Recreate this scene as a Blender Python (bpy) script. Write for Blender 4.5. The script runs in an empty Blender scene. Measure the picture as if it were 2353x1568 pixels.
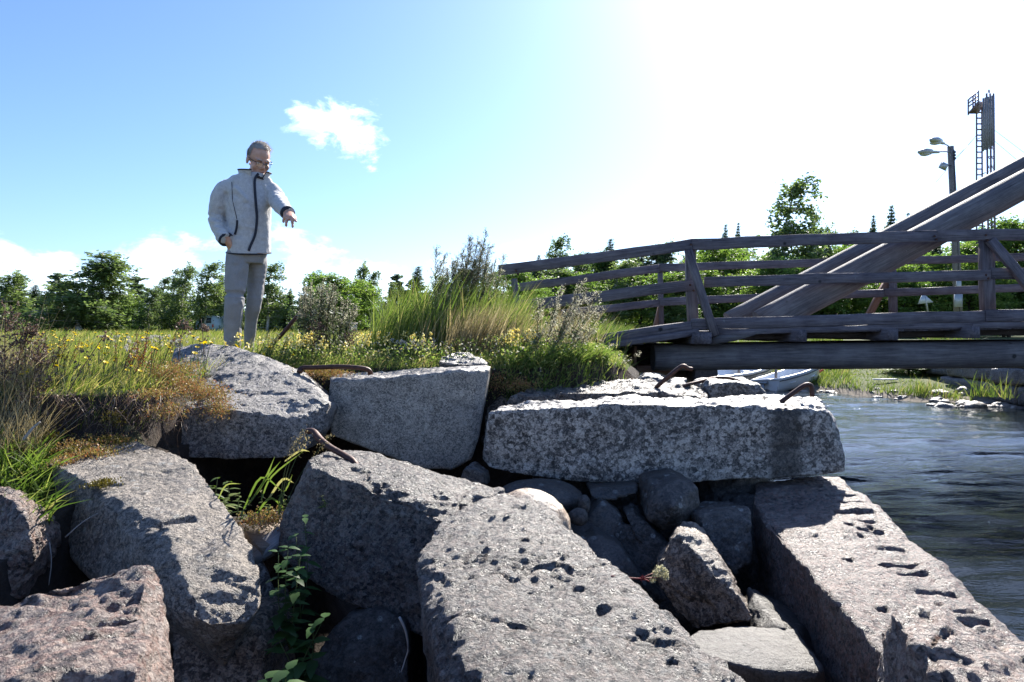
import bpy, bmesh, math, random
import numpy as np
from mathutils import Vector, Matrix

random.seed(7)
rng = np.random.default_rng(7)
scn = bpy.context.scene
COL = scn.collection
R = math.radians

# ------------------------------------------------------------------ camera
CAMZ = 1.65
TILT = R(-0.69)
cam_d = bpy.data.cameras.new('camera')
cam_d.lens = 24.0
cam_d.sensor_width = 36.0
cam_d.clip_start = 0.05
cam_d.clip_end = 3000.0
cam_d.dof.use_dof = True
cam_d.dof.focus_distance = 4.6
cam_d.dof.aperture_fstop = 9.0
cam = bpy.data.objects.new('camera', cam_d)
cam.location = (0, 0, CAMZ)
cam.rotation_euler = (R(90) + TILT, 0, 0)
COL.objects.link(cam)
scn.camera = cam

# ------------------------------------------------------------------ sun, sky, exposure
SUN_AZ, SUN_EL = R(25.0), R(35.0)          # azimuth measured from +Y towards +X
sun_dir = Vector((math.sin(SUN_AZ) * math.cos(SUN_EL), math.cos(SUN_AZ) * math.cos(SUN_EL), math.sin(SUN_EL)))
sun_d = bpy.data.lights.new('sun', 'SUN')
sun_d.energy = 5.0
sun_d.angle = R(0.53)
sun_d.color = (1.0, 0.95, 0.87)
sun = bpy.data.objects.new('sun', sun_d)
sun.rotation_euler = sun_dir.to_track_quat('Z', 'Y').to_euler()
sun.location = (6, 20, 30)
COL.objects.link(sun)

scn.view_settings.view_transform = 'Standard'
scn.view_settings.look = 'None'
scn.view_settings.exposure = 1.4
scn.view_settings.gamma = 1.0
scn.view_settings.use_curve_mapping = False
SKY_STRENGTH = 0.072

scn.cycles.max_bounces = 6
scn.cycles.diffuse_bounces = 3
scn.cycles.glossy_bounces = 3
scn.cycles.transmission_bounces = 4
scn.cycles.transparent_max_bounces = 6
scn.cycles.caustics_reflective = False
scn.cycles.caustics_refractive = False
scn.cycles.use_denoising = True
scn.cycles.sample_clamp_indirect = 6.0


class NT:
    """small helper to write node trees"""
    def __init__(self, tree):
        self.t = tree
        tree.nodes.clear()

    def n(self, typ, props=None, **ins):
        nd = self.t.nodes.new('ShaderNode' + typ)
        if props:
            for k, v in props.items():
                setattr(nd, k, v)
        for k, v in ins.items():
            key = k.replace('_', ' ')
            if key.startswith('i') and key[1:].isdigit():
                s = nd.inputs[int(key[1:])]
            else:
                s = nd.inputs[key]
            self.put(s, v)
        return nd

    def put(self, s, v):
        if isinstance(v, bpy.types.NodeSocket):
            self.t.links.new(v, s)
        else:
            s.default_value = v

    def math(self, op, a, b=0.0, clamp=False):
        nd = self.n('Math', {'operation': op, 'use_clamp': clamp}, i0=a, i1=b)
        return nd.outputs[0]

    def ramp(self, fac, stops, interp='LINEAR'):
        nd = self.n('ValToRGB', None, Fac=fac)
        cr = nd.color_ramp
        cr.interpolation = interp
        while len(cr.elements) > 1:
            cr.elements.remove(cr.elements[-1])
        for i, (p, c) in enumerate(stops):
            e = cr.elements[0] if i == 0 else cr.elements.new(p)
            e.position = p
            if not hasattr(c, '__len__'):
                c = (c, c, c)
            e.color = (c[0], c[1], c[2], 1)
        return nd.outputs['Color']

    def mix(self, fac, a, b, mode='MIX'):
        nd = self.n('Mix', {'data_type': 'RGBA', 'blend_type': mode})
        self.put(nd.inputs['Factor'], fac)
        self.put(nd.inputs['A'], col4(a) if not isinstance(a, bpy.types.NodeSocket) else a)
        self.put(nd.inputs['B'], col4(b) if not isinstance(b, bpy.types.NodeSocket) else b)
        return nd.outputs['Result']

    def noise(self, co, scale, detail=4.0, rough=0.55, dist=0.0):
        nd = self.n('TexNoise', None, Vector=co, Scale=scale, Detail=detail, Roughness=rough, Distortion=dist)
        return nd.outputs['Fac']

    def smooth(self, x, lo, hi):
        nd = self.n('MapRange', {'interpolation_type': 'SMOOTHSTEP'}, Value=x)
        nd.inputs['From Min'].default_value = lo
        nd.inputs['From Max'].default_value = hi
        return nd.outputs['Result']


def col4(c):
    return (c[0], c[1], c[2], 1.0)


# ---- world: physical sky with a few fair-weather cumulus clouds
world = bpy.data.worlds.new('World')
scn.world = world
world.use_nodes = True
w = NT(world.node_tree)
tc = w.n('TexCoord')
sky = w.n('TexSky', {'sky_type': 'NISHITA', 'sun_disc': False, 'sun_elevation': SUN_EL, 'sun_rotation': SUN_AZ,
                     'altitude': 0.0, 'air_density': 1.0, 'dust_density': 0.68, 'ozone_density': 1.6})
sep = w.n('SeparateXYZ', None, Vector=tc.outputs['Generated'])
az = w.math('ARCTAN2', sep.outputs[0], sep.outputs[1])
el = w.math('ARCSINE', sep.outputs[2])
comb = w.n('CombineXYZ', None, X=w.math('MULTIPLY', az, 1.0), Y=w.math('MULTIPLY', el, 1.7), Z=0.0)
cn1 = w.noise(comb.outputs[0], 22.0, 7.0, 0.62, 0.25)
cn2 = w.noise(comb.outputs[0], 7.0, 6.0, 0.6, 0.2)


def cloud_blob(a, e, wa, we, gain=1.0):
    da = w.math('DIVIDE', w.math('SUBTRACT', az, R(a)), R(wa))
    de = w.math('DIVIDE', w.math('SUBTRACT', el, R(e)), R(we))
    r2 = w.math('SQRT', w.math('ADD', w.math('MULTIPLY', da, da), w.math('MULTIPLY', de, de)))
    m = w.math('SUBTRACT', 1.0, r2)
    m = w.math('ADD', m, w.math('MULTIPLY', w.math('SUBTRACT', cn1, 0.5), 2.6))
    return w.math('MULTIPLY', w.smooth(m, 0.0, 0.5), gain)


def uv_dir(u, v):
    x = (u - 1176.5) / 1568.7
    yz = -(v - 784) / 1568.7
    c, s = math.cos(-TILT), math.sin(-TILT)
    d = Vector((x, c + yz * s, -s + yz * c)).normalized()
    return math.degrees(math.atan2(d.x, d.y)), math.degrees(math.asin(d.z))


blobs = []
for (u, v, wu, wv, g) in [(750, 278, 68, 36, 1.0), (832, 312, 42, 48, 1.0), (715, 300, 48, 14, .6), (2130, 180, 50, 55, 1.0), (2165, 135, 40, 25, 1.0),
                          (2345, 190, 40, 28, 1.0)]:
    a, e = uv_dir(u, v)
    blobs.append(cloud_blob(a, e, math.degrees(wu / 1568.7) * 1.3, math.degrees(wv / 1568.7) * 1.3, g))
# low bank of cumulus along the horizon, all the way round
hb = w.math('ADD', w.math('SUBTRACT', 0.115, el), w.math('MULTIPLY', w.math('SUBTRACT', cn2, 0.5), 0.34))
hb = w.math('ADD', hb, w.math('MULTIPLY', w.math('SUBTRACT', cn1, 0.5), 0.10))
blobs.append(w.math('MULTIPLY', w.smooth(hb, 0.0, 0.05), 1.0))
mask = blobs[0]
for b in blobs[1:]:
    mask = w.math('MAXIMUM', mask, b)
cl_col = w.n('RGB')
cl_col.outputs[0].default_value = (4.6, 5.4, 6.6, 1)
sat = w.n('HueSaturation', None, Saturation=1.0, Value=1.0, Color=sky.outputs[0])
skyb = w.mix(1.0, sat.outputs[0], (0.72, 0.885, 1.20), 'MULTIPLY')
skyc = w.mix(mask, skyb, w.mix(0.75, cl_col.outputs[0], skyb, 'ADD'))
bg = w.n('Background', None, Color=skyc, Strength=SKY_STRENGTH)
wo = w.n('OutputWorld', None, Surface=bg.outputs[0])


# ------------------------------------------------------------------ geometry helpers
def P(u, v, d):
    """a point of the place: picture direction (2353 px wide) taken out to ground distance d"""
    x = (u - 1176.5) / 1568.7
    yz = -(v - 784) / 1568.7
    c, s = math.cos(-TILT), math.sin(-TILT)
    dy, dz = c + yz * s, -s + yz * c
    k = d / dy
    return np.array((x * k, d, CAMZ + dz * k))


def PP(lst):
    return np.array([P(*p) for p in lst])


def mesh_np(name, verts, loops, sizes, mats=(), mi=None, rnd=None, smooth=False):
    me = bpy.data.meshes.new(name)
    verts = np.asarray(verts, np.float32)
    loops = np.asarray(loops, np.int32)
    sizes = np.asarray(sizes, np.int32)
    me.vertices.add(len(verts))
    me.vertices.foreach_set('co', verts.ravel())
    me.loops.add(len(loops))
    me.loops.foreach_set('vertex_index', loops)
    me.polygons.add(len(sizes))
    st = np.zeros(len(sizes), np.int32)
    st[1:] = np.cumsum(sizes)[:-1]
    me.polygons.foreach_set('loop_start', st)
    if smooth:
        me.polygons.foreach_set('use_smooth', np.ones(len(sizes), bool))
    for m in mats:
        me.materials.append(m)
    if mi is not None:
        me.polygons.foreach_set('material_index', np.asarray(mi, np.int32))
    if rnd is not None:
        at = me.attributes.new('rnd', 'FLOAT', 'POINT')
        at.data.foreach_set('value', np.asarray(rnd, np.float32))
    me.update(calc_edges=True)
    return me


class MB:
    """collects geometry for one mesh"""
    def __init__(self):
        self.v, self.l, self.s, self.m, self.r, self.nv = [], [], [], [], [], 0

    def add(self, v, f, mat=0, rnd=0.5):
        v = np.asarray(v, np.float32).reshape(-1, 3)
        if len(v) == 0:
            return
        if isinstance(f, np.ndarray) and f.ndim == 2:
            loops = f.ravel() + self.nv
            sizes = np.full(len(f), f.shape[1])
        else:
            loops = np.array([i for q in f for i in q]) + self.nv
            sizes = np.array([len(q) for q in f])
        self.v.append(v)
        self.l.append(loops)
        self.s.append(sizes)
        self.m.append(np.full(len(sizes), mat))
        self.r.append(np.broadcast_to(np.asarray(rnd, np.float32), (len(v),)))
        self.nv += len(v)

    def mesh(self, name, mats, smooth=False, origin=None):
        v = np.concatenate(self.v)
        if origin is not None:
            v = v - np.asarray(origin, np.float32)
        return mesh_np(name, v, np.concatenate(self.l), np.concatenate(self.s), mats, np.concatenate(self.m), np.concatenate(self.r), smooth)

    def build(self, name, mats, parent=None, smooth=False, origin=None):
        """verts are in world space; origin makes the object's own base point"""
        me = self.mesh(name, mats, smooth, origin)
        return link(name, me, parent, origin)


def link(name, me, parent=None, loc=None):
    o = bpy.data.objects.new(name, me)
    COL.objects.link(o)
    l = np.zeros(3) if loc is None else np.asarray(loc, float)
    if parent is not None:
        o.parent = parent
        o.location = l - wloc(parent)
    else:
        o.location = l
    return o


def wloc(o):
    l = np.array(o.location)
    while o.parent is not None:
        o = o.parent
        l = l + np.array(o.location)
    return l


def tag(o, label=None, cat=None, group=None, kind=None):
    if label:
        o['label'] = label
    if cat:
        o['category'] = cat
    if group:
        o['group'] = group
    if kind:
        o['kind'] = kind
    return o


def empty(name, loc, label=None, cat=None, group=None):
    o = bpy.data.objects.new(name, None)
    o.empty_display_size = 0.1
    COL.objects.link(o)
    o.location = loc
    return tag(o, label, cat, group)


def copy_tree(o, parent=None):
    c = o.copy()
    COL.objects.link(c)
    c.parent = parent
    for ch in list(o.children):
        copy_tree(ch, c)
    return c


# ---- value noise in numpy
def _hash(ix, iy, iz, seed):
    h = (ix.astype(np.uint32) * np.uint32(374761393) + iy.astype(np.uint32) * np.uint32(668265263)
         + iz.astype(np.uint32) * np.uint32(2147483647 % 1274126177) + np.uint32(seed * 1013904223 % 4294967295))
    h = (h ^ (h >> np.uint32(13))) * np.uint32(1274126177)
    h = (h ^ (h >> np.uint32(15))) * np.uint32(2246822519)
    return ((h ^ (h >> np.uint32(16))) & np.uint32(0xFFFFFF)).astype(np.float32) / np.float32(0xFFFFFF)


def vnoise(p, seed=0):
    p = np.asarray(p, np.float32) + np.float32(seed * 17.31 + 1000.0)
    i = np.floor(p).astype(np.int64)
    f = (p - i).astype(np.float32)
    u = f * f * f * (f * (f * 6 - 15) + 10)
    out = 0
    with np.errstate(over='ignore'):
        for dx in (0, 1):
            wx = u[:, 0] if dx else 1 - u[:, 0]
            for dy in (0, 1):
                wy = u[:, 1] if dy else 1 - u[:, 1]
                for dz in (0, 1):
                    wz = u[:, 2] if dz else 1 - u[:, 2]
                    out = out + wx * wy * wz * _hash(i[:, 0] + dx, i[:, 1] + dy, i[:, 2] + dz, seed)
    return out * 2 - 1


def fbm(p, scale, octs=3, seed=0, gain=0.5):
    s, a, o = 0, 1.0, 1.0 / scale
    for k in range(octs):
        s = s + a * vnoise(np.asarray(p) * o, seed + k)
        a *= gain
        o *= 2.03
    return s


def remesh(parts, voxel, smooth_it=2, factor=0.5):
    """union of closed pieces -> one even mesh (verts, faces)"""
    bm = bmesh.new()
    for (v, f) in parts:
        vs = [bm.verts.new(tuple(float(c) for c in q)) for q in v]
        for q in f:
            try:
                bm.faces.new([vs[i] for i in q])
            except ValueError:
                pass
    bmesh.ops.recalc_face_normals(bm, faces=bm.faces)
    me = bpy.data.meshes.new('tmp')
    bm.to_mesh(me)
    bm.free()
    o = bpy.data.objects.new('tmp', me)
    COL.objects.link(o)
    m = o.modifiers.new('r', 'REMESH')
    m.mode = 'VOXEL'
    m.voxel_size = voxel
    if smooth_it:
        s = o.modifiers.new('s', 'SMOOTH')
        s.factor = factor
        s.iterations = smooth_it
    dg = bpy.context.evaluated_depsgraph_get()
    ev = o.evaluated_get(dg)
    em = ev.to_mesh()
    n = len(em.vertices)
    co = np.empty(n * 3, np.float32)
    em.vertices.foreach_get('co', co)
    no = np.empty(n * 3, np.float32)
    em.vertices.foreach_get('normal', no)
    nl = len(em.loops)
    lo = np.empty(nl, np.int32)
    em.loops.foreach_get('vertex_index', lo)
    sz = np.empty(len(em.polygons), np.int32)
    em.polygons.foreach_get('loop_total', sz)
    ev.to_mesh_clear()
    bpy.data.objects.remove(o)
    bpy.data.meshes.remove(me)
    return co.reshape(-1, 3), no.reshape(-1, 3), lo, sz


def hull(pts):
    bm = bmesh.new()
    for p in pts:
        bm.verts.new(tuple(float(c) for c in p))
    r = bmesh.ops.convex_hull(bm, input=bm.verts)
    junk = list({g for g in r['geom_interior'] + r['geom_unused'] if isinstance(g, bmesh.types.BMVert)})
    bmesh.ops.delete(bm, geom=junk, context='VERTS')
    bm.verts.index_update()
    v = np.array([tuple(x.co) for x in bm.verts])
    f = [[x.index for x in q.verts] for q in bm.faces]
    bm.free()
    return v, f


def tube(path, rad, n=10, up=(0, 0, 1), caps=True):
    """closed tube; rad scalar / list of r or (r_side, r_up)"""
    path = np.asarray(path, float)
    m = len(path)
    if not hasattr(rad, '__len__'):
        rad = [rad] * m
    vs, fs = [], []
    up = np.asarray(up, float)
    for i in range(m):
        t = path[min(i + 1, m - 1)] - path[max(i - 1, 0)]
        t = t / (np.linalg.norm(t) + 1e-9)
        s = np.cross(t, up)
        if np.linalg.norm(s) < 1e-3:
            s = np.cross(t, (0.3, 1, 0.1))
        s = s / np.linalg.norm(s)
        q = np.cross(s, t)
        r = rad[i]
        ra, rb = (r if hasattr(r, '__len__') else (r, r))
        for k in range(n):
            a = 2 * math.pi * k / n
            vs.append(path[i] + s * ra * math.cos(a) + q * rb * math.sin(a))
    for i in range(m - 1):
        for k in range(n):
            k2 = (k + 1) % n
            fs.append((i * n + k, i * n + k2, (i + 1) * n + k2, (i + 1) * n + k))
    if caps:
        fs.append(tuple(range(n))[::-1])
        fs.append(tuple((m - 1) * n + k for k in range(n)))
    return np.array(vs), fs


def spline(pts, n):
    """Catmull-Rom through pts, n points"""
    p = np.asarray(pts, float)
    p = np.vstack([2 * p[0] - p[1], p, 2 * p[-1] - p[-2]])
    out = []
    m = len(p) - 3
    for t in np.linspace(0, m - 1e-6, n):
        i = int(t)
        f = t - i
        a, b, c, d = p[i], p[i + 1], p[i + 2], p[i + 3]
        out.append(0.5 * ((2 * b) + (-a + c) * f + (2 * a - 5 * b + 4 * c - d) * f * f + (-a + 3 * b - 3 * c + d) * f ** 3))
    return np.array(out)


def ellipsoid(c, r, nu=16, nv=10):
    vs, fs = [], []
    c, r = np.asarray(c, float), np.asarray(r, float)
    vs.append(c + (0, 0, r[2]))
    for j in range(1, nv):
        t = math.pi * j / nv
        for i in range(nu):
            a = 2 * math.pi * i / nu
            vs.append(c + r * (math.sin(t) * math.cos(a), math.sin(t) * math.sin(a), math.cos(t)))
    vs.append(c - (0, 0, r[2]))
    for i in range(nu):
        fs.append((0, 1 + i, 1 + (i + 1) % nu))
        b = 1 + (nv - 2) * nu
        fs.append((len(vs) - 1, b + (i + 1) % nu, b + i))
    for j in range(nv - 2):
        for i in range(nu):
            a0 = 1 + j * nu
            fs.append((a0 + i, a0 + nu + i, a0 + nu + (i + 1) % nu, a0 + (i + 1) % nu))
    return np.array(vs), fs


def box(c, sx, sy, sz):
    x, y, z = c
    v = [(x + a * sx / 2, y + b * sy / 2, z + q * sz / 2) for a in (-1, 1) for b in (-1, 1) for q in (-1, 1)]
    f = [(0, 1, 3, 2), (4, 6, 7, 5), (0, 4, 5, 1), (2, 3, 7, 6), (0, 2, 6, 4), (1, 5, 7, 3)]
    return np.array(v), f


def beam_mesh(name, L, w_, h_, mat, bev=0.008, wob=0.0, seed=0, chamfer_ends=True):
    """a timber with its own length along local X, bevelled and a little uneven"""
    n = max(2, int(L / 0.35))
    r2 = np.random.default_rng(seed)
    vs, fs = [], []
    prof = [(-w_ / 2 + bev, -h_ / 2), (w_ / 2 - bev, -h_ / 2), (w_ / 2, -h_ / 2 + bev), (w_ / 2, h_ / 2 - bev),
            (w_ / 2 - bev, h_ / 2), (-w_ / 2 + bev, h_ / 2), (-w_ / 2, h_ / 2 - bev), (-w_ / 2, -h_ / 2 + bev)]
    for i in range(n + 1):
        x = -L / 2 + L * i / n
        oy, oz = r2.normal(0, wob, 2)
        for (a, b) in prof:
            e = r2.normal(0, wob * 0.4, 2)
            vs.append((x + r2.normal(0, 0.002), a + oy + e[0], b + oz + e[1]))
    for i in range(n):
        for k in range(8):
            k2 = (k + 1) % 8
            fs.append((i * 8 + k, (i + 1) * 8 + k, (i + 1) * 8 + k2, i * 8 + k2))
    fs.append(tuple(range(8)))
    fs.append(tuple(n * 8 + k for k in range(8))[::-1])
    m = MB()
    m.add(vs, fs)
    return m.mesh(name, [mat])


def log_mesh(name, L, r0, r1, mat, seed=0, n=20):
    m_ = max(3, int(L / 0.25))
    r2 = np.random.default_rng(seed)
    vs, fs = [], []
    ph = r2.uniform(0, 6, 3)
    for i in range(m_ + 1):
        x = -L / 2 + L * i / m_
        r = r0 + (r1 - r0) * i / m_
        for k in range(n):
            a = 2 * math.pi * k / n
            rr = r * (1 + 0.025 * math.sin(2 * a + ph[0] + x * 0.6) + 0.018 * math.sin(3 * a + ph[1] - x) + r2.normal(0, 0.004))
            vs.append((x, rr * math.cos(a), rr * math.sin(a)))
    for i in range(m_):
        for k in range(n):
            k2 = (k + 1) % n
            fs.append((i * n + k, (i + 1) * n + k, (i + 1) * n + k2, i * n + k2))
    fs.append(tuple(range(n)))
    fs.append(tuple(m_ * n + k for k in range(n))[::-1])
    m = MB()
    m.add(vs, fs)
    me = m.mesh(name, [mat])
    me.polygons.foreach_set('use_smooth', [len(p.vertices) == 4 for p in me.polygons])
    return me


def span(name, me, a, b, parent, roll_up=(0, 0, 1)):
    """places a mesh made along local X between world points a and b"""
    a, b = Vector(a), Vector(b)
    x = (b - a).normalized()
    u = Vector(roll_up)
    y = u.cross(x).normalized()
    z = x.cross(y)
    o = bpy.data.objects.new(name, me)
    COL.objects.link(o)
    o.parent = parent
    o.matrix_local = Matrix.Translation((a + b) / 2 - Vector(wloc(parent))) @ Matrix((x, y, z)).transposed().to_4x4()
    return o


# ------------------------------------------------------------------ materials
def new_mat(name):
    m = bpy.data.materials.new(name)
    m.use_nodes = True
    return m, NT(m.node_tree)


def out(t, sh):
    t.n('OutputMaterial', None, Surface=sh)


def bsdf(t, **k):
    return t.n('BsdfPrincipled', None, **k).outputs[0]


def simple_mat(name, c, rough=0.6, metal=0.0, bump=0.0, bscale=60.0, var=0.25, vscale=12.0, spec=0.4):
    m, t = new_mat(name)
    co = t.n('TexCoord').outputs['Object']
    nz = t.noise(co, vscale, 5.0, 0.6)
    c2 = tuple(x * (1 - var) for x in c)
    c3 = tuple(min(1, x * (1 + var)) for x in c)
    cc = t.ramp(nz, [(0.3, c2), (0.7, c3)])
    kw = dict(Base_Color=cc, Roughness=rough, Metallic=metal)
    if bump:
        bp = t.n('Bump', None, Height=t.noise(co, bscale, 4.0), Strength=bump, Distance=0.01)
        kw['Normal'] = bp.outputs[0]
    s = t.n('BsdfPrincipled', None, **kw)
    s.inputs['Specular IOR Level'].default_value = spec
    out(t, s.outputs[0])
    return m


def rock_mat(name, dark, mid, light, cryst=85.0, lichen=0.3, tint=(0.3, 0.16, 0.12), tint_amt=0.0, moss=0.0, bump=0.8, warm=0.0, stain=None, k=1.0, bdist=0.028):
    dark, mid, light = [tuple(c_ * k * q for c_, q in zip(x_, (1.09, 1.0, 0.92))) for x_ in (dark, mid, light)]
    m, t = new_mat(name)
    co = t.n('TexCoord').outputs['Object']
    wob = t.n('TexNoise', None, Vector=co, Scale=25.0, Detail=3.0)
    cow = t.mix(0.012, co, wob.outputs['Color'], 'ADD')
    big = t.noise(co, 2.2, 5.0, 0.6)
    midn = t.noise(co, 13.0, 7.0, 0.68)
    fine = t.noise(co, 150.0, 4.0, 0.7)
    v1 = t.n('TexVoronoi', {'feature': 'F1'}, Vector=cow, Scale=cryst)
    v2 = t.n('TexVoronoi', {'feature': 'F1'}, Vector=cow, Scale=cryst * 2.6)
    s1 = t.n('SeparateColor', None, Color=v1.outputs['Color'])
    s2 = t.n('SeparateColor', None, Color=v2.outputs['Color'])
    a = t.math('ADD', t.math('MULTIPLY', s1.outputs[0], 0.55), t.math('MULTIPLY', s2.outputs[0], 0.45))
    a = t.math('ADD', a, t.math('MULTIPLY', t.math('SUBTRACT', midn, 0.5), 1.1))
    a = t.math('ADD', a, t.math('MULTIPLY', t.math('SUBTRACT', fine, 0.5), 0.7))
    a = t.math('ADD', a, t.math('MULTIPLY', t.math('SUBTRACT', big, 0.5), 0.5))
    c = t.ramp(a, [(0.12, dark), (0.42, mid), (0.66, tuple(0.5 * (p + q) for p, q in zip(mid, light))), (0.92, light)])
    if tint_amt:
        tm = t.math('MULTIPLY', t.smooth(s1.outputs[1], 0.45, 0.8), tint_amt)
        c = t.mix(tm, c, tint)
    # weathering film, large soft patches
    wm = t.math('MULTIPLY', t.smooth(t.noise(co, 5.0, 6.0, 0.7), 0.52, 0.75), 0.45)
    c = t.mix(wm, c, tuple(0.55 * x for x in mid))
    if lichen:
        ln = t.noise(co, 16.0, 5.0, 0.7)
        v3 = t.n('TexVoronoi', {'feature': 'F1'}, Vector=cow, Scale=19.0)
        ls = t.math('MULTIPLY', t.smooth(v3.outputs['Distance'], 0.34, 0.2), t.smooth(t.n('SeparateColor', None, Color=v3.outputs['Color']).outputs[2], 0.72, 0.8))
        lm = t.math('MULTIPLY', t.math('MAXIMUM', t.smooth(ln, 0.62, 0.68), ls), t.smooth(fine, 0.35, 0.55))
        lm = t.math('MULTIPLY', lm, lichen)
        c = t.mix(lm, c, (0.42, 0.43, 0.40))
    if moss:
        gn = t.n('Normal') if False else t.n('NewGeometry')
        nz = t.n('SeparateXYZ', None, Vector=gn.outputs['Normal']).outputs[2]
        mm = t.math('MULTIPLY', t.smooth(nz, 0.1, 0.6), t.smooth(t.noise(co, 7.0, 5.0, 0.7), 0.53, 0.6))
        c = t.mix(t.math('MULTIPLY', mm, moss), c, (0.16, 0.12, 0.03))
    if warm:
        c = t.mix(t.math('MULTIPLY', t.smooth(t.noise(co, 3.0, 4.0, 0.6), 0.45, 0.7), warm), c, (0.36, 0.24, 0.13))
    if stain is not None:                              # a damp streak with a shape of its own
        sx, sw = stain
        px = t.n('SeparateXYZ', None, Vector=co)
        dx = t.math('ABSOLUTE', t.math('SUBTRACT', t.math('ADD', px.outputs[0], t.math('MULTIPLY', t.math('SUBTRACT', midn, 0.5), 0.12)), sx))
        c = t.mix(t.math('MULTIPLY', t.smooth(dx, sw, sw * 0.45), 0.75), c, tuple(x * 0.35 for x in dark))
    h = t.math('ADD', t.math('MULTIPLY', midn, 0.5), t.math('MULTIPLY', fine, 0.25))
    h = t.math('ADD', h, t.math('MULTIPLY', s1.outputs[0], 0.10))
    h = t.math('ADD', h, t.math('MULTIPLY', t.noise(co, 55.0, 5.0, 0.7), 0.5))
    bp = t.n('Bump', None, Height=h, Strength=bump, Distance=bdist)
    rg = t.ramp(a, [(0.2, 0.36), (0.8, 0.62)])
    s = t.n('BsdfPrincipled', None, Base_Color=c, Roughness=rg, Normal=bp.outputs[0])
    s.inputs['Specular IOR Level'].default_value = 0.5
    out(t, s.outputs[0])
    return m


def foliage_mat(name, stops, trans=0.35, rough=0.5, tcol=None):
    m, t = new_mat(name)
    at = t.n('Attribute', {'attribute_name': 'rnd'})
    oi = t.n('ObjectInfo')
    f = t.math('ADD', at.outputs['Fac'], t.math('MULTIPLY', t.math('SUBTRACT', oi.outputs['Random'], 0.5), 0.25))
    c = t.ramp(f, stops)
    d = t.n('BsdfPrincipled', None, Base_Color=c, Roughness=rough)
    d.inputs['Specular IOR Level'].default_value = 0.35
    tc_ = t.n('HueSaturation', None, Saturation=1.15, Value=1.5, Color=c)
    if tcol is not None:
        tc_ = t.n('MixRGB', {'blend_type': 'MULTIPLY'}, Fac=1.0, Color1=tc_.outputs[0], Color2=col4(tcol))
    tr = t.n('BsdfTranslucent', None, Color=tc_.outputs[0])
    mx = t.n('MixShader', None, Fac=trans)
    t.t.links.new(d.outputs[0], mx.inputs[1])
    t.t.links.new(tr.outputs[0], mx.inputs[2])
    out(t, mx.outputs[0])
    return m
# ------------------------------------------------------------------ terrain
def sstep(x, a, b):
    t = np.clip((x - a) / (b - a), 0, 1)
    return t * t * (3 - 2 * t)


def edge_y(x):
    return np.interp(x, [-60, -6, -2.7, -2.02, -1.9, -1.1, 0.0, 0.15, 0.5, 0.9, 1.3, 2.0, 4.0], [2.6, 2.9, 3.66, 3.72, 4.85, 4.8, 4.8, 4.78, 4.95, 5.5, 7.0, 10.5, 24.0])


def shore_y(x):
    return np.interp(x, [-5, 1.5, 4, 7, 8.7, 9.7, 11, 13, 40, 200], [30, 27, 24, 21.0, 19.2, 16.2, 15.0, 14.2, 13, 10])


def ground_h(x, y):
    x = np.asarray(x, float)
    y = np.asarray(y, float)
    p = np.stack([x, y, np.zeros_like(x)], -1).reshape(-1, 3)
    n1 = fbm(p, 1.3, 3, 3).reshape(x.shape)
    n2 = fbm(p, 0.22, 2, 9).reshape(x.shape)
    e1 = y - edge_y(x) + n2 * 0.05
    xr = np.interp(y, [0, 5.4, 8.7, 12, 20, 26], [0.9, 0.95, 1.35, 2.2, 3.6, 6.0])
    e2 = xr - x + n1 * 0.08
    plat = np.interp(y, [2, 3.6, 4.3, 5.3, 8, 20, 60], [1.25, 1.30, 1.36, 1.42, 1.44, 1.45, 1.47]) + n1 * 0.02 + n2 * 0.012
    low = np.where(x < 1.4, np.where((y > 4.25) & (x > 0.2), 0.75, 0.22), -0.6) + n2 * 0.04
    low = np.where(x < -1.9, np.interp(y, [0, 2.2, 3.4], [0.3, 0.7, 1.02]) + n2 * 0.03, low)
    low = np.where(x < 1.3, np.maximum(low, 1.15 * sstep(-y, -0.2, 1.0) + n1 * .05), low)  # unseen bank behind the camera, added to cut low sky light on near faces
    ledge = np.exp(-(((x + 1.22) / 0.36) ** 2 + ((y - 3.25) / 0.42) ** 2) * 1.2)
    low = np.where(ledge > 0.2, np.maximum(low, 0.74 * np.minimum(1, ledge * 1.6) + n2 * 0.02), low)
    k1 = sstep(e1, -0.07, 0.05)
    k2 = sstep(e2, -0.9, 0.35)
    left = low + (plat - low) * np.minimum(k1, k2)
    s = y - shore_y(x) + n1 * 0.35
    far = np.interp(s, [-4, 0, 0.8, 2.2, 6, 14, 40], [-0.7, -0.03, 0.05, 0.22, 0.5, 1.15, 1.42]) + n2 * 0.01
    far = np.where((x > 11.9) & (y > 8.5), np.maximum(far, 1.3 * sstep(x, 11.9, 12.6)), far)
    far = np.where(y > 12, far, np.where(x > 11.9, far, -0.8))
    return np.maximum(left, far)


def axis(pieces):
    a = [np.arange(s, e, st) for (s, e, st) in pieces]
    return np.concatenate(a + [np.array([pieces[-1][1]])])


gx = axis([(-1500, -300, 200), (-300, -60, 20), (-60, -14, 1.5), (-14, -5, 0.25), (-5, 3, 0.05), (3, 16, 0.2), (16, 60, 1.5), (60, 300, 20), (300, 1500, 200)])
gy = axis([(-60, -4, 6), (-4, 1, 0.5), (1, 2.4, 0.1), (2.4, 6.5, 0.045), (6.5, 14, 0.2), (14, 30, 0.3), (30, 90, 2.0), (90, 400, 25), (400, 2000, 200)])
X, Y = np.meshgrid(gx, gy)
Z = ground_h(X, Y)
V = np.stack([X, Y, Z], -1).reshape(-1, 3)
ny, nx = X.shape
ii = (np.arange(ny - 1)[:, None] * nx + np.arange(nx - 1)[None, :]).ravel()
F = np.stack([ii, ii + 1, ii + nx + 1, ii + nx], -1)

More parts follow.
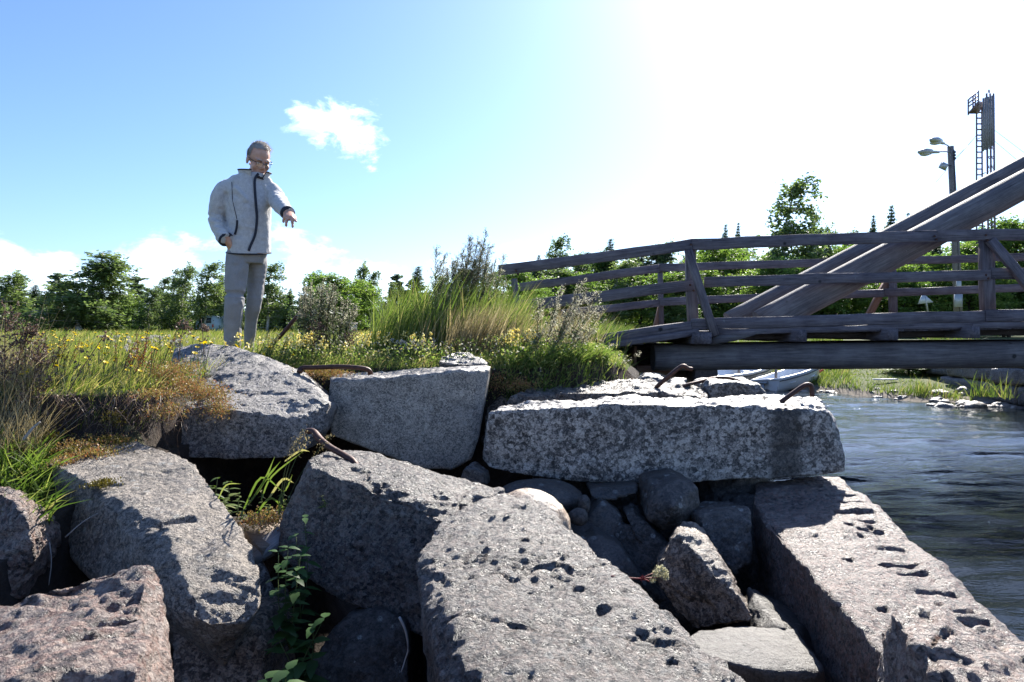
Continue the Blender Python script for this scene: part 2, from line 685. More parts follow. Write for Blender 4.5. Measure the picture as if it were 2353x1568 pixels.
gm, t = new_mat('ground_soil_turf')
co = t.n('TexCoord').outputs['Object']
geo = t.n('NewGeometry')
nzs = t.n('SeparateXYZ', None, Vector=geo.outputs['Normal']).outputs[2]
pz = t.n('SeparateXYZ', None, Vector=co)
n_a = t.noise(co, 1.2, 6.0, 0.65)
n_b = t.noise(co, 9.0, 6.0, 0.7)
turf = t.ramp(n_a, [(0.3, (0.07, 0.09, 0.020)), (0.5, (0.11, 0.135, 0.030)), (0.7, (0.17, 0.155, 0.05))])
turf = t.mix(t.math('MULTIPLY', n_b, 0.6), turf, (0.05, 0.07, 0.014))
soil = t.ramp(n_b, [(0.3, (0.016, 0.011, 0.007)), (0.55, (0.045, 0.030, 0.020)), (0.75, (0.085, 0.060, 0.040))])
sand = t.ramp(n_b, [(0.3, (0.13, 0.105, 0.075)), (0.7, (0.27, 0.225, 0.17))])
flat = t.smooth(nzs, 0.72, 0.92)
c = t.mix(flat, soil, turf)
zz = t.math('ADD', pz.outputs[2], t.math('MULTIPLY', t.math('SUBTRACT', n_b, 0.5), 0.10))
lowm = t.smooth(zz, 1.12, 0.95)
near = t.smooth(pz.outputs[1], 10.0, 8.0)
c = t.mix(t.math('MULTIPLY', lowm, near), c, soil)
c = t.mix(t.math('MULTIPLY', t.smooth(zz, 0.16, 0.08), t.smooth(pz.outputs[1], 9.0, 11.0)), c, sand)
c = t.mix(t.smooth(zz, 0.0, -0.1), c, (0.05, 0.035, 0.02))
bp = t.n('Bump', None, Height=t.math('ADD', n_b, t.noise(co, 45.0, 5.0, 0.7)), Strength=0.9, Distance=0.04)
out(t, bsdf(t, Base_Color=c, Roughness=0.95, Normal=bp.outputs[0]))
m_ = MB()
m_.add(V, F)
ground = m_.build('ground', [gm], smooth=True)
tag(ground, kind='structure')

# ------------------------------------------------------------------ water
wm_, t = new_mat('river_water')
co = t.n('TexCoord').outputs['Object']
mp = t.n('Mapping', None, Vector=co)
mp.inputs['Scale'].default_value = (1.0, 3.4, 1.0)
mp.inputs['Rotation'].default_value = (0, 0, R(-5))
n2 = t.noise(mp.outputs[0], 4.5, 3.0, 0.55, 0.3)
n3 = t.noise(mp.outputs[0], 13.0, 3.0, 0.6)
hh = t.math('ADD', t.math('MULTIPLY', n2, 0.010), t.math('MULTIPLY', n3, 0.0030))
bp = t.n('Bump', None, Height=hh, Strength=1.0, Distance=1.0)
s = t.n('BsdfPrincipled', None, Base_Color=(0.010, 0.014, 0.016, 1), Roughness=0.03, Normal=bp.outputs[0], IOR=1.33)
s.inputs['Specular IOR Level'].default_value = 0.6
s.inputs['Specular Tint'].default_value = (0.80, 0.92, 1.0, 1)
out(t, s.outputs[0])
wx = axis([(-6, 0.6, 0.6), (0.6, 8, 0.05), (8, 16, 0.09), (16, 60, 1.0), (60, 600, 60)])
wy = axis([(-40, 2, 4), (2, 7, 0.03), (7, 12, 0.045), (12, 24, 0.09), (24, 40, 2)])
X, Y = np.meshgrid(wx, wy)
a_ = R(8)
xr_, yr_ = X * math.cos(a_) + Y * math.sin(a_), -X * math.sin(a_) + Y * math.cos(a_)
wq = np.stack([xr_, yr_, X * 0], -1).reshape(-1, 3)
wq = wq + np.stack([fbm(wq, .8, 2, 301), fbm(wq, .8, 2, 305), wq[:, 2]], -1) * .10
amp = sstep(X, 0.5, 2) * (1 - sstep(X, 14, 16)) * (1 - sstep(Y, 21, 24)) * sstep(Y, 2, 3)
f_ = lambda sx, sy, sd: (1 - np.abs(vnoise(wq / np.array((sx, sy, 1.0)), sd))).reshape(X.shape)
g_ = lambda sx, sy, sd: vnoise(wq / np.array((sx, sy, 1.0)), sd).reshape(X.shape)
Z = (g_(1.6, .46, 21) * .026 + g_(.75, .23, 25) * .030 + g_(.36, .125, 29) * .010) * amp * np.interp(Y, [2, 8, 12, 20], [1.0, 1.0, .7, .5])
V = np.stack([X, Y, Z], -1).reshape(-1, 3)
ny, nx = X.shape
ii = (np.arange(ny - 1)[:, None] * nx + np.arange(nx - 1)[None, :]).ravel()
F = np.stack([ii, ii + 1, ii + nx + 1, ii + nx], -1)
m_ = MB()
m_.add(V, F)
water = m_.build('water', [wm_], smooth=True)
tag(water, kind='structure')

# ------------------------------------------------------------------ granite blocks and boulders
M_GREY = rock_mat('granite_grey', (0.035, 0.035, 0.037), (0.15, 0.15, 0.155), (0.46, 0.45, 0.44), 80, 0.5, k=.78, bdist=.035)
M_GREY_S = rock_mat('granite_grey_smooth', (0.05, 0.05, 0.05), (0.19, 0.19, 0.185), (0.42, 0.41, 0.38), 120, 0.35, bump=0.35)
M_SPECK = rock_mat('granite_speckled', (0.016, 0.016, 0.018), (0.11, 0.11, 0.112), (0.46, 0.46, 0.45), 48, 0.5, bump=0.5, stain=(0.66, 0.13))
M_ROUGH = rock_mat('granite_split', (0.03, 0.03, 0.032), (0.17, 0.165, 0.16), (0.55, 0.54, 0.52), 70, 0.35, (0.30, 0.21, 0.17), 0.3, bump=1.0, k=.50, bdist=.055)
M_BUFF = rock_mat('granite_buff', (0.05, 0.045, 0.04), (0.24, 0.22, 0.195), (0.58, 0.54, 0.48), 95, 0.45, moss=0.0, bump=0.9, k=.68, bdist=.045)
M_PINK = rock_mat('granite_pink', (0.035, 0.028, 0.027), (0.19, 0.15, 0.135), (0.50, 0.44, 0.40), 70, 0.2, (0.32, 0.18, 0.135), 0.4, bump=1.0, k=.74, bdist=.04)
M_PINK2 = rock_mat('granite_pale_pink', (0.04, 0.032, 0.031), (0.22, 0.18, 0.17), (0.56, 0.51, 0.48), 85, 0.2, (0.34, 0.19, 0.15), 0.4, bump=1.0, k=.47, bdist=.045)
M_DARK = rock_mat('granite_dark', (0.020, 0.018, 0.017), (0.085, 0.078, 0.073), (0.30, 0.29, 0.28), 60, 0.7, bump=0.8)
M_BROWN = rock_mat('granite_brown', (0.025, 0.019, 0.015), (0.105, 0.085, 0.068), (0.36, 0.31, 0.26), 70, 0.3, bump=0.9)
M_WARM = rock_mat('granite_warm', (0.08, 0.065, 0.05), (0.30, 0.25, 0.20), (0.55, 0.49, 0.41), 130, 0.15, warm=0.6, bump=0.35)
M_SLATE = rock_mat('flat_grey_stone', (0.06, 0.058, 0.056), (0.20, 0.195, 0.19), (0.34, 0.33, 0.32), 150, 0.1, bump=0.6, k=.33)
M_COBBLE = rock_mat('cobble_grey', (0.05, 0.05, 0.05), (0.16, 0.155, 0.15), (0.36, 0.35, 0.33), 120, 0.3, bump=0.35, k=.28)
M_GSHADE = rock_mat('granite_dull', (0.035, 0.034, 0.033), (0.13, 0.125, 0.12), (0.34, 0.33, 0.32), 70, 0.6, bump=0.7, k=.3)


def ext(pts, *vecs):
    pts = np.asarray(pts)
    return np.vstack([pts] + [pts + np.asarray(v) for v in vecs])


ROCKS = {}


def to_uv(q):
    q = np.asarray(q, float).reshape(-1, 3)
    c_, s_ = math.cos(-TILT), math.sin(-TILT)
    dz = q[:, 2] - CAMZ
    fc = q[:, 1] * c_ - dz * s_
    uc = q[:, 1] * s_ + dz * c_
    return 1176.5 + 1568.7 * q[:, 0] / fc, 784 - 1568.7 * uc / fc, fc


def snap(co, no, pt):
    """nearest point of the block's skin along the line of sight to pt"""
    u0, v0, _ = to_uv(pt)
    u, v, fc = to_uv(co)
    view = co - np.array((0, 0, CAMZ))
    ok = (np.hypot(u - u0, v - v0) < 14) & ((no * view).sum(1) < 0)
    if not ok.any():
        return np.asarray(pt)
    i = np.where(ok)[0]
    return co[i[np.argmin(fc[i])]]




def rock(key, name, label, mat, pieces, voxel=0.011, top=1.0, side=0.35, sm=4, seed=1, holes=(), cuts=(), pits=1.0, group='granite stones of the old bridge pier', cat='stone', strata=None):
    hs = [hull(p) for p in pieces]
    co, no, lo, sz = remesh(hs, voxel, sm)
    nz = no[:, 2]
    k = side + (top - side) * sstep(nz, 0.15, 0.6)
    # broad unevenness, then broken surface, then grain
    d = fbm(co, 0.34, 2, seed) * 0.016 * (0.4 + 0.6 * k)
    an = np.array((0.8, 1.0, 1.25))
    wp = co * an + np.stack([vnoise(co / 0.07, seed + 60), vnoise(co / 0.07, seed + 61), vnoise(co / 0.07, seed + 62)], -1) * 0.022
    n_ = fbm(wp, 0.085, 2, seed + 10, 0.55) * 3.2
    fl = np.floor(n_)
    d = d + (fl + sstep(n_ - fl, 0.55, 0.95)) * 0.0030 * k          # flaked, stepped break
    n_ = fbm(wp, 0.036, 2, seed + 15, 0.6) * 2.2
    fl = np.floor(n_)
    d = d + (fl + sstep(n_ - fl, 0.4, 0.9)) * 0.0015 * k
    ln_ = np.stack([co @ np.array((.80, .55, .2)) / 0.15, co @ np.array((-.55, .80, .1)) / 0.045, co[:, 2] / 0.06], -1) + wp * 3.0
    d = d + (vnoise(ln_, seed + 71) * 0.0055 + vnoise(ln_ * 2.3, seed + 72) * 0.0030) * k
    d = d + vnoise(co / 0.024, seed + 20) * 0.0040 * k
    if voxel < 0.012:
        d = d + vnoise(co / 0.0150, seed + 30) * 0.0040 * k
    nb_ = fbm(wp, 0.24, 2, seed + 81) * 2.3                      # broad ledges where the stone split
    fl = np.floor(nb_)
    d = d + (fl + sstep(nb_ - fl, 0.72, 0.97)) * 0.009 * k
    cr = np.abs(vnoise(wp / 0.42, seed + 85))                    # a few hairline cracks
    d = d - (1 - sstep(cr, 0.008, 0.03)) * 0.008 * k * pits
    if strata is not None:
        ax, sc, am = strata
        q = co @ np.asarray(ax, float)
        w1 = vnoise(np.stack([q / sc, co[:, 0] * 2.2, co[:, 2] * 2.0], -1), seed + 50)
        d = d - np.maximum(0, w1 - 0.05) * am * sstep(nz, 0.0, 0.5)
    for (c, r, dep) in holes:
        dist = np.linalg.norm(co - snap(co, no, c), axis=1)
        d = d - .6 * dep * (1 - sstep(dist + vnoise(co / .03, 5) * r * .25, r * 0.35, r * .80))
    for (a, b, r, dep) in cuts:
        a, b = snap(co, no, a), snap(co, no, b)
        ab = b - a
        tt = np.clip(((co - a) @ ab) / (ab @ ab + 1e-9), 0, 1)
        dist = np.linalg.norm(co - (a + tt[:, None] * ab), axis=1)
        d = d - dep * (1 - sstep(dist, r * 0.3, r))
    co = co + no * d[:, None]
    base = co[:, :].mean(0).copy()
    base[2] = co[:, 2].min()
    if mat is M_SPECK:
        base = np.array((co[:, 0].mean(), co[:, 1].mean(), co[:, 2].min()))
    me = mesh_np(name, co - base, lo, sz, [mat], smooth=True)
    o = link(name, me, None, base)
    tag(o, label, cat, group)
    ROCKS[key] = (o, co)
    return o


# A boulder in front of the man
a_top = PP([(395, 800, 4.9), (450, 788, 5.0), (530, 795, 4.9), (610, 818, 4.8), (690, 850, 4.7)])
a_rdg = PP([(420, 930, 4.1), (540, 945, 3.97), (690, 962, 3.97), (745, 905, 4.2), (758, 930, 4.15)])
a_bot = PP([(385, 1035, 4.02), (430, 1058, 3.98), (560, 1052, 3.97), (650, 1057, 3.97), (700, 1040, 4.02), (742, 985, 4.12)])
rock('A', 'boulder', 'broad grey boulder under the man with sunlit top and moss on its left', M_GREY, [np.vstack([a_top, a_rdg, a_bot, a_bot + (0, .8, 0), a_top + (0, .3, -.5)])], 0.0105, 0.5, 0.4, 6, 11, cat='boulder')
# B smooth faced block
b_ft = PP([(757, 872, 4.4), (900, 864, 4.35), (1000, 860, 4.35), (1090, 852, 4.4), (1126, 847, 4.55)])
b_fl = PP([(1118, 890, 4.5), (1106, 960, 4.47), (1100, 1005, 4.45), (1082, 1055, 4.42), (1040, 1080, 4.4), (960, 1076, 4.38), (890, 1050, 4.38), (760, 1000, 4.4), (752, 930, 4.42)])
b_bk = PP([(770, 852, 5.1), (1000, 838, 5.2), (1105, 838, 5.1)])
rock('B', 'granite_block', 'smooth faced grey block right of the boulder with rounded lower corner', M_GREY_S, [np.vstack([b_ft, b_fl, b_bk, b_fl + (0, .6, 0)])], 0.0105, 0.7, 0.10, 5, 23, cat='stone block')
s_ = PP([(1003, 826, 4.75), (1012, 818, 4.85), (1040, 811, 4.9), (1078, 812, 4.95), (1122, 833, 4.85), (1118, 838, 4.75), (1060, 838, 4.7), (1008, 832, 4.7)])
rock('B2', 'stone_slab', 'thin broken slab lying on top of the smooth faced block', M_GREY, [ext(s_, (0, .05, -.05))], 0.008, 0.8, 0.5, 2, 29, cat='stone slab')
# C long speckled block
c_ft = PP([(1125, 950, 3.87), (1200, 948, 3.85), (1262, 934, 3.85), (1400, 930, 3.85), (1480, 926, 3.85), (1600, 937, 3.85), (1780, 945, 3.85), (1902, 942, 3.86)])
c_bk = PP([(1165, 931, 4.3), (1280, 925, 4.35), (1450, 917, 4.38), (1600, 925, 4.36), (1820, 914, 4.4), (1885, 914, 4.4)])
c_rt = PP([(1928, 985, 3.9), (1942, 1050, 3.9), (1945, 1086, 3.9)])
c_bt = PP([(1900, 1092, 3.88), (1740, 1104, 3.87), (1580, 1112, 3.86), (1440, 1112, 3.86), (1300, 1105, 3.87), (1180, 1094, 3.88), (1122, 1078, 3.92), (1107, 1055, 3.96)])
rock('C', 'granite_block', 'long speckled granite block with a dark damp streak, lying across the pile', M_SPECK, [np.vstack([c_ft, c_bk, c_rt, c_bt, c_rt + (0, .45, 0), c_bt + (0, .45, 0)])], 0.0105, 1.0, 0.22, 4, 31, cat='stone block')
# D pitted block behind
d_f = PP([(1165, 928, 4.6), (1183, 906, 4.62), (1300, 900, 4.6), (1450, 898, 4.6), (1600, 905, 4.6), (1632, 915, 4.6)])
d_b = PP([(1225, 893, 4.9), (1300, 879, 5.2), (1400, 877, 5.3), (1500, 873, 5.3), (1600, 885, 5.1), (1626, 894, 4.85)])
rock('D', 'granite_block', 'pitted sunlit block lying behind the long speckled block', M_ROUGH, [np.vstack([d_f, d_b, d_f + (0, 0, -.45), d_b + (0, 0, -.45)])], 0.013, 1.2, 0.5, 3, 37, pits=1.6, cat='stone block')
e_f = PP([(1630, 892, 4.78), (1640, 883, 4.8), (1700, 881, 4.8), (1745, 884, 4.82), (1766, 916, 4.8), (1762, 945, 4.8), (1628, 945, 4.78)])
rock('E', 'granite_block', 'short dark block with white lichen behind the right end of the long block', M_DARK, [ext(e_f, (0, .45, 0.02), (0, .1, -.3))], 0.012, 1.0, 0.5, 3, 41, cat='stone block')

# G block with the iron cramp
g_ft = PP([(705, 1052, 3.05), (720, 1078, 2.95), (800, 1108, 2.9), (880, 1138, 2.88), (960, 1165, 2.82), (1022, 1198, 2.78)])
g_bk = PP([(728, 1040, 3.2), (790, 1031, 3.4), (860, 1042, 3.4), (960, 1073, 3.36), (1000, 1084, 3.35), (1100, 1112, 3.25), (1160, 1124, 3.12)])
g_lf = PP([(690, 1080, 3.05), (665, 1150, 2.95), (642, 1210, 2.9), (634, 1262, 2.9)])
g_bt = PP([(655, 1300, 2.86), (740, 1335, 2.8), (790, 1385, 2.76), (860, 1405, 2.75), (930, 1440, 2.7), (985, 1480, 2.66)])
g_holes = [(P(870, 1110, 2.97), .028, .035), (P(900, 1128, 2.9), .02, .03), (P(1003, 1160, 2.86), .028, .04), (P(1076, 1150, 3.0), .035, .05), (P(1150, 1172, 2.85), .02, .03)]
rock('G', 'granite_block', 'rough block with a bent iron cramp standing in its corner, dark front face', M_ROUGH, [np.vstack([g_ft, g_bk, g_lf, g_bt, g_bk + (0, .05, -.45), g_bt + (0, .4, 0)])], 0.0095, .8, 0.42, 3, 43, holes=g_holes, pits=1.4, cat='stone block')
# F big foreground block
f_r = PP([(1160, 1128, 3.05), (1235, 1147, 3.0), (1290, 1225, 2.7), (1345, 1290, 2.55), (1420, 1332, 2.42), (1452, 1375, 2.3), (1540, 1460, 2.05), (1600, 1500, 1.95), (1700, 1568, 1.8), (1800, 1640, 1.65)])
f_l = PP([(1023, 1197, 2.75), (1031, 1275, 2.5), (1000, 1348, 2.25), (1022, 1404, 2.1), (1050, 1444, 2.0), (1112, 1568, 1.7), (1150, 1650, 1.55)])
f_lo = PP([(968, 1265, 2.47), (961, 1310, 2.36), (969, 1418, 2.16), (985, 1471, 2.05), (1015, 1552, 1.84), (1040, 1640, 1.7)])
f_holes = [(P(1200, 1240, 2.72), .032, .05), (P(1335, 1330, 2.42), .03, .035), (P(1395, 1385, 2.25), .035, .045), (P(1480, 1440, 2.1), .03, .04), (P(1310, 1290, 2.5), .02, .03), (P(1100, 1240, 2.65), .018, .03), (P(1550, 1495, 1.97), .02, .03)]
f_cuts = []
rock('F', 'granite_block', 'largest pale rough split block running out of the picture at bottom centre', M_ROUGH, [np.vstack([f_r, f_l, f_lo, f_lo + (0.02, .05, -.35), f_r + (-.03, 0, -.5)])], 0.0088, .82, 0.45, 2, 47, holes=f_holes, cuts=f_cuts, pits=1.5, cat='stone block')
rock('H', 'boulder', 'smooth warm rounded boulder peeping out behind the big foreground block', M_WARM, [ellipsoid(P(1215, 1218, 3.22), (.205, .2, .2))[0]], 0.011, 0.15, 0.15, 2, 53, pits=0, cat='boulder')
# I left block
i_top = PP([(108, 1062, 3.2), (130, 1042, 3.35), (230, 1012, 3.65), (320, 1012, 3.6), (370, 1030, 3.5), (430, 1060, 3.3), (480, 1105, 3.1), (520, 1155, 2.95), (560, 1220, 2.75), (585, 1265, 2.65), (600, 1330, 2.5), (602, 1390, 2.42), (570, 1430, 2.35), (480, 1437, 2.3), (444, 1420, 2.3)])
i_rdg = PP([(175, 1092, 3.0), (240, 1162, 2.8), (305, 1182, 2.72), (381, 1205, 2.62), (398, 1231, 2.58), (402, 1269, 2.5), (418, 1320, 2.42), (438, 1377, 2.34), (455, 1170, 2.82)])
i_lf = PP([(118, 1100, 3.12), (160, 1280, 2.85), (280, 1380, 2.62), (420, 1436, 2.36)])
rock('I', 'granite_block', 'long buff block at left with sunlit right side and dark left side', M_BUFF, [np.vstack([i_top, i_rdg, i_lf, i_lf + (0.1, .1, -.2), i_top[3:9] + (0, 0, -.4)])], 0.009, .6, 0.35, 4, 59, pits=0.8, cat='stone block',
     cuts=[(P(365, 1190, 2.66), P(450, 1182, 2.78), .03, .025), (P(240, 1090, 3.0), P(275, 1093, 2.98), .03, .02)])
i2 = PP([(565, 1262, 2.9), (600, 1272, 2.9), (632, 1350, 2.82), (630, 1400, 2.78), (590, 1426, 2.72)])
rock('I2', 'stone', 'narrow shaded stone leaning behind the right side of the long buff block', M_DARK, [ext(i2, (-.12, .25, 0), (-.05, .05, -.12))], 0.012, 0.6, 0.4, 3, 61)
# J bottom left pink block
j_b = PP([(-120, 1425, 1.68), (0, 1392, 1.76), (70, 1362, 1.8), (140, 1336, 1.85), (200, 1326, 1.88), (325, 1290, 1.95), (345, 1292, 1.94), (356, 1320, 1.92), (387, 1403, 1.79), (401, 1536, 1.6), (405, 1650, 1.45)])
j_r = PP([(333, 1377, 1.72), (308, 1466, 1.55), (300, 1568, 1.38), (300, 1660, 1.25), (-150, 1680, 1.2)])
j_cuts = [][:0] + [(P(300, 1392, 1.69), P(150, 1420, 1.66), .035, .03), (P(290, 1440, 1.59), P(180, 1470, 1.55), .03, .025), (P(310, 1340, 1.82), P(220, 1362, 1.8), .03, .022), (P(280, 1550, 1.4), P(150, 1565, 1.38), .035, .03), ]
rock('J', 'granite_block', 'pink granite block with ridged top filling the bottom left corner', M_PINK, [np.vstack([j_b, j_r, j_b + (0, .02, -.4), j_r + (-.02, 0, -.4)])], 0.0085, .85, 0.6, 2, 67, cuts=j_cuts, pits=0.0, cat='stone block', strata=((0.15, 0.95, 0.2), 0.036, 0.020))
k_ = PP([(-80, 1118, 2.8), (0, 1130, 2.72), (35, 1150, 2.66), (60, 1190, 2.6), (78, 1240, 2.58), (70, 1300, 2.58), (30, 1372, 2.56), (-80, 1400, 2.5)])
rock('K', 'stone', 'rough pinkish stone cut off by the left edge below green blades', M_PINK, [ext(k_, (-.1, .35, -.1))], 0.011, 1.0, 0.9, 3, 71)
# L long block to the right
l_t = PP([(1727, 1150, 3.62), (1735, 1112, 3.95), (1760, 1100, 4.1), (1930, 1094, 4.1), (1948, 1105, 3.95), (2353, 1470, 2.3), (2400, 1520, 2.15), (2040, 1520, 2.1), (1960, 1420, 2.4), (1850, 1290, 2.85), (1745, 1192, 3.4)])
l_cuts = []
for k_i, (u, v, d) in enumerate([(1958, 1128, 3.82), (1975, 1145, 3.74), (1990, 1165, 3.64), (2005, 1185, 3.54), (2025, 1205, 3.45), (2062, 1245, 3.27), (2095, 1280, 3.1), (2120, 1305, 3.0), (2180, 1352, 2.75), (2230, 1395, 2.56), (2265, 1420, 2.46)]):
    ln = (60, 40, 66, 30, 50, 36, 64, 44, 55, 35, 48)[k_i]
    l_cuts.append((P(u + 8, v, d), P(u - ln, v - 2, d + .02), .021 + .005 * (k_i % 3), .022 - .004 * (k_i % 2)))
l_holes = [(P(1946, 1193, 3.45), .038, .06), (P(2004, 1196, 3.45), .038, .05), (P(1946, 1266, 3.05), .032, .05), (P(2160, 1378, 2.66), .03, .035), (P(2040, 1392, 2.55), .035, .035), (P(1985, 1218, 3.3), .02, .03)]
rock('L', 'granite_block', 'long pinkish block beside the water with drill notches along its edge', M_PINK2, [ext(l_t, (0.02, 0, -.62))], 0.0098, .62, 0.4, 3, 73, holes=l_holes, cuts=l_cuts, pits=1.1, cat='stone block')
# M bottom right
m_b = PP([(2046, 1402, 1.6), (2060, 1389, 1.63), (2080, 1388, 1.64), (2130, 1402, 1.66), (2250, 1440, 1.62), (2420, 1492, 1.56), (2560, 1560, 1.5)])
m_l = PP([(2032, 1430, 1.66), (2016, 1500, 1.66), (2004, 1568, 1.64), (1998, 1650, 1.58)])
m_t = PP([(2104, 1448, 1.54), (2138, 1512, 1.47), (2168, 1568, 1.40), (2205, 1660, 1.29), (2600, 1700, 1.2)])
m_cuts = []
rock('M', 'granite_block', 'pink granite block in the bottom right corner, standing before the notched block', M_PINK, [np.vstack([m_b, m_l, m_t, m_b + (0, 0, -.5), m_l + (0, .05, -.5), m_t + (0, 0, -.5)])], 0.0085, 1.1, 0.7, 3, 79, cuts=m_cuts, pits=1.0, cat='stone block')
# small stones in the gap
n_ = PP([(1565, 1470, 2.5), (1603, 1447, 2.6), (1660, 1452, 2.58), (1720, 1440, 2.66), (1830, 1445, 2.66), (1895, 1540, 2.4), (1870, 1547, 2.36), (1760, 1542, 2.33), (1640, 1512, 2.36), (1590, 1492, 2.42)])
rock('N', 'stone_slab', 'flat pale slab half in sun at the bottom of the gap', M_SLATE, [ext(n_, (0, .02, -.2))], 0.01, 0.25, 0.35, 2, 83, pits=0, cat='stone slab')
o_ = PP([(1560, 1230, 3.0), (1600, 1226, 3.06), (1628, 1240, 3.0), (1640, 1320, 2.8), (1700, 1370, 2.72), (1735, 1420, 2.66), (1508, 1300, 3.02), (1505, 1330, 3.0), (1540, 1400, 2.93), (1590, 1455, 2.86), (1680, 1446, 2.72), (1725, 1437, 2.66)])
rock('O', 'stone', 'dark brown wedge shaped stone with a lit ridge in the gap', M_BROWN, [ext(o_, (.06, .28, -.03))], 0.0095, 0.8, 0.6, 2, 89)
p_ = PP([(1603, 1187, 3.35), (1640, 1172, 3.4), (1720, 1166, 3.4), (1728, 1200, 3.3), (1730, 1290, 3.25), (1680, 1322, 3.2), (1630, 1255, 3.25)])
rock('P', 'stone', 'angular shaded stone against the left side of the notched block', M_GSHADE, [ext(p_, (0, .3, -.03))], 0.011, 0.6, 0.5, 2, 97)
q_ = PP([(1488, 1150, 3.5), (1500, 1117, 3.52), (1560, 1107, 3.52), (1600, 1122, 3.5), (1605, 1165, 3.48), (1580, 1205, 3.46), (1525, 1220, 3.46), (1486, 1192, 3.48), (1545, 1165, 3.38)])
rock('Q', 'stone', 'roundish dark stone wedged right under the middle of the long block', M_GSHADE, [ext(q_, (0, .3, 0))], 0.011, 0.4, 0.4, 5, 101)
rock('R', 'cobble', 'smooth oval cobble under the left part of the long block', M_COBBLE, [ellipsoid(P(1238, 1145, 3.68), (.245, .2, .105))[0]], 0.011, 0.15, 0.15, 2, 103, pits=0)
s2_ = PP([(1322, 1228, 3.52), (1384, 1148, 3.58), (1428, 1185, 3.54), (1434, 1245, 3.5), (1380, 1250, 3.48)])
rock('S', 'stone', 'pointed triangular stone standing between the oval cobble and its neighbours', M_COBBLE, [ext(s2_, (0, .25, 0))], 0.011, 0.3, 0.3, 3, 107)
t_ = PP([(1318, 1290, 3.3), (1340, 1237, 3.35), (1372, 1229, 3.37), (1432, 1262, 3.32), (1476, 1320, 3.26), (1480, 1372, 3.24), (1440, 1402, 3.22), (1380, 1392, 3.22), (1395, 1310, 3.2)])
rock('T', 'stone', 'smooth egg shaped stone behind the red stalked flower head', M_COBBLE, [ext(t_, (0, .3, 0))], 0.011, 0.25, 0.25, 6, 109, pits=0)
u_ = PP([(1432, 1182, 3.5), (1455, 1168, 3.52), (1490, 1200, 3.48), (1526, 1242, 3.44), (1512, 1292, 3.4), (1460, 1245, 3.42)])
rock('U', 'stone', 'small tilted stone between the triangular stone and the wedge', M_GSHADE, [ext(u_, (0.03, .25, -.02))], 0.011, 0.4, 0.4, 3, 113)
v_ = PP([(1352, 1125, 3.7), (1400, 1117, 3.75), (1470, 1112, 3.75), (1465, 1135, 3.68), (1410, 1150, 3.64), (1362, 1146, 3.66)])
rock('V', 'stone', 'thin flat stone in the dark just under the long block', M_COBBLE, [ext(v_, (0, .25, 0))], 0.011, 0.3, 0.3, 2, 127)
rock('V2', 'cobble', 'small pebble squeezed beside the oval cobble, upper of two', M_GSHADE, [ellipsoid(P(1342, 1160, 3.5), (.03, .05, .045))[0]], 0.008, 0.2, 0.2, 1, 131, pits=0)
rock('V3', 'cobble', 'small pebble squeezed beside the oval cobble, lower of two', M_GSHADE, [ellipsoid(P(1328, 1188, 3.42), (.05, .05, .045))[0]], 0.008, 0.2, 0.2, 1, 137, pits=0)
w_ = PP([(690, 1570, 2.55), (702, 1530, 2.57), (760, 1442, 2.64), (800, 1412, 2.68), (880, 1400, 2.7), (930, 1428, 2.66), (945, 1500, 2.6), (940, 1600, 2.5), (700, 1680, 2.42), (930, 1680, 2.42), (820, 1520, 2.52)])
rock('W', 'boulder', 'dark rounded boulder with white lichen at the bottom between the blocks', M_GSHADE, [ext(w_, (0, .35, -.1))], 0.0095, 0.4, 0.4, 5, 139, pits=0.3, cat='boulder')
x_ = PP([(392, 1440, 2.5), (480, 1436, 2.55), (588, 1432, 2.55), (606, 1500, 2.5), (606, 1680, 2.35), (395, 1680, 2.3)])
rock('X', 'stone', 'dark flat faced stone in shade below the long buff block', M_BROWN, [ext(x_, (0, .35, 0))], 0.011, 0.5, 0.3, 3, 149)
y_ = PP([(1052, 1112, 3.7), (1066, 1070, 3.72), (1085, 1064, 3.75), (1112, 1085, 3.72), (1114, 1115, 3.7)])
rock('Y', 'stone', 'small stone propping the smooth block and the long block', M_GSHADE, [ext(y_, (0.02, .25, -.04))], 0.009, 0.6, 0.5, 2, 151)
z_ = PP([(1105, 1020, 4.75), (1116, 935, 4.8), (1150, 905, 4.85), (1195, 900, 4.85), (1200, 980, 4.8), (1160, 1020, 4.75)])
rock('Z', 'stone', 'mossy stone in the dirt gap between smooth block and long block', M_BROWN, [ext(z_, (0, .3, -.1))], 0.012, 0.8, 0.7, 3, 157)
# rubble core hidden in the shade of the pier
for i, (u, v, d, rx, ry, rz) in enumerate([(1560, 1330, 3.5, .3, .25, .25), (1420, 1330, 3.6, .3, .3, .3), (1800, 1480, 2.95, .22, .3, .2), (1480, 1440, 2.75, .16, .2, .17), (1280, 1300, 3.5, .3, .3, .25), (1690, 1150, 4.15, .26, .2, .2), (1600, 1160, 4.2, .25, .2, .22), (1480, 1150, 4.3, .28, .25, .25), (1340, 1150, 4.3, .3, .25, .25), (1700, 1260, 3.75, .2, .2, .25)]):
    c_ = P(u, v, d)
    q = np.array([c_ + np.array((rx, ry, rz)) * v_ for v_ in (rng.normal(0, 1, (26, 3)) / np.linalg.norm(rng.normal(0, 1, (26, 3)), axis=1)[:, None]).clip(-1.1, 1.1)])
    rock('RB%d' % i, 'stone', 'shaded rubble stone filling the bottom of the dark gap', M_GSHADE, [q], 0.016, 0.6, 0.6, 2, 163 + i, group='rubble in the dark gap')
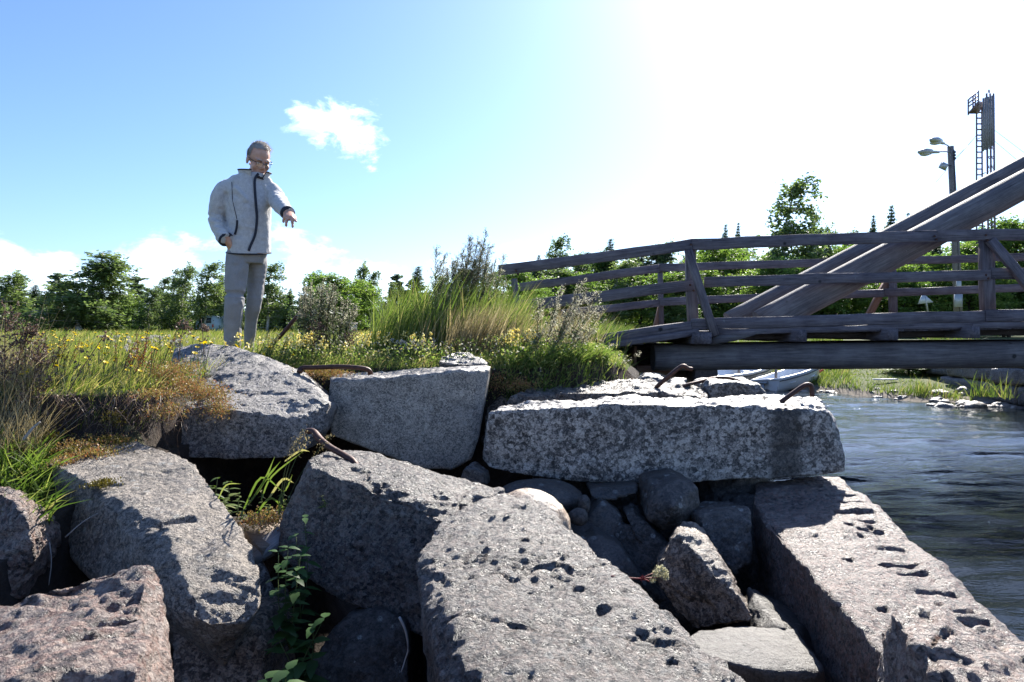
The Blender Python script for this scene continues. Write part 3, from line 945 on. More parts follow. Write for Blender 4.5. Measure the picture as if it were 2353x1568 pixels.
# stones behind, at the foot of the bridge
aa = PP([(1300, 855, 6.6), (1332, 846, 6.8), (1400, 856, 6.7), (1452, 866, 6.6), (1482, 884, 6.5), (1470, 900, 6.4), (1300, 910, 6.4)])
rock('AA', 'stone', 'long dark stone under the bridge ramp behind dry grass', M_BROWN, [ext(aa, (0, .5, -.05))], 0.02, 0.8, 0.6, 2, 173)
bb = PP([(1472, 884, 6.2), (1480, 860, 6.4), (1503, 856, 6.5), (1527, 872, 6.3), (1530, 895, 6.1)])
rock('BB', 'stone', 'low lichen dotted stone left of the upper iron cramp', M_DARK, [ext(bb, (0, .3, -.05))], 0.018, 0.8, 0.6, 2, 179)
cc = PP([(1536, 885, 6.2), (1545, 870, 6.4), (1578, 872, 6.4), (1582, 890, 6.1)])
rock('CC', 'stone', 'small dark stone right behind the upper iron cramp', M_DARK, [ext(cc, (0, .3, -.05))], 0.018, 0.8, 0.6, 2, 181)

# ------------------------------------------------------------------ iron cramps
iron, t = new_mat('rusty_iron')
co = t.n('TexCoord').outputs['Object']
nz = t.noise(co, 60.0, 6.0, 0.7)
nb = t.noise(co, 14.0, 4.0, 0.6)
c = t.ramp(t.math('ADD', t.math('MULTIPLY', nz, 0.6), t.math('MULTIPLY', nb, 0.4)), [(0.3, (0.022, 0.012, 0.010)), (0.5, (0.065, 0.028, 0.020)), (0.7, (0.13, 0.058, 0.034))])
bp = t.n('Bump', None, Height=nz, Strength=0.5, Distance=0.004)
out(t, bsdf(t, Base_Color=c, Roughness=0.55, Metallic=0.35, Normal=bp.outputs[0]))


def cramp(label, pts, r, flat=0.85, name='iron_cramp'):
    p_ = spline(PP(pts), 26)
    rad = [(r * (1 + 0.06 * math.sin(i * 1.3)), r * flat) for i in range(26)]
    v, f = tube(p_, rad, 10)
    m = MB()
    m.add(v, f)
    base = p_[-1] if p_[-1][2] < p_[0][2] else p_[0]
    o = m.build(name, [iron], None, True, base)
    return tag(o, label, 'iron cramp', 'iron cramps in the stone blocks')


cramp('flat rusty cramp joining the boulder and the smooth block', [(688, 856, 4.5), (694, 846, 4.52), (720, 845, 4.52), (780, 843, 4.52), (830, 846, 4.54), (848, 852, 4.56), (852, 864, 4.58)], .019)
cramp('bent S shaped rusty cramp rising from the rough block', [(706, 991, 3.34), (720, 992, 3.32), (734, 1008, 3.28), (758, 1028, 3.22), (790, 1046, 3.17), (811, 1060, 3.13), (818, 1075, 3.11), (819, 1095, 3.1)], .0175)
cramp('rusty cramp with hooked top rising from the pitted rear block', [(1502, 912, 4.75), (1504, 897, 4.75), (1520, 879, 4.72), (1545, 858, 4.7), (1560, 846, 4.7), (1571, 841, 4.7), (1581, 847, 4.7), (1591, 849, 4.7)], .0175)
cramp('low arched rusty cramp lying over the short dark block', [(1568, 890, 4.95), (1580, 884, 4.95), (1610, 877, 4.97), (1640, 869, 5.0), (1668, 868, 5.0), (1690, 873, 5.0), (1704, 880, 5.0)], .0165, 0.7)
cramp('rusty hook shaped cramp on the right end of the long block', [(1773, 948, 4.02), (1778, 937, 4.05), (1797, 922, 4.05), (1822, 904, 4.05), (1845, 888, 4.05), (1857, 884, 4.05), (1865, 890, 4.05), (1866, 912, 4.05)], .0165)
# ------------------------------------------------------------------ wooden footbridge
def wood_mat(name, dark, mid, light, warm=0.0):
    m, t = new_mat(name)
    tc_ = t.n('TexCoord')
    oi = t.n('ObjectInfo')
    off = t.n('CombineXYZ', None, X=t.math('MULTIPLY', oi.outputs['Random'], 37.0), Y=t.math('MULTIPLY', oi.outputs['Random'], 11.0), Z=0.0)
    add = t.n('VectorMath', {'operation': 'ADD'}, i0=tc_.outputs['Object'], i1=off.outputs[0])
    mp = t.n('Mapping', None, Vector=add.outputs[0])
    mp.inputs['Scale'].default_value = (1.3, 22.0, 22.0)
    g1 = t.noise(mp.outputs[0], 1.6, 6.0, 0.65, 0.6)
    mp2 = t.n('Mapping', None, Vector=add.outputs[0])
    mp2.inputs['Scale'].default_value = (3.0, 90.0, 90.0)
    g2 = t.noise(mp2.outputs[0], 1.5, 4.0, 0.7)
    blot = t.noise(add.outputs[0], 2.6, 5.0, 0.65)
    a = t.math('ADD', t.math('MULTIPLY', g1, 0.5), t.math('MULTIPLY', g2, 0.3))
    a = t.math('ADD', a, t.math('MULTIPLY', blot, 0.35))
    c = t.ramp(a, [(0.38, dark), (0.56, mid), (0.80, light)])
    if warm:
        c = t.mix(warm, c, (0.16, 0.07, 0.035))
    crack = t.smooth(g1, 0.36, 0.30)
    c = t.mix(t.math('MULTIPLY', crack, 0.7), c, tuple(x * 0.3 for x in dark))
    kn = t.n('TexVoronoi', {'feature': 'F1'}, Vector=add.outputs[0], Scale=2.3)
    c = t.mix(t.smooth(kn.outputs['Distance'], 0.09, 0.04), c, tuple(x * 0.5 for x in dark))
    lich = t.math('MULTIPLY', t.smooth(t.noise(add.outputs[0], 20.0, 5.0, 0.7), 0.64, 0.70), 0.45)
    c = t.mix(lich, c, (0.27, 0.28, 0.27))
    h = t.math('ADD', t.math('MULTIPLY', g1, 0.7), t.math('MULTIPLY', g2, 0.4))
    bp = t.n('Bump', None, Height=h, Strength=0.7, Distance=0.012)
    s = t.n('BsdfPrincipled', None, Base_Color=c, Roughness=0.72, Normal=bp.outputs[0])
    s.inputs['Specular IOR Level'].default_value = 0.35
    out(t, s.outputs[0])
    return m


W_GREY = wood_mat('weathered_timber', (0.030, 0.024, 0.028), (0.115, 0.096, 0.106), (0.27, 0.24, 0.25))
W_LOG = wood_mat('weathered_log', (0.038, 0.032, 0.034), (0.125, 0.110, 0.112), (0.27, 0.25, 0.24))
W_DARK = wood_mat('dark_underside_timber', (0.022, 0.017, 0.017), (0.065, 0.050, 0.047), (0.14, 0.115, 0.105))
W_RED = wood_mat('reddish_timber', (0.07, 0.036, 0.028), (0.20, 0.11, 0.075), (0.34, 0.21, 0.155), 0.25)

NEAR, FARD = 8.8, 11.6                               # the two sides of the bridge
bridge = empty('footbridge', P(1400, 850, 9.6) * (1, 1, 0) + (0, 0, 1.3), 'weathered grey wooden footbridge with log strut and plank railings over the water', 'bridge')
bs = [0]


def plank(name, u0, v0, u1, v1, d, hpx, thick, mat=None, d1=None, parent=None, wob=0.004, over=0.0):
    """a board seen edge-on from pixel-centre line to centre line; hpx its face height in picture units"""
    bs[0] += 1
    d1 = d if d1 is None else d1
    a, b = P(u0, v0, d), P(u1, v1, d1)
    L = float(np.linalg.norm(b - a)) + over
    h = hpx / 1568.7 * (d + d1) / 2
    me = beam_mesh(name, L, thick, h, mat or W_GREY, 0.006, wob, bs[0])
    return span(name, me, a, b, parent or bridge)


# near railing: ramp then level span
plank('rail', 1146, 622, 1588, 564, NEAR, 24, .05)
plank('rail', 1587.5, 562, 2150, 543, NEAR, 26, .05)
plank('rail', 2150.5, 542, 2760, 533, NEAR, 26, .05)
plank('rail', 1180, 705, 1596, 655, NEAR + .06, 25, .045)
plank('rail', 1618, 648, 2275, 632, NEAR + .06, 24, .045)
plank('rail', 2277, 630, 2760, 622, NEAR + .07, 26, .045)
plank('kerb_board', 1300, 792, 1588, 749, NEAR - .04, 22, .06)
plank('kerb_board', 1588.5, 745, 2262, 727, NEAR - .04, 26, .06)
plank('kerb_board', 2262.5, 726, 2760, 718, NEAR - .04, 28, .06)
plank('edge_board', 1190, 826, 1605, 762, NEAR - .09, 15, .09)
plank('edge_board', 1640, 764, 2230, 747, NEAR - .02, 14, .08)
plank('edge_board', 2231, 748, 2760, 741, NEAR - .02, 14, .08)
# near posts
plank('post', 1184, 640, 1194, 835, NEAR + .03, 13, .09, wob=.006)
plank('post', 1588, 572, 1592, 752, NEAR + .1, 22, .1, wob=.006)
plank('post', 2268, 548, 2268, 722, NEAR + .12, 27, .11, wob=.006)
plank('brace', 1581, 575, 1644, 772, NEAR - .12, 18, .06)
plank('brace', 2276, 552, 2430, 745, NEAR - .02, 20, .07)
# far railing
plank('rail', 1195, 660, 1514, 617, FARD, 19, .05)
plank('rail', 1514.5, 616, 1900, 604, FARD, 18, .05)
plank('rail', 1900.5, 604, 2600, 584, FARD, 18, .05)
plank('rail', 1290, 722, 1514, 695, FARD - .05, 17, .05)
plank('rail', 1514.5, 694, 2030, 674, FARD - .05, 18, .05)
plank('rail', 2030.5, 673, 2600, 653, FARD - .05, 18, .05)
plank('post', 1517, 611, 1521, 752, FARD + .06, 10, .1, wob=.005)
plank('post', 2049, 597, 2053, 735, FARD + .06, 15, .1, wob=.005)
plank('brace', 1520, 690, 1502, 770, FARD + .1, 12, .08, W_RED)
plank('brace', 2045, 635, 1995, 728, FARD + .1, 14, .08, W_RED)
# kerb on the far side and the deck, plank by plank
zd = P(1588, 762, NEAR)[2]
xs0, xs1 = P(1600, 760, NEAR)[0], 12.0
x = xs0
r2 = np.random.default_rng(5)
deck_me = [beam_mesh('deck_plank', FARD - NEAR + .1, .145, .05, W_GREY, .005, .002, 300 + i) for i in range(6)]
k = 0
while x < xs1:
    zz = np.interp(x, [xs0, xs1], [zd - .02, zd + .16])
    jig = r2.normal(0, .012)
    span('deck_plank', deck_me[k % 6], (x, NEAR - .02 + jig, zz), (x, FARD + .05 + jig, zz), bridge)
    x += .152
    k += 1
xr0, zr0 = P(1205, 836, NEAR)[0], P(1205, 836, NEAR)[2]
x = xs0 - .152
while x > xr0:
    zz = np.interp(x, [xr0, xs0], [zr0 + .05, zd - .025])
    span('deck_plank', deck_me[k % 6], (x, NEAR - .02, zz), (x, FARD + .05, zz), bridge)
    x -= .152
    k += 1
plank('kerb_board', 1420, 776, 1575, 752, FARD, 18, .08)
plank('kerb_board', 1575.5, 750, 2600, 722, FARD, 18, .08)
# joists and cross beams under the deck
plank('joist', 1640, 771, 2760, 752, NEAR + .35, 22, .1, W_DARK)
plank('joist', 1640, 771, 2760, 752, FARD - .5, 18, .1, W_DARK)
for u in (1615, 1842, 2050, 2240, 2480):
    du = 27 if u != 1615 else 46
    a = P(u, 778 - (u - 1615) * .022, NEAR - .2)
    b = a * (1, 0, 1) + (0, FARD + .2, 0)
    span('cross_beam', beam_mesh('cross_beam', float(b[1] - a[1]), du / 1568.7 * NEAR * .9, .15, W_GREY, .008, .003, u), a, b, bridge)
# pale wedge under the kerb
wv = PP([(1632, 793, NEAR - .06), (1640, 776, NEAR - .06), (1672, 764, NEAR - .06), (1765, 760, NEAR - .06), (1690, 784, NEAR - .06)])
wv, wf = hull(ext(wv, (0, .08, 0)))
m = MB()
m.add(wv, wf)
m.build('wedge', [W_LOG], bridge, origin=P(1680, 775, NEAR))
# main logs
for i, (u0, d) in enumerate([(1500, 9.05), (1442, 10.1), (1448, 11.2)]):
    a = P(u0, 822.5, d)
    if i:
        a = np.array((a[0], d, P(1500, 823, 9.05)[2] - .01))
    b = np.array((12.6, d, a[2] + .10))
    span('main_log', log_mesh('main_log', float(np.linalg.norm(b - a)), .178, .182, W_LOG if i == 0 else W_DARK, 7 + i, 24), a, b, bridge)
ce = P(1441, 822, 9.3)
plank('sill_timber', 1452, 846, 1530, 846, 9.6, 14, .8, W_RED)
plank('sill_timber', 1444, 822, 1450, 822, 9.75, 56, .9, W_RED)
# bearer log across, carrying the main logs at the left bank
a = P(1623, 862, 9.0)
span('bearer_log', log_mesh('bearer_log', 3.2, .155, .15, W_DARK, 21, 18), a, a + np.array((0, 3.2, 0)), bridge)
# the two long struts rising to the middle of the span
span('strut_log', log_mesh('strut_log', float(np.linalg.norm(P(2520, 340, 9.25) - P(1745, 742, 9.25))), .195, .185, W_LOG, 31, 24), P(1745, 748, 9.25), P(2520, 336, 9.25), bridge)
span('strut_log', log_mesh('strut_log', float(np.linalg.norm(P(2520, 300, 9.75) - P(1680, 742, 9.75))), .15, .145, W_LOG, 33, 24), P(1672, 742, 9.75), P(2520, 297, 9.75), bridge)
for (pa, r_a, yy) in ((P(2545, 336, 9.25), .19, 9.25), (P(2545, 297, 9.75), .15, 9.75)):
    pb = np.array((12.0, yy, 1.85))
    span('strut_log', log_mesh('strut_log', float(np.linalg.norm(pb - pa)), r_a, r_a * .97, W_LOG, int(yy * 4), 24), pa, pb, bridge)
# bolts and nail heads where boards meet posts
bolt_me = MB()
v, f = ellipsoid((0, 0, 0), (.016, .010, .016), 10, 6)
bolt_me.add(v, f)
bolt_me = bolt_me.mesh('bolt', [iron], True)
for (u, v_) in [(1588, 562), (1591, 574), (1586, 655), (1594, 668), (1588, 752), (1600, 748), (2266, 540), (2270, 552), (2266, 632), (2271, 640), (2266, 727), (2272, 735), (1186, 622), (1190, 630), (1640, 756), (1620, 690), (2148, 543), (2152, 550)]:
    o = bpy.data.objects.new('bolt', bolt_me)
    COL.objects.link(o)
    o.parent = bridge
    o.location = P(u, v_, NEAR - .035) - wloc(bridge)

# ------------------------------------------------------------------ far stone abutment, course by course
ab_mat = rock_mat('abutment_granite', (0.03, 0.026, 0.026), (0.10, 0.090, 0.09), (0.24, 0.225, 0.22), 60, 0.3, bump=0.8)
abut = empty('bridge_abutment', (12.2, 15.6, 0), 'dark coursed granite abutment carrying the right end of the bridge', 'abutment')
r2 = np.random.default_rng(15)


def block_mesh(name, c, sx, sy, sz, seed, mat):
    v, f = box((0, 0, 0), sx, sy, sz)
    co_, no_, lo_, sz_ = remesh([(v, f)], 0.06, 3)
    d_ = fbm(co_ + np.asarray(c), .5, 2, seed) * .03 + fbm(co_ + np.asarray(c), .14, 2, seed + 3) * .015
    return mesh_np(name, co_ + no_ * d_[:, None], lo_, sz_, [mat], smooth=True)


rows = [(-.35, .52), (.13, .46), (.55, .40), (.92, .36)]
for ri, (zc, hh_) in enumerate(rows):
    y = 9.0 - .25 * (ri % 2)
    while y < 18.6:
        ln = r2.uniform(.9, 1.7)
        yc = y + ln / 2
        xf = np.interp(yc, [9, 15.4, 18.6], [11.2, 11.2, 11.75]) + ri * .02 + r2.normal(0, .03)
        me = block_mesh('stone', (xf, yc, zc), .7, ln - .03, hh_ - .025, int(y * 10) + ri, ab_mat)
        link('stone', me, abut, (xf + .35, yc, zc + .12))
        y += ln

# ------------------------------------------------------------------ stones along the far shore
wet = rock_mat('shore_stone', (0.03, 0.028, 0.026), (0.13, 0.12, 0.11), (0.35, 0.33, 0.31), 40, 0.2, bump=0.6)
r2 = np.random.default_rng(77)
st_meshes = []
for i in range(5):
    q = r2.normal(0, 1, (18, 3))
    q = q / np.linalg.norm(q, axis=1)[:, None] * (0.5, 0.36, 0.22)
    co_, no_, lo_, sz_ = remesh([hull(q)], 0.06, 2)
    st_meshes.append(mesh_np('shore_stone', co_ + no_ * (fbm(co_, .2, 2, i) * .03)[:, None], lo_, sz_, [wet], smooth=True))
for i in range(44):
    if i < 26:
        u = r2.uniform(2140, 2350)
        d = 15.0 + abs(r2.normal(0, .9)) + (2250 - u) * .004
    else:
        u = r2.uniform(1640, 2150)
        d = np.interp(u, [1640, 1880, 2150], [20.3, 18.9, 15.7]) + abs(r2.normal(0, .5)) - .1
    xx = (u - 1176.5) / 1568.7 * d
    zz = max(float(ground_h(np.array([xx]), np.array([d]))[0]), 0) - .02
    sc = r2.uniform(.18, .5) if r2.random() < .85 else r2.uniform(.55, .8)
    o = link('shore_stone', st_meshes[i % 5], None, (xx, d, zz))
    o.rotation_euler = (0, 0, r2.uniform(0, 6.28))
    o.scale = (sc, sc, sc * r2.uniform(.7, 1.1))
    tag(o, 'small wet stone lying along the far waterline below the grassy bank', 'stone', 'stones along the far waterline')

# ------------------------------------------------------------------ rowing boats
gel = simple_mat('white_hull', (0.84, 0.84, 0.82), 0.32, var=0.06, vscale=3.0)
gel_in = simple_mat('boat_inside', (0.68, 0.72, 0.76), 0.5, var=0.08)
rub = simple_mat('dark_rub_rail', (0.05, 0.05, 0.055), 0.6)
boatdk = simple_mat('antifouling', (0.03, 0.028, 0.03), 0.6)
red_print = simple_mat('red_print', (0.55, 0.10, 0.05), 0.5)
steel = simple_mat('galvanised_steel', (0.32, 0.33, 0.34), 0.45, 0.7, var=0.2)
pole_wood = wood_mat('pole_wood', (0.06, 0.05, 0.045), (0.17, 0.15, 0.14), (0.30, 0.28, 0.26))


def hull_pts(L, B, D, n=22, k=11, inset=0.0):
    """rings from stern (x=-L/2) to bow (x=L/2)"""
    rows_ = []
    for i in range(n + 1):
        s = i / n
        x = -L / 2 + L * s
        w_ = B / 2 * (np.interp(s, [0, .15, .45, .7, .88, 1.0], [.80, .93, 1.0, .86, .52, .02])) - inset
        w_ = max(w_, .005)
        sheer = D * (1 + .34 * s ** 2.2 + .06 * (1 - s) ** 2)
        keel = D * .42 * max(0, (s - .72) / .28) ** 1.8
        row = []
        for j in range(k + 1):
            a = -1 + 2 * j / k
            row.append((x + (.12 * (abs(a)) if i == n else 0), w_ * np.sign(a) * min(1, abs(a) ** .62 * 1.0), keel + inset + (sheer - keel - inset) * abs(a) ** 2.1))
        rows_.append(row)
    return np.array(rows_)


def make_boat(label, loc, yaw, L, B, D, roll=0.0, pitch=0.0, print_=False, motor=False):
    root = empty('rowing_boat', loc, label, 'boat', 'white boats drawn up on the far bank')
    root.rotation_euler = (roll, pitch, yaw)

    def grid(rw, flip=False):
        n, k_ = rw.shape[0], rw.shape[1]
        f = [(i * k_ + j, (i + 1) * k_ + j, (i + 1) * k_ + j + 1, i * k_ + j + 1) for i in range(n - 1) for j in range(k_ - 1)]
        if flip:
            f = [q[::-1] for q in f]
        return rw.reshape(-1, 3), f
    ro, ri_ = hull_pts(L, B, D), hull_pts(L - .06, B - .06, D, inset=.03)
    m = MB()
    v, f = grid(ro)
    m.add(v, f)
    m.add(ro[0], [tuple(range(ro.shape[1]))])
    o = link('hull', m.mesh('hull', [gel], True), root)
    o.location = (0, 0, 0)
    m = MB()
    v, f = grid(ri_, True)
    m.add(v, f)
    m.add(ri_[0], [tuple(range(ri_.shape[1]))[::-1]])
    o = link('inner_shell', m.mesh('inner_shell', [gel_in], True), root)
    o.location = (0, 0, .004)
    m = MB()                                          # gunwale
    for side in (0, -1):
        p_ = (ro[:, side] + ri_[:, side]) / 2 + (0, 0, .01)
        v, f = tube(spline(p_, 40), (.035), 8)
        m.add(v, f)
    v, f = tube([ro[0, 0] + (0, 0, .008), ro[0, -1] + (0, 0, .008)], .03, 8)
    m.add(v, f)
    o = link('gunwale', m.mesh('gunwale', [gel], True), root)
    o.location = (0, 0, 0)
    m = MB()
    for side, sg in ((0, -1), (-1, 1)):
        p_ = ro[:, side] + (0, 0, -.05) + np.array((0, .012 * sg, 0))
        v, f = tube(spline(p_, 40), .014, 6)
        m.add(v, f)
    o = link('rub_rail', m.mesh('rub_rail', [rub], True), root)
    o.location = (0, 0, 0)
    for sx in (-.28, .12):
        wd = B * .92 if sx < .1 else B * .9
        v, f = box((sx * L, 0, D * .62), .26, wd - .1, .03)
        m = MB()
        m.add(v, f)
        o = link('thwart', m.mesh('thwart', [gel], False), root)
        o.location = (0, 0, 0)
    if print_:
        m = MB()
        y_s = -1
        for q in range(8):
            if q == 2:
                continue
            x_ = .22 * L + q * .055
            i_ = int((x_ / L + .5) * 22)
            yy = ro[min(i_, 21), 0][1]
            v, f = box((x_, yy - .006, D * .82), .034, .012, .075 if q % 2 else .06)
            m.add(v, f)
        o = link('registration_marks', m.mesh('registration_marks', [red_print]), root)
        o.location = (0, 0, 0)
    if motor:
        m = MB()
        v, f = box((-L / 2 - .06, 0, D * .9), .16, .2, .06)
        m.add(v, f)
        v, f = tube([(-L / 2 - .1, 0, D * .9), (-L / 2 - .16, 0, D * .2)], .035, 8)
        m.add(v, f)
        o = link('motor_bracket', m.mesh('motor_bracket', [steel], False), root)
        o.location = (0, 0, 0)
    return root


make_boat('white rowing boat nearest the river with red registration marks', P(1826, 893, 20.2) * (1, 1, 0) + (0, 0, .03), R(36), 2.75, 1.15, .42, R(-6), R(-7), True, True)
make_boat('white rowing boat with its open inside showing, behind the one with red marks', P(1690, 878, 21.5) * (1, 1, 0) + (0, 0, .14), R(28), 3.3, 1.4, .42, R(14), R(-4))
make_boat('white covered boat seen under the log beam beside the dark bearer', P(1550, 873, 23.5) * (1, 1, 0) + (0, 0, .12), R(18), 3.2, 1.35, .45, R(6), R(-4))
make_boat('cream boat half hidden at the cut end of the bridge logs', P(1482, 868, 24.5) * (1, 1, 0) + (0, 0, .15), R(-20), 2.6, 1.2, .42, R(4), R(-3))
for (u, v0, v1, d, lb) in [(1698, 838, 878, 21.0, 'short mooring stake beside the open white boat'), (1783, 848, 884, 19.9, 'mooring stake between the two right hand boats'), (1752, 832, 858, 22.5, 'thin mooring stake behind the open white boat')]:
    a, b = P(u, v0, d), P(u, v1 + 14, d)
    v, f = tube([b, a], [.045, .04], 8)
    m = MB()
    m.add(v, f)
    tag(m.build('mooring_stake', [pole_wood], None, True, b), lb, 'stake', 'mooring stakes by the boats')
m = MB()
v, f = box(P(2034, 877, 18.6) + (0, 0, .06), .62, .14, .03)
m.add(v, f)
tag(m.build('loose_board', [gel], None, False, P(2034, 877, 18.6)), 'pale loose board lying on the mown grass of the far bank', 'board')

# ------------------------------------------------------------------ lamp post
lp = P(2196, 720, 30.0)
lampglass = simple_mat('lamp_glass', (0.45, 0.47, 0.50), 0.25, var=0.05)
alu = simple_mat('lamp_housing', (0.36, 0.38, 0.40), 0.4, 0.3, var=0.1)
blk = simple_mat('black_metal', (0.03, 0.03, 0.035), 0.5)
lamp = empty('lamp_post', lp, 'tall wooden lamp post with two street lamps and a floodlight beyond the bridge', 'lamp post')
v, f = tube([P(2202, 735, 30), P(2196, 560, 30), P(2184, 337, 30)], [.17, .155, .13], 12)
m = MB()
m.add(v, f)
m.build('pole', [pole_wood], lamp, True, lp)


def lamp_head(u0, v0, u1, v1, d0, d1, arm):
    m = MB()
    v, f = tube(spline(PP(arm), 16), .028, 8)
    m.add(v, f)
    a_ = m.build('lamp_arm', [steel], lamp, True, lp)
    a, b = P(u0, v0, d0), P(u1, v1, d1)
    ts = [0, .08, .3, .55, .62, .8, 1.0]
    rr = [.03, .12, .20, .18, .10, .085, .07]
    path = [a + (b - a) * t_ for t_ in ts]
    v, f = tube(path, [(r_, r_ * .72) for r_ in rr], 14)
    m = MB()
    m.add(v, f)
    h_ = m.build('lamp_head', [alu], lamp, True, lp)
    v, f = ellipsoid(a + (b - a) * .32 + (0, 0, -.1), (.22, .16, .08), 14, 8)
    m = MB()
    m.add(v, f)
    m.build('lamp_glass', [lampglass], h_, True, lp)


lamp_head(2110, 349, 2157, 350, 29.2, 29.6, [(2155, 349, 29.6), (2176, 349, 29.8), (2182, 352, 29.9), (2185, 368, 29.95)])
lamp_head(2140, 320, 2168, 330, 28.0, 28.9, [(2166, 329, 28.9), (2178, 335, 29.6), (2184, 341, 29.95)])
m = MB()
fl = P(2171, 381, 29.5)
v, f = box((0, 0, 0), .34, .2, .3)
v = v * np.where(v[:, 1:2] > 0, 1.0, .6)
ca, sa = math.cos(R(-25)), math.sin(R(-25))
v = np.stack([v[:, 0] * ca - v[:, 2] * sa, v[:, 1], v[:, 0] * sa + v[:, 2] * ca], -1) + fl
m.add(v, f)
fo = m.build('floodlight', [alu], lamp, False, lp)
m = MB()
v, f = tube([fl, P(2186, 381, 29.95)], .025, 6)
m.add(v, f)
m.build('floodlight_bracket', [blk], fo, True, lp)
m = MB()
pts = [P(2192.5, 345, 29.85), P(2195, 440, 29.85), P(2201, 560, 29.85), P(2205, 730, 29.85)]
v, f = tube(pts, .02, 6)
m.add(v, f)
for q in (350, 357, 364):
    v, f = ellipsoid(P(2194, q, 29.8), (.05, .05, .06), 8, 6)
    m.add(v, f)
m.build('cable_run', [blk], lamp, True, lp)
m = MB()
v, f = box(P(2203, 655, 29.8), .16, .12, 1.0)
m.add(v, f)
v, f = box(P(2202, 690, 29.75), .3, .12, .6)
m.add(v, f)
m.build('meter_box', [alu], lamp, False, lp)

# ------------------------------------------------------------------ navigation mast: lattice ladder with board and platform
TD = 46.0
tb = P(2256, 740, TD)
tm = simple_mat('painted_steel', (0.19, 0.135, 0.15), 0.55, 0.2, var=0.2)
tower = empty('lattice_mast', tb, 'tall lattice mast with ladder, small top platform and tall narrow board', 'mast')


def bars(name, segs, r_, mat=tm, n=6):
    m = MB()
    for (a, b) in segs:
        v, f = tube([a, b], r_, n)
        m.add(v, f)
    return m.build(name, [mat], tower, False, tb)


lad_l = [(P(2244, 243, TD), P(2244, 735, TD))]
lad_r = [(P(2256, 240, TD), P(2259, 735, TD))]
bars('ladder', lad_l + lad_r + [(P(2244, v_, TD), P(2257.5, v_, TD)) for v_ in range(246, 735, 13)], .05)
for (u0, u1, ty) in [(2267, 2273, .0), (2283, 2288, 0.0), (2275, 2281, .9)]:
    bars('mast_leg', [(P(u0, 215, TD + ty), P(u1, 735, TD + ty))], .06, n=8)
cross = []
for i, v_ in enumerate(range(228, 730, 22)):
    f0 = (v_ - 215) / 520
    cross.append((P(2267 + 6 * f0, v_, TD), P(2283 + 5 * f0, v_, TD)))
    cross.append((P(2267 + 6 * f0, v_, TD), P(2276 + 5 * f0, v_ + 8, TD + .9)))
    cross.append((P(2283 + 5 * f0, v_ + 8, TD), P(2276 + 5 * f0, v_, TD + .9)))
bars('bracing', cross, .03)
bars('ladder_tie', [(P(2258, v_, TD), P(2274, v_ - 8, TD + .2)) for v_ in (300, 400, 510)] + [(P(2244, v_ + 3, TD), P(2258, v_ - 3, TD)) for v_ in (318, 505, 512)], .03)
# board of vertical slats
sl = [0, 1, 2, 3, 4]
slat_m = simple_mat('grey_board', (0.20, 0.20, 0.215), 0.6, var=0.3)
for i in sl:
    u = 2259 + i * 5.3
    a, b = P(u, 226 - i * 1.6, TD - .3 + i * .05), P(u + .6, 348 - i * 3.0, TD - .3 + i * .05)
    c_ = (a + b) / 2
    v, f = box((0, 0, 0), .118, .05, float(a[2] - b[2]))
    m = MB()
    m.add(v + c_, f)
    m.build('slat', [slat_m], tower, False, tb)
bars('board_rib', [(P(2258.5, v_, TD - .24), P(2283, v_ - 6, TD - .05)) for v_ in range(236, 346, 18)], .03)
# platform
pl = [P(2226, 262, TD - 1.3), P(2248, 262, TD - .2), P(2262, 240, TD + .3), P(2248, 236, TD - 1.2)]
pf, ff = hull(ext(np.array(pl), (0, 0, .12)))
m = MB()
m.add(pf, ff)
m.build('platform', [tm], tower, False, tb)
rail_ = []
for (u, v_, u2, v2) in [(2224, 231, 2248, 209), (2225, 238, 2248, 219), (2225, 246, 2248, 228)]:
    rail_.append((P(u, v_, TD - 1.2), P(u2, v2, TD - .9)))
for (u, v_) in [(2225, 231), (2236, 220), (2241, 216), (2248, 209)]:
    rail_.append((P(u, v_, TD - 1.1), P(u, v_ + 34, TD - 1.1)))
bars('platform_railing', rail_, .045)
bars('aerial', [(P(2271, 214, TD), P(2271, 206, TD)), (P(2274, 214, TD), P(2274, 206, TD))], .03)
gw = []
for (u0, v0, u1, v1, d1) in [(2245, 310, 2150, 420, 46), (2286, 300, 2470, 440, 44), (2286, 325, 2470, 480, 44), (2243, 316, 2194, 365, 30)]:
    gw.append((P(u0, v0, TD), P(u1, v1, d1)))
bars('guy_wire', gw, .012, steel, 4)

# ------------------------------------------------------------------ road sign seen from behind
sg = P(2133, 735, 24.0)
sign = empty('road_sign', sg, 'back of a pale triangular road sign on a thin leaning post', 'road sign')
signm = simple_mat('sign_back', (0.50, 0.52, 0.52), 0.4, 0.2, var=0.05)
v, f = tube([P(2137, 745, 24), P(2127, 690, 24.02), P(2123, 676, 24.03)], .03, 8)
m = MB()
m.add(v, f)
m.build('sign_post', [steel], sign, True, sg)
tri = PP([(2121, 674, 24.0), (2110, 699, 24.0), (2145, 695, 24.0)])
tv, tf = hull(ext(tri, (0, .03, 0)))
m = MB()
m.add(tv, tf)
m.build('sign_plate', [signm], sign, False, sg)
# small white marker post behind the strut
m = MB()
v, f = tube([P(1831, 760, 14.5), P(1831, 715, 14.5)], .06, 8)
m.add(v, f)
mk = m.build('marker_post', [gel], None, True, P(1831, 760, 14.5))
tag(mk, 'short white marker post behind the foot of the log strut', 'post')
# leaning rod right of the man
m = MB()
v, f = tube([P(618, 800, 5.6), P(650, 766, 5.65), P(692, 716, 5.7)], [.016, .017, .015], 8)
m.add(v, f)
tag(m.build('iron_rod', [iron], None, True, P(618, 800, 5.6)), 'rusty rod leaning out of the grass to the right of the man', 'rod')
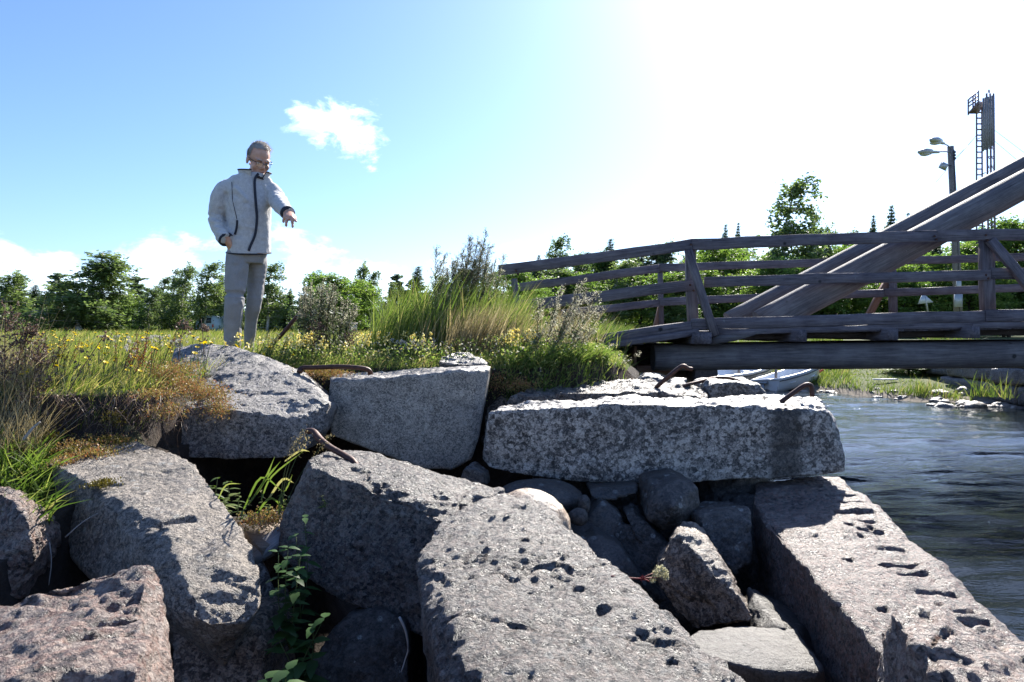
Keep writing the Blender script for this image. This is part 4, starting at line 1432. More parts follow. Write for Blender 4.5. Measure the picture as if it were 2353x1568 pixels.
# information board and parked caravan far across the meadow
ib = P(810, 770, 34.0)
board = empty('notice_board', ib, 'small grey notice board at the far edge of the meadow', 'notice board')
m = MB()
v, f = box(P(810, 752, 34) , .42, .05, .30)
m.add(v, f)
m.build('panel', [alu], board, False, ib)
for u in (802, 818):
    m = MB()
    v, f = tube([P(u, 772, 34.05), P(u, 742, 34.05)], .03, 6)
    m.add(v, f)
    m.build('leg', [pole_wood], board, True, ib)
m = MB()
v, f = hull(np.vstack([PP([(800, 745, 33.7), (822, 745, 33.7), (800, 745, 34.3), (822, 745, 34.3)]), PP([(800, 742, 34.0), (822, 742, 34.0)])]))
m.add(v, f)
m.build('cover_roof', [pole_wood], board, False, ib)
cv = P(492, 782, 66.0)
cv[2] = float(ground_h(np.array([cv[0]]), np.array([66.0]))[0])
van = empty('camper_van', cv, 'pale blue camper van parked under the trees behind the man', 'camper van')
vanm = simple_mat('pale_blue_paint', (0.42, 0.52, 0.58), 0.35, var=0.05)
glass_dk = simple_mat('dark_glass', (0.05, 0.06, 0.07), 0.1, var=0.0)
prof = np.array([(-.86, .35), (.86, .35), (.90, .95), (.74, 1.72), (.55, 1.82), (-.55, 1.82), (-.74, 1.72), (-.90, .95)])
v = np.array([(cv[0] + x_, cv[1] + y_, cv[2] + z_) for y_ in (-1.9, 1.9) for (x_, z_) in prof])
n_p = len(prof)
f = [tuple(range(n_p)), tuple(range(n_p, 2 * n_p))[::-1]] + [(i, i + n_p, (i + 1) % n_p + n_p, (i + 1) % n_p) for i in range(n_p)]
m = MB()
m.add(v, f)
m.build('body', [vanm], van, False, cv)
for (c_, sx, sy, sz, nm_, mt_) in [((0, -1.91, 1.35), 1.15, .03, .5, 'window', glass_dk), ((0, -1.96, .45), 1.7, .12, .16, 'bumper', blk), ((-.72, -1.91, .85), .14, .03, .28, 'tail_light', red_print), ((.72, -1.91, .85), .14, .03, .28, 'tail_light', red_print)]:
    m = MB()
    v, f = box(np.array(c_) + cv, sx, sy, sz)
    m.add(v, f)
    m.build(nm_, [mt_], van, False, cv)
for x_ in (-.68, .68):
    for y_ in (-1.2, 1.2):
        m = MB()
        v, f = tube([(cv[0] + x_ - .1, cv[1] + y_, cv[2] + .33), (cv[0] + x_ + .1, cv[1] + y_, cv[2] + .33)], .33, 16)
        m.add(v, f)
        m.build('wheel', [blk], van, True, cv)
# ------------------------------------------------------------------ trees
LEAF_BIRCH = foliage_mat('birch_leaves', [(0.0, (0.06, 0.098, 0.04)), (0.5, (0.13, 0.18, 0.062)), (1.0, (0.21, 0.26, 0.09))], 0.5)
LEAF_SPRUCE = foliage_mat('spruce_needles', [(0.0, (0.045, 0.075, 0.042)), (0.6, (0.09, 0.135, 0.066)), (1.0, (0.15, 0.195, 0.095))], 0.45)
LEAF_PINE = foliage_mat('pine_needles', [(0.0, (0.065, 0.10, 0.062)), (0.6, (0.125, 0.17, 0.092)), (1.0, (0.19, 0.23, 0.12))], 0.5)
LEAF_BROAD = foliage_mat('broad_leaves', [(0.0, (0.06, 0.105, 0.028)), (0.5, (0.13, 0.205, 0.05)), (1.0, (0.22, 0.29, 0.08))], 0.55)
BARK_BIRCH = simple_mat('birch_bark', (0.42, 0.40, 0.38), 0.8, var=0.5, vscale=5.0)
BARK_DARK = simple_mat('dark_bark', (0.06, 0.045, 0.035), 0.9, var=0.4)
BARK_PINE = simple_mat('pine_bark', (0.13, 0.075, 0.045), 0.9, var=0.4)


def unit(v):
    return v / (np.linalg.norm(v, axis=-1, keepdims=True) + 1e-9)


def leaf_quads(m, c, ax, nrm, L, W_, rnd, mat=0):
    """diamond leaves: centre c, long axis ax"""
    ax = unit(ax)
    sd = unit(np.cross(ax, nrm))
    up = np.cross(sd, ax)
    L = np.broadcast_to(np.asarray(L, float), (len(c),))[:, None]
    W_ = np.broadcast_to(np.asarray(W_, float), (len(c),))[:, None]
    v = np.stack([c - ax * L * .5, c + sd * W_ * .5 - up * W_ * .12 + ax * L * .04, c + ax * L * .5, c - sd * W_ * .5 - up * W_ * .12 + ax * L * .04], 1)
    n = len(c)
    f = np.arange(n * 4).reshape(n, 4)
    m.add(v.reshape(-1, 3), f, mat, np.repeat(rnd, 4))


def make_tree(kind, seed, nl):
    """trunk mesh + crown mesh for a 10 m tree standing at the origin"""
    r = np.random.default_rng(seed)
    H = 10.0
    mt, mc = MB(), MB()
    wind = lambda z: 0.085 * (z / H) ** 2 * H
    cs, axs, rn = [], [], []
    if kind in ('birch', 'broad'):
        tp = np.array([(wind(z) + .12 * math.sin(z * .7 + seed), .1 * math.cos(z * .5 + seed), z) for z in np.linspace(-.4, H * .93, 14)])
        v, f = tube(tp, [.13 * (1 - i / 14.5) + .012 for i in range(14)], 7)
        mt.add(v, f)
        nb = 60 if kind == 'birch' else 50
        for b in range(nb):
            t_ = r.uniform(.06, .97) if kind == 'birch' else r.uniform(.1, .93)
            z0 = t_ * H
            if kind == 'birch':
                env = 2.25 * (1.0 - t_) ** .62 * float(sstep(t_, -.1, .28)) * (.45 + .55 * r.random()) + .10
                rise = r.uniform(.15, .8)
            else:
                env = 3.1 * math.sin(math.pi * (1.0 - t_) ** .8 * .95) ** .6 * (.6 + .4 * r.random()) + .3
                rise = r.uniform(.1, .7)
            a = r.uniform(0, 6.283)
            d = np.array((math.cos(a), math.sin(a), 0))
            p0 = np.array((np.interp(z0, tp[:, 2], tp[:, 0]), np.interp(z0, tp[:, 2], tp[:, 1]), z0))
            pts = np.array([p0 + d * env * s + np.array((wind(z0) * .4 * s, 0, env * (rise * s - .35 * s * s * (1.4 if kind == 'birch' else .6)))) for s in np.linspace(0, 1, 6)])
            v, f = tube(pts, [.045 * (1 - i / 6.2) + .006 for i in range(6)], 5)
            mt.add(v, f)
            tone = r.normal(.5, .16)
            k = int(nl / nb * (env / 1.6) ** .9) + 10
            s = r.uniform(.25, 1.08, k)
            q = np.stack([np.interp(s, np.linspace(0, 1, 6), pts[:, j]) for j in range(3)], -1)
            spread = .30 if kind == 'birch' else .42
            # twigs in little sprays
            nt = max(4, k // 9)
            tw = r.integers(0, nt, k)
            toff = r.normal(0, spread * .8, (nt, 3))
            q = q[tw % k] + toff[tw] + r.normal(0, spread * .33, (k, 3))
            if kind == 'birch':
                q[:, 2] -= np.abs(r.normal(0, .38, k)) * (1 - t_ * .6)
            cs.append(q)
            ax = r.normal(0, 1, (k, 3)) + np.array((.7, 0, -.5 if kind == 'birch' else 0))
            axs.append(ax)
            rn.append(np.clip(tone + r.normal(0, .17, k), 0, 1))
    elif kind == 'spruce':
        tp = np.array([(wind(z) * .4, 0, z) for z in np.linspace(-.4, H, 10)])
        v, f = tube(tp, [.12 * (1 - i / 9.6) + .008 for i in range(10)], 6)
        mt.add(v, f)
        zs = np.linspace(.6, H * .995, 38)
        for z0 in zs:
            nb = 8
            for b in range(nb):
                ln = ((H - z0) / H) ** 1.05 * 2.2 * r.uniform(.6, 1.1) + .03
                a = r.uniform(0, 6.283)
                d = np.array((math.cos(a), math.sin(a), 0))
                k = int(nl / 290 * (ln + .3)) + 5
                s = r.uniform(.1, 1.0, k)
                q = np.array((wind(z0) * .4, 0, z0)) + d * (s * ln)[:, None]
                q[:, 2] += -.28 * ln * s + .22 * ln * s * s + r.normal(0, .06, k)
                q[:, :2] += r.normal(0, .10, (k, 2)) * (1.2 - s)[:, None]
                cs.append(q)
                axs.append(d + r.normal(0, .5, (k, 3)) + np.array((0, 0, -.5)))
                rn.append(np.clip(r.normal(.5, .1) + s * .25 - .15 + r.normal(0, .14, k), 0, 1))
    else:                                                         # pine
        tp = np.array([(wind(z) * .5 + .15 * math.sin(z * .5 + seed), .1 * math.sin(z * .4), z) for z in np.linspace(-.4, H * .95, 12)])
        v, f = tube(tp, [.15 * (1 - i / 12.6) + .012 for i in range(12)], 7)
        mt.add(v, f)
        for b in range(64):
            t_ = r.uniform(.22, .995)
            z0 = t_ * H
            ln = 1.9 * (1.04 - t_) ** .7 * r.uniform(.45, 1.0) + .18
            a = r.uniform(0, 6.283)
            d = np.array((math.cos(a), math.sin(a), .25))
            p0 = np.array((np.interp(z0, tp[:, 2], tp[:, 0]), np.interp(z0, tp[:, 2], tp[:, 1]), min(z0, H * .95)))
            pts = np.array([p0 + d * ln * s + np.array((0, 0, .2 * ln * s * s)) for s in np.linspace(0, 1, 4)])
            v, f = tube(pts, [.04, .03, .02, .01], 5)
            mt.add(v, f)
            for cl in range(3):
                e = p0 + d * ln * r.uniform(.55, 1.02) + r.normal(0, .14, 3)
                k = max(8, int(nl / 192))
                rad = r.uniform(.16, .32)
                cs.append(e + unit(r.normal(0, 1, (k, 3))) * (rad * r.uniform(.3, 1, k) ** .5)[:, None] * (1, 1, .7))
                axs.append(unit(cs[-1] - e) * 1.3 + r.normal(0, .45, (k, 3)) + (0, 0, .7))
                rn.append(np.clip(r.normal(.5, .15) + r.normal(0, .15, k), 0, 1))
    c, ax, rn = np.concatenate(cs), np.concatenate(axs), np.concatenate(rn)
    nr = r.normal(0, 1, (len(c), 3))
    if kind == 'birch':
        L, W_ = r.uniform(.15, .27, len(c)), r.uniform(.09, .15, len(c))
    elif kind == 'broad':
        L, W_ = r.uniform(.17, .28, len(c)), r.uniform(.11, .18, len(c))
    elif kind == 'spruce':
        tp_ = .28 + .72 * np.clip((H - c[:, 2]) / H * 2.2, 0, 1)
        L, W_ = r.uniform(.25, .46, len(c)) * tp_, r.uniform(.09, .15, len(c)) * tp_
    else:
        L, W_ = r.uniform(.24, .42, len(c)), r.uniform(.07, .12, len(c))
    leaf_quads(mc, c, ax, nr, L, W_, rn)
    mats = {'birch': (BARK_BIRCH, LEAF_BIRCH), 'broad': (BARK_DARK, LEAF_BROAD), 'spruce': (BARK_DARK, LEAF_SPRUCE), 'pine': (BARK_PINE, LEAF_PINE)}[kind]
    return mt.mesh('trunk', [mats[0]], True), mc.mesh('crown', [mats[1]])


TREE = {k: [make_tree(k, s, n) for s in seeds] for (k, seeds, n) in
        (('birch', (3, 14, 25), 11000), ('broad', (5, 16, 27), 11000), ('spruce', (7, 18), 9000), ('pine', (9, 20), 9000))}
tree_i = [0]
ORD = ['first', 'second', 'third', 'fourth', 'fifth', 'sixth', 'seventh', 'eighth', 'ninth', 'tenth', 'eleventh', 'twelfth', 'thirteenth', 'fourteenth', 'fifteenth', 'sixteenth', 'seventeenth', 'eighteenth', 'nineteenth', 'twentieth', 'twenty-first', 'twenty-second']
cnt_ = {}


def where(u, what):
    mark = [(1190, 'from the railing end post'), (1588, 'from the railing corner post'), (2045, 'from the far strut post'), (2268, 'from the stout near post')]
    nm = [m_ for a_, m_ in mark if u >= a_][-1] if u >= 1190 else 'left of the railing end post'
    cnt_[(what, nm)] = cnt_.get((what, nm), 0) + 1
    return '%s, %s %s' % (what, ORD[cnt_[(what, nm)] - 1], nm)




def tree(kind, u, topv, wpx, d, label, group, var=None, wide=1.0, yaw=None):
    """a tree whose top shows at (u, topv); wpx = width of crown in picture units"""
    tree_i[0] += 1
    r = np.random.default_rng(900 + tree_i[0])
    var = tree_i[0] if var is None else var
    mt, mc = TREE[kind][var % len(TREE[kind])]
    top = P(u, topv, d)
    zb = float(ground_h(np.array([top[0]]), np.array([d]))[0])
    hgt = top[2] - zb
    width0 = {'birch': 3.4, 'broad': 5.4, 'spruce': 2.4, 'pine': 3.2}[kind]
    sx = wpx / 1568.7 * d / width0
    root = empty({'birch': 'birch_tree', 'broad': 'leafy_tree', 'spruce': 'spruce_tree', 'pine': 'pine_tree'}[kind], (top[0] - .04 * hgt, d, zb), label, 'tree', group)
    root.scale = (sx, sx, hgt / 10.0)
    root.rotation_euler = (0, 0, r.uniform(-.5, .5) if yaw is None else yaw)
    a = bpy.data.objects.new('trunk', mt)
    b = bpy.data.objects.new('crown', mc)
    for o in (a, b):
        COL.objects.link(o)
        o.parent = root
    b['kind'] = 'stuff'
    return root


GL, GR = 'trees along the far side of the meadow', 'trees beyond the bridge'
for (k, u, tv, wp, d, lb) in [
    ('birch', 8, 617, 95, 62, 'wind bent birch cut by the left picture edge'),
    ('spruce', 43, 632, 70, 68, 'dark tree next to the wind bent birch at the left edge'),
    ('spruce', 78, 656, 74, 74, 'small pointed spruce left of the biggest birch'),
    ('birch', 98, 668, 60, 66, 'low pale birch between small pointed spruce and biggest birch'),
    ('pine', 134, 628, 66, 70, 'dark pine touching the left side of the biggest birch'),
    ('birch', 192, 567, 165, 56, 'biggest birch of the left tree line, broad and twin topped'),
    ('birch', 232, 580, 112, 57, 'second stem crown on the right flank of the biggest birch'),
    ('broad', 285, 678, 60, 60, 'light green bushy tree right of the biggest birch'),
    ('pine', 316, 636, 66, 74, 'dark flat topped pine between biggest birch and slim birches'),
    ('birch', 345, 655, 56, 66, 'low birch to the right of the flat topped pine'),
    ('birch', 374, 634, 56, 70, 'medium birch left of the two slim pointed birches'),
    ('birch', 398, 610, 46, 66, 'slim pointed birch, left one of a close pair'),
    ('birch', 425, 599, 58, 65, 'slim pointed birch, right one of a close pair'),
    ('birch', 473, 600, 76, 64, 'airy birch standing just left of the man'),
    ('spruce', 508, 634, 70, 70, 'pointed spruce half behind the legs of the man'),
    ('birch', 560, 640, 70, 68, 'birch seen between and behind the legs of the man'),
    ('birch', 617, 604, 76, 56, 'drooping birch just right of the man'),
    ('spruce', 664, 664, 50, 70, 'low dark spruce between drooping birch and silvery mugwort'),
    ('birch', 709, 616, 66, 60, 'birch rising behind the silvery mugwort'),
    ('broad', 768, 634, 118, 48, 'rounded bright green tree behind the silvery mugwort'),
    ('broad', 815, 652, 80, 50, 'low rounded green tree left of the tall thin birch'),
    ('birch', 828, 597, 48, 58, 'tall thin birch sticking up above the rounded green tree'),
    ('birch', 852, 620, 46, 58, 'thin birch right beside the tall thin one'),
    ('birch', 893, 643, 52, 62, 'small birch behind the left end of the tall grass'),
    ('pine', 913, 630, 50, 66, 'small pine behind the tall grass, left of the spruce tip'),
    ('spruce', 953, 614, 84, 64, 'spruce tip showing above the tall grass'),
    ('birch', 1000, 626, 80, 60, 'birch behind the tallest mugwort stems on their left'),
    ('pine', 1060, 618, 80, 62, 'pine hidden behind the tallest mugwort stems'),
    ('birch', 1120, 622, 80, 58, 'birch behind the tall grass right at the bridge end'),
]:
    tree(k, u, tv, wp * 1.28, d, lb, GL)
rr = np.random.default_rng(31)
for i in range(22):
    u = -60 + i * 60 + rr.uniform(-14, 14)
    tree('spruce' if i % 3 else 'pine', u, rr.uniform(668, 694), rr.uniform(70, 100), rr.uniform(84, 96), 'dark conifer of the back row behind the meadow, %s from the left picture edge' % ORD[i], 'dark conifers of the back row')
for (k, u, tv, wp, d, lb) in [
    ('spruce', 1236, 588, 60, 59, 'conifer behind the left end of the bridge railing'),
    ('birch', 1274, 541, 76, 57, 'tall feathery tree above the ramp railing'),
    ('birch', 1322, 572, 76, 58, 'birch to the right of the tall feathery tree above the ramp'),
    ('birch', 1379, 566, 60, 61, 'left one of two narrow trees above the middle of the ramp rail'),
    ('spruce', 1398, 551, 84, 61, 'right one of two narrow trees above the middle of the ramp rail'),
    ('birch', 1430, 566, 76, 59, 'birch above the ramp railing, left of the railing corner'),
    ('spruce', 1470, 580, 80, 61, 'conifer half hidden under the upper ramp rail'),
    ('birch', 1519, 552, 76, 59, 'birch close to the left of the railing corner'),
    ('birch', 1570, 575, 80, 57, 'drooping birch behind the railing corner post'),
    ('broad', 1655, 566, 130, 53, 'bright green leafy tree right behind the railing corner'),
    ('spruce', 1668, 518, 56, 65, 'left conifer of the twin tips over the level rail'),
    ('spruce', 1698, 514, 50, 65, 'right conifer of the twin tips over the level rail'),
    ('birch', 1760, 560, 90, 53, 'leafy birch at the foot of the tallest tree'),
    ('birch', 1805, 408, 140, 51, 'tallest tree standing free above the level rail'),
    ('birch', 1862, 470, 80, 53, 'smaller crown leaning on the right side of the tallest tree'),
    ('birch', 1897, 505, 60, 55, 'small birch right of the tallest tree'),
    ('birch', 1942, 526, 80, 61, 'low tree between tallest tree and the strut logs'),
    ('spruce', 2010, 496, 64, 59, 'conifer crown just left of where the strut logs cross the top rail'),
    ('spruce', 2052, 473, 78, 59, 'pointed conifer touching the upper strut log'),
    ('spruce', 2086, 492, 60, 59, 'conifer partly covered by the upper strut log'),
    ('spruce', 2150, 545, 90, 57, 'dark conifer behind the lamp post'),
    ('broad', 2330, 505, 150, 47, 'large leafy tree at the right edge beside the mast'),
    ('broad', 2240, 560, 120, 47, 'leafy tree below the mast'),
    ('broad', 2105, 585, 120, 45, 'leafy tree behind the triangular road sign'),
    ('broad', 2420, 520, 160, 46, 'leafy tree just cut by the right picture edge'),
]:
    tree(k, u, tv, wp * 1.22, d, lb, GR)
for i in range(17):
    u = 1190 + i * 74 + rr.uniform(-12, 12)
    tv = rr.uniform(592, 630) if u < 1650 else rr.uniform(590, 625)
    tree('birch' if i % 2 and u < 1750 else 'broad', u, tv, rr.uniform(140, 175), rr.uniform(43, 49), where(u, 'dense green bush of the thicket'), 'thicket behind the bridge railing')
for i in range(24):
    u = 1195 + i * 50 + rr.uniform(-12, 12)
    if 1715 < u < 1890:
        continue
    tv = np.interp(u, [1195, 1300, 1600, 1650, 2100, 2400], [606, 574, 566, 556, 540, 520]) + rr.uniform(-8, 22)
    tree(['birch', 'pine', 'birch', 'spruce', 'broad'][i % 5], u, tv, rr.uniform(115, 150), rr.uniform(58, 66), where(u, 'half hidden tree of the wood'), 'mixed wood behind the bridge')
for i in range(15):
    u = 1200 + i * 88 + rr.uniform(-12, 12)
    tree('spruce' if i % 2 else 'pine', u, rr.uniform(600, 630), rr.uniform(100, 130), rr.uniform(68, 74), where(u, 'dark conifer of the rearmost row'), 'dark conifers beyond the bridge')
tree('broad', 1232, 660, 70, 17, 'bright green bush right behind the left railing post', GR)
for (u, tv, wp, d, lb) in [(1915, 842, 60, 22.5, 'dark round bush on the bank behind the boat bow'), (1760, 836, 70, 25, 'bush on the bank above the open white boat'), (2090, 848, 75, 20.0, 'bush of tall weeds on the bank left of the abutment'), (2140, 846, 60, 20.5, 'weedy bush with pinkish stalks next to the abutment'),
                           (1640, 838, 90, 26, 'bush on the bank under the log, right of the dark bearer')]:
    tree('broad', u, tv - 14, wp * 1.5, d, lb, 'bushes on the far bank')
# ------------------------------------------------------------------ grasses, flowers and weeds
G_MEADOW = foliage_mat('meadow_blades', [(0.0, (0.07, 0.11, 0.022)), (0.35, (0.135, 0.175, 0.04)), (0.7, (0.25, 0.24, 0.085)), (1.0, (0.36, 0.28, 0.14))], 0.5)
G_LUSH = foliage_mat('lush_blades', [(0.0, (0.045, 0.080, 0.018)), (0.45, (0.105, 0.155, 0.036)), (0.8, (0.20, 0.225, 0.07)), (1.0, (0.32, 0.27, 0.13))], 0.45)
G_HERB = foliage_mat('herb_leaves', [(0.0, (0.065, 0.115, 0.026)), (0.45, (0.14, 0.20, 0.05)), (0.75, (0.25, 0.27, 0.095)), (1.0, (0.37, 0.30, 0.15))], 0.52)
G_DRY = foliage_mat('dry_straw', [(0.0, (0.16, 0.125, 0.06)), (0.5, (0.29, 0.235, 0.125)), (1.0, (0.42, 0.36, 0.22))], 0.35)
G_MUG = foliage_mat('mugwort_leaf', [(0.0, (0.035, 0.055, 0.022)), (0.5, (0.09, 0.115, 0.052)), (1.0, (0.20, 0.21, 0.13))], 0.3)
G_SILV = foliage_mat('mugwort_flower', [(0.0, (0.20, 0.20, 0.14)), (0.6, (0.38, 0.365, 0.27)), (1.0, (0.56, 0.53, 0.43))], 0.45)
G_STEM = simple_mat('reddish_stem', (0.085, 0.045, 0.030), 0.7)
G_GSTEM = simple_mat('green_stem', (0.07, 0.095, 0.03), 0.7)
G_BROWN = foliage_mat('dry_heads', [(0.0, (0.07, 0.045, 0.035)), (0.5, (0.16, 0.105, 0.075)), (1.0, (0.30, 0.22, 0.16))], 0.2)
G_RED = foliage_mat('sorrel_heads', [(0.0, (0.10, 0.03, 0.018)), (1.0, (0.25, 0.085, 0.045))], 0.3)
G_SEDUM = foliage_mat('stonecrop', [(0.0, (0.14, 0.16, 0.035)), (0.35, (0.26, 0.21, 0.07)), (0.65, (0.32, 0.20, 0.10)), (1.0, (0.30, 0.11, 0.06))], 0.25)
G_MOSS = foliage_mat('moss_tips', [(0.0, (0.06, 0.05, 0.010)), (1.0, (0.17, 0.14, 0.03))], 0.2)
G_NETTLE = foliage_mat('nettle_leaf', [(0.0, (0.02, 0.055, 0.014)), (1.0, (0.06, 0.13, 0.03))], 0.4)
YEL = foliage_mat('yellow_petals', [(0.0, (0.75, 0.48, 0.01)), (1.0, (0.90, 0.66, 0.02))], 0.3)
PALEY = foliage_mat('pale_yellow_petals', [(0.0, (0.70, 0.62, 0.22)), (1.0, (0.85, 0.78, 0.42))], 0.3)
WHT = foliage_mat('white_petals', [(0.0, (0.36, 0.33, 0.29)), (1.0, (0.58, 0.55, 0.50))], 0.25)


def ribbons(m, root, dirn, L, w0, bend, rnd, segs=3, mat=0, tip=0.12, seed=0):
    """curved tapering blades; root (n,3), dirn (n,3), bend (n,3) offset reached at the tip"""
    n = len(root)
    r = np.random.default_rng(seed)
    dirn = unit(dirn)
    L = np.broadcast_to(np.asarray(L, float), (n,))[:, None]
    w0 = np.broadcast_to(np.asarray(w0, float), (n,))[:, None]
    a = r.uniform(0, math.pi, n)
    side = np.stack([np.cos(a), np.sin(a), np.zeros(n)], -1)
    side = unit(side - dirn * (side * dirn).sum(-1, keepdims=True))
    rows = []
    for i in range(segs + 1):
        s = i / segs
        c = root + dirn * L * s + bend * L * s * s
        w = w0 * (1 - (1 - tip) * s ** 1.5) * .5
        if i < segs:
            rows += [c - side * w, c + side * w]
        else:
            rows.append(c)
    k = 2 * segs + 1
    v = np.stack(rows, 1).reshape(-1, 3)
    base = np.arange(n)[:, None] * k
    for i in range(segs - 1):
        q = base + np.array([2 * i, 2 * i + 1, 2 * i + 3, 2 * i + 2])
        m_f = q if i == 0 else np.vstack([m_f, q])
    tri = base + np.array([2 * segs - 2, 2 * segs - 1, 2 * segs])
    rv = np.repeat(np.broadcast_to(np.asarray(rnd, float), (n,)), k)
    nv0 = m.nv
    if segs > 1:
        m.add(v, m_f, mat, rv)
        m.l.append(tri.ravel() + nv0)
    else:
        m.add(v, tri, mat, rv)
        return
    m.s.append(np.full(n, 3))
    m.m.append(np.full(n, mat))


def on_ground(x, y):
    return np.stack([x, y, ground_h(x, y)], -1)


def grass_field(name, x, y, h, w_, mat, seed, lean=0.25, rnd=None, segs=3, lift=-.01):
    r = np.random.default_rng(seed)
    n = len(x)
    root = on_ground(x, y) + (0, 0, lift)
    d = np.stack([r.normal(lean * .4, .28, n), r.normal(0, .28, n), np.ones(n)], -1)
    bend = np.stack([r.normal(lean, .25, n), r.normal(0, .25, n), -np.abs(r.normal(.1, .15, n))], -1)
    m = MB()
    ribbons(m, root, d, h, w_, bend, np.clip(r.normal(.45, .24, n), 0, 1) if rnd is None else rnd, segs, seed=seed + 1)
    return m


r = np.random.default_rng(101)


def scatter(n, x0, x1, y0, y1, keep=None, bias=1.0):
    x = r.uniform(x0, x1, n)
    y = y0 + (y1 - y0) * r.random(n) ** bias
    if keep is not None:
        k = keep(x, y)
        x, y = x[k], y[k]
    return x, y


def patchy(x, y, sc, seed, thr):
    p = np.stack([x, y, x * 0], -1)
    return fbm(p, sc, 2, seed) > thr


plat_ok = lambda x, y: (y > edge_y(x) - .03) & (ground_h(x, y) > 1.1)
# (a) open dry meadow on the left
x, y = scatter(52000, -8.2, -1.85, 3.55, 10.5, plat_ok, 1.5)
h = r.uniform(.05, .16, len(x)) * (1 + .5 * (fbm(np.stack([x, y, x * 0], -1), .5, 2, 5) > .15))
m = grass_field('meadow_grass', x, y, h, r.uniform(.003, .006, len(x)) * (1 + (y - 3.5) * .12), None, 7, .35, np.clip(r.normal(.5, .25, len(x)), 0, 1))
tag(m.build('meadow_grass', [G_MEADOW]), kind='stuff')
# (b) lush herbs behind boulder and smooth block
x, y = scatter(22000, -2.3, 1.0, 4.82, 8.0, plat_ok, 1.4)
h = r.uniform(.03, .13, len(x))
m = grass_field('grass', x, y, h, r.uniform(.003, .007, len(x)), None, 11, .3, np.clip(r.normal(.5, .28, len(x)), 0, 1))
n = 26000
x, y = scatter(n, -2.3, .95, 4.82, 7.4, plat_ok, 1.3)
c = on_ground(x, y)
c[:, 2] += r.uniform(.0, .13, len(x)) * (1 + .7 * fbm(np.stack([x, y, x * 0], -1), .35, 2, 55))
leaf_quads(m, c, r.normal(0, 1, (len(x), 3)) + (0.3, 0, .7), r.normal(0, 1, (len(x), 3)), r.uniform(.014, .036, len(x)), r.uniform(.006, .013, len(x)), np.clip(r.normal(.52, .24, len(x)), 0, 1))
x, y = scatter(700, -2.3, .95, 4.82, 6.6, plat_ok, 1.3)
c = on_ground(x, y) + np.stack([x * 0, x * 0, r.uniform(.06, .17, len(x))], -1)
for q_ in range(3):
    leaf_quads(m, c + r.normal(0, .004, c.shape), r.normal(0, 1, c.shape), r.normal(0, 1, c.shape), .014, .010, r.uniform(0, 1, len(x)), 1 + (q_ == 2))
tag(m.build('herb_layer', [G_HERB, WHT, PALEY]), kind='stuff')
# (c) far part of the meadow
x, y = scatter(30000, -60, 6, 10, 62, lambda x, y: (np.abs(x + .1 * y) < .85 * y) & (ground_h(x, y) > 1.0), 1.6)
m = grass_field('field_grass', x, y, r.uniform(.12, .40, len(x)) * np.interp(y, [10, 50], [.8, 1.6]), .012 * np.interp(y, [10, 60], [1, 5]), None, 13, .25, np.clip(r.normal(.33, .25, len(x)), 0, 1), 2)
tag(m.build('field_grass', [G_MEADOW]), kind='stuff')
# (d) far bank: mown slope and taller fringe
sh = lambda x, y: (y - shore_y(x) > .7)
x, y = scatter(44000, 2.0, 13.5, 15, 36, lambda x, y: sh(x, y) & (y - shore_y(x) < 15) & ((x < 10.9) | (y > 19.5)))
s_ = y - shore_y(x)
mown = np.abs((x - 1.0) / y - .50) < .055
h = np.where(mown & (s_ > 1.6), r.uniform(.04, .09, len(x)), r.uniform(.12, .42, len(x)))
m = grass_field('bank_grass', x, y, h, .022, None, 17, .2, np.clip(r.normal(.5, .22, len(x)), 0, 1), 2)
tag(m.build('bank_grass', [G_LUSH]), kind='stuff')
# left bank beyond the bridge (green strip under the ramp)
x, y = scatter(16000, -1.0, 4.0, 8.5, 22, lambda x, y: (ground_h(x, y) > .25) & (ground_h(x, y) < 1.6), 1.3)
m = grass_field('bank_grass', x, y, r.uniform(.2, .55, len(x)), .016, None, 19, .2, None, 3)
tag(m.build('bank_grass', [G_LUSH]), kind='stuff')
# (e) tall reed canary grass and the golden grass beside it
n = 3400
u = r.uniform(852, 1190, n)
d = r.uniform(5.5, 7.4, n)
x = (u - 1176.5) / 1568.7 * d
root = on_ground(x, d)
hh = np.interp(u, [850, 900, 960, 1190], [.55, .80, .78, .62]) * r.uniform(.55, 1.12, n)
m = MB()
ribbons(m, root, np.stack([r.normal(.12, .13, n), r.normal(0, .12, n), np.ones(n)], -1), hh, r.uniform(.006, .012, n), np.stack([r.normal(.14, .16, n), r.normal(0, .14, n), -np.abs(r.normal(.04, .10, n))], -1), np.clip(r.normal(.5, .22, n), 0, 1), 4, seed=23)
tag(m.build('tall_reed_grass', [G_LUSH]), kind='stuff')
n = 2500
u = np.concatenate([r.normal(1095, 52, n - 350), r.normal(1280, 40, 350)])
d = np.concatenate([r.uniform(5.3, 6.2, n - 350), r.uniform(5.5, 5.9, 350)])
x = (u - 1176.5) / 1568.7 * d
root = on_ground(x, d)
ok = root[:, 2] > .7
root, n = root[ok], int(ok.sum())
m = MB()
ribbons(m, root, np.stack([r.normal(.10, .12, n), r.normal(0, .12, n), np.ones(n)], -1), r.uniform(.28, .52, n), r.uniform(.0025, .005, n), np.stack([r.normal(.18, .12, n), r.normal(0, .1, n), -np.abs(r.normal(.03, .05, n))], -1), r.uniform(0, 1, n), 3, seed=29, tip=.5)
tag(m.build('golden_grass', [G_DRY]), kind='stuff')
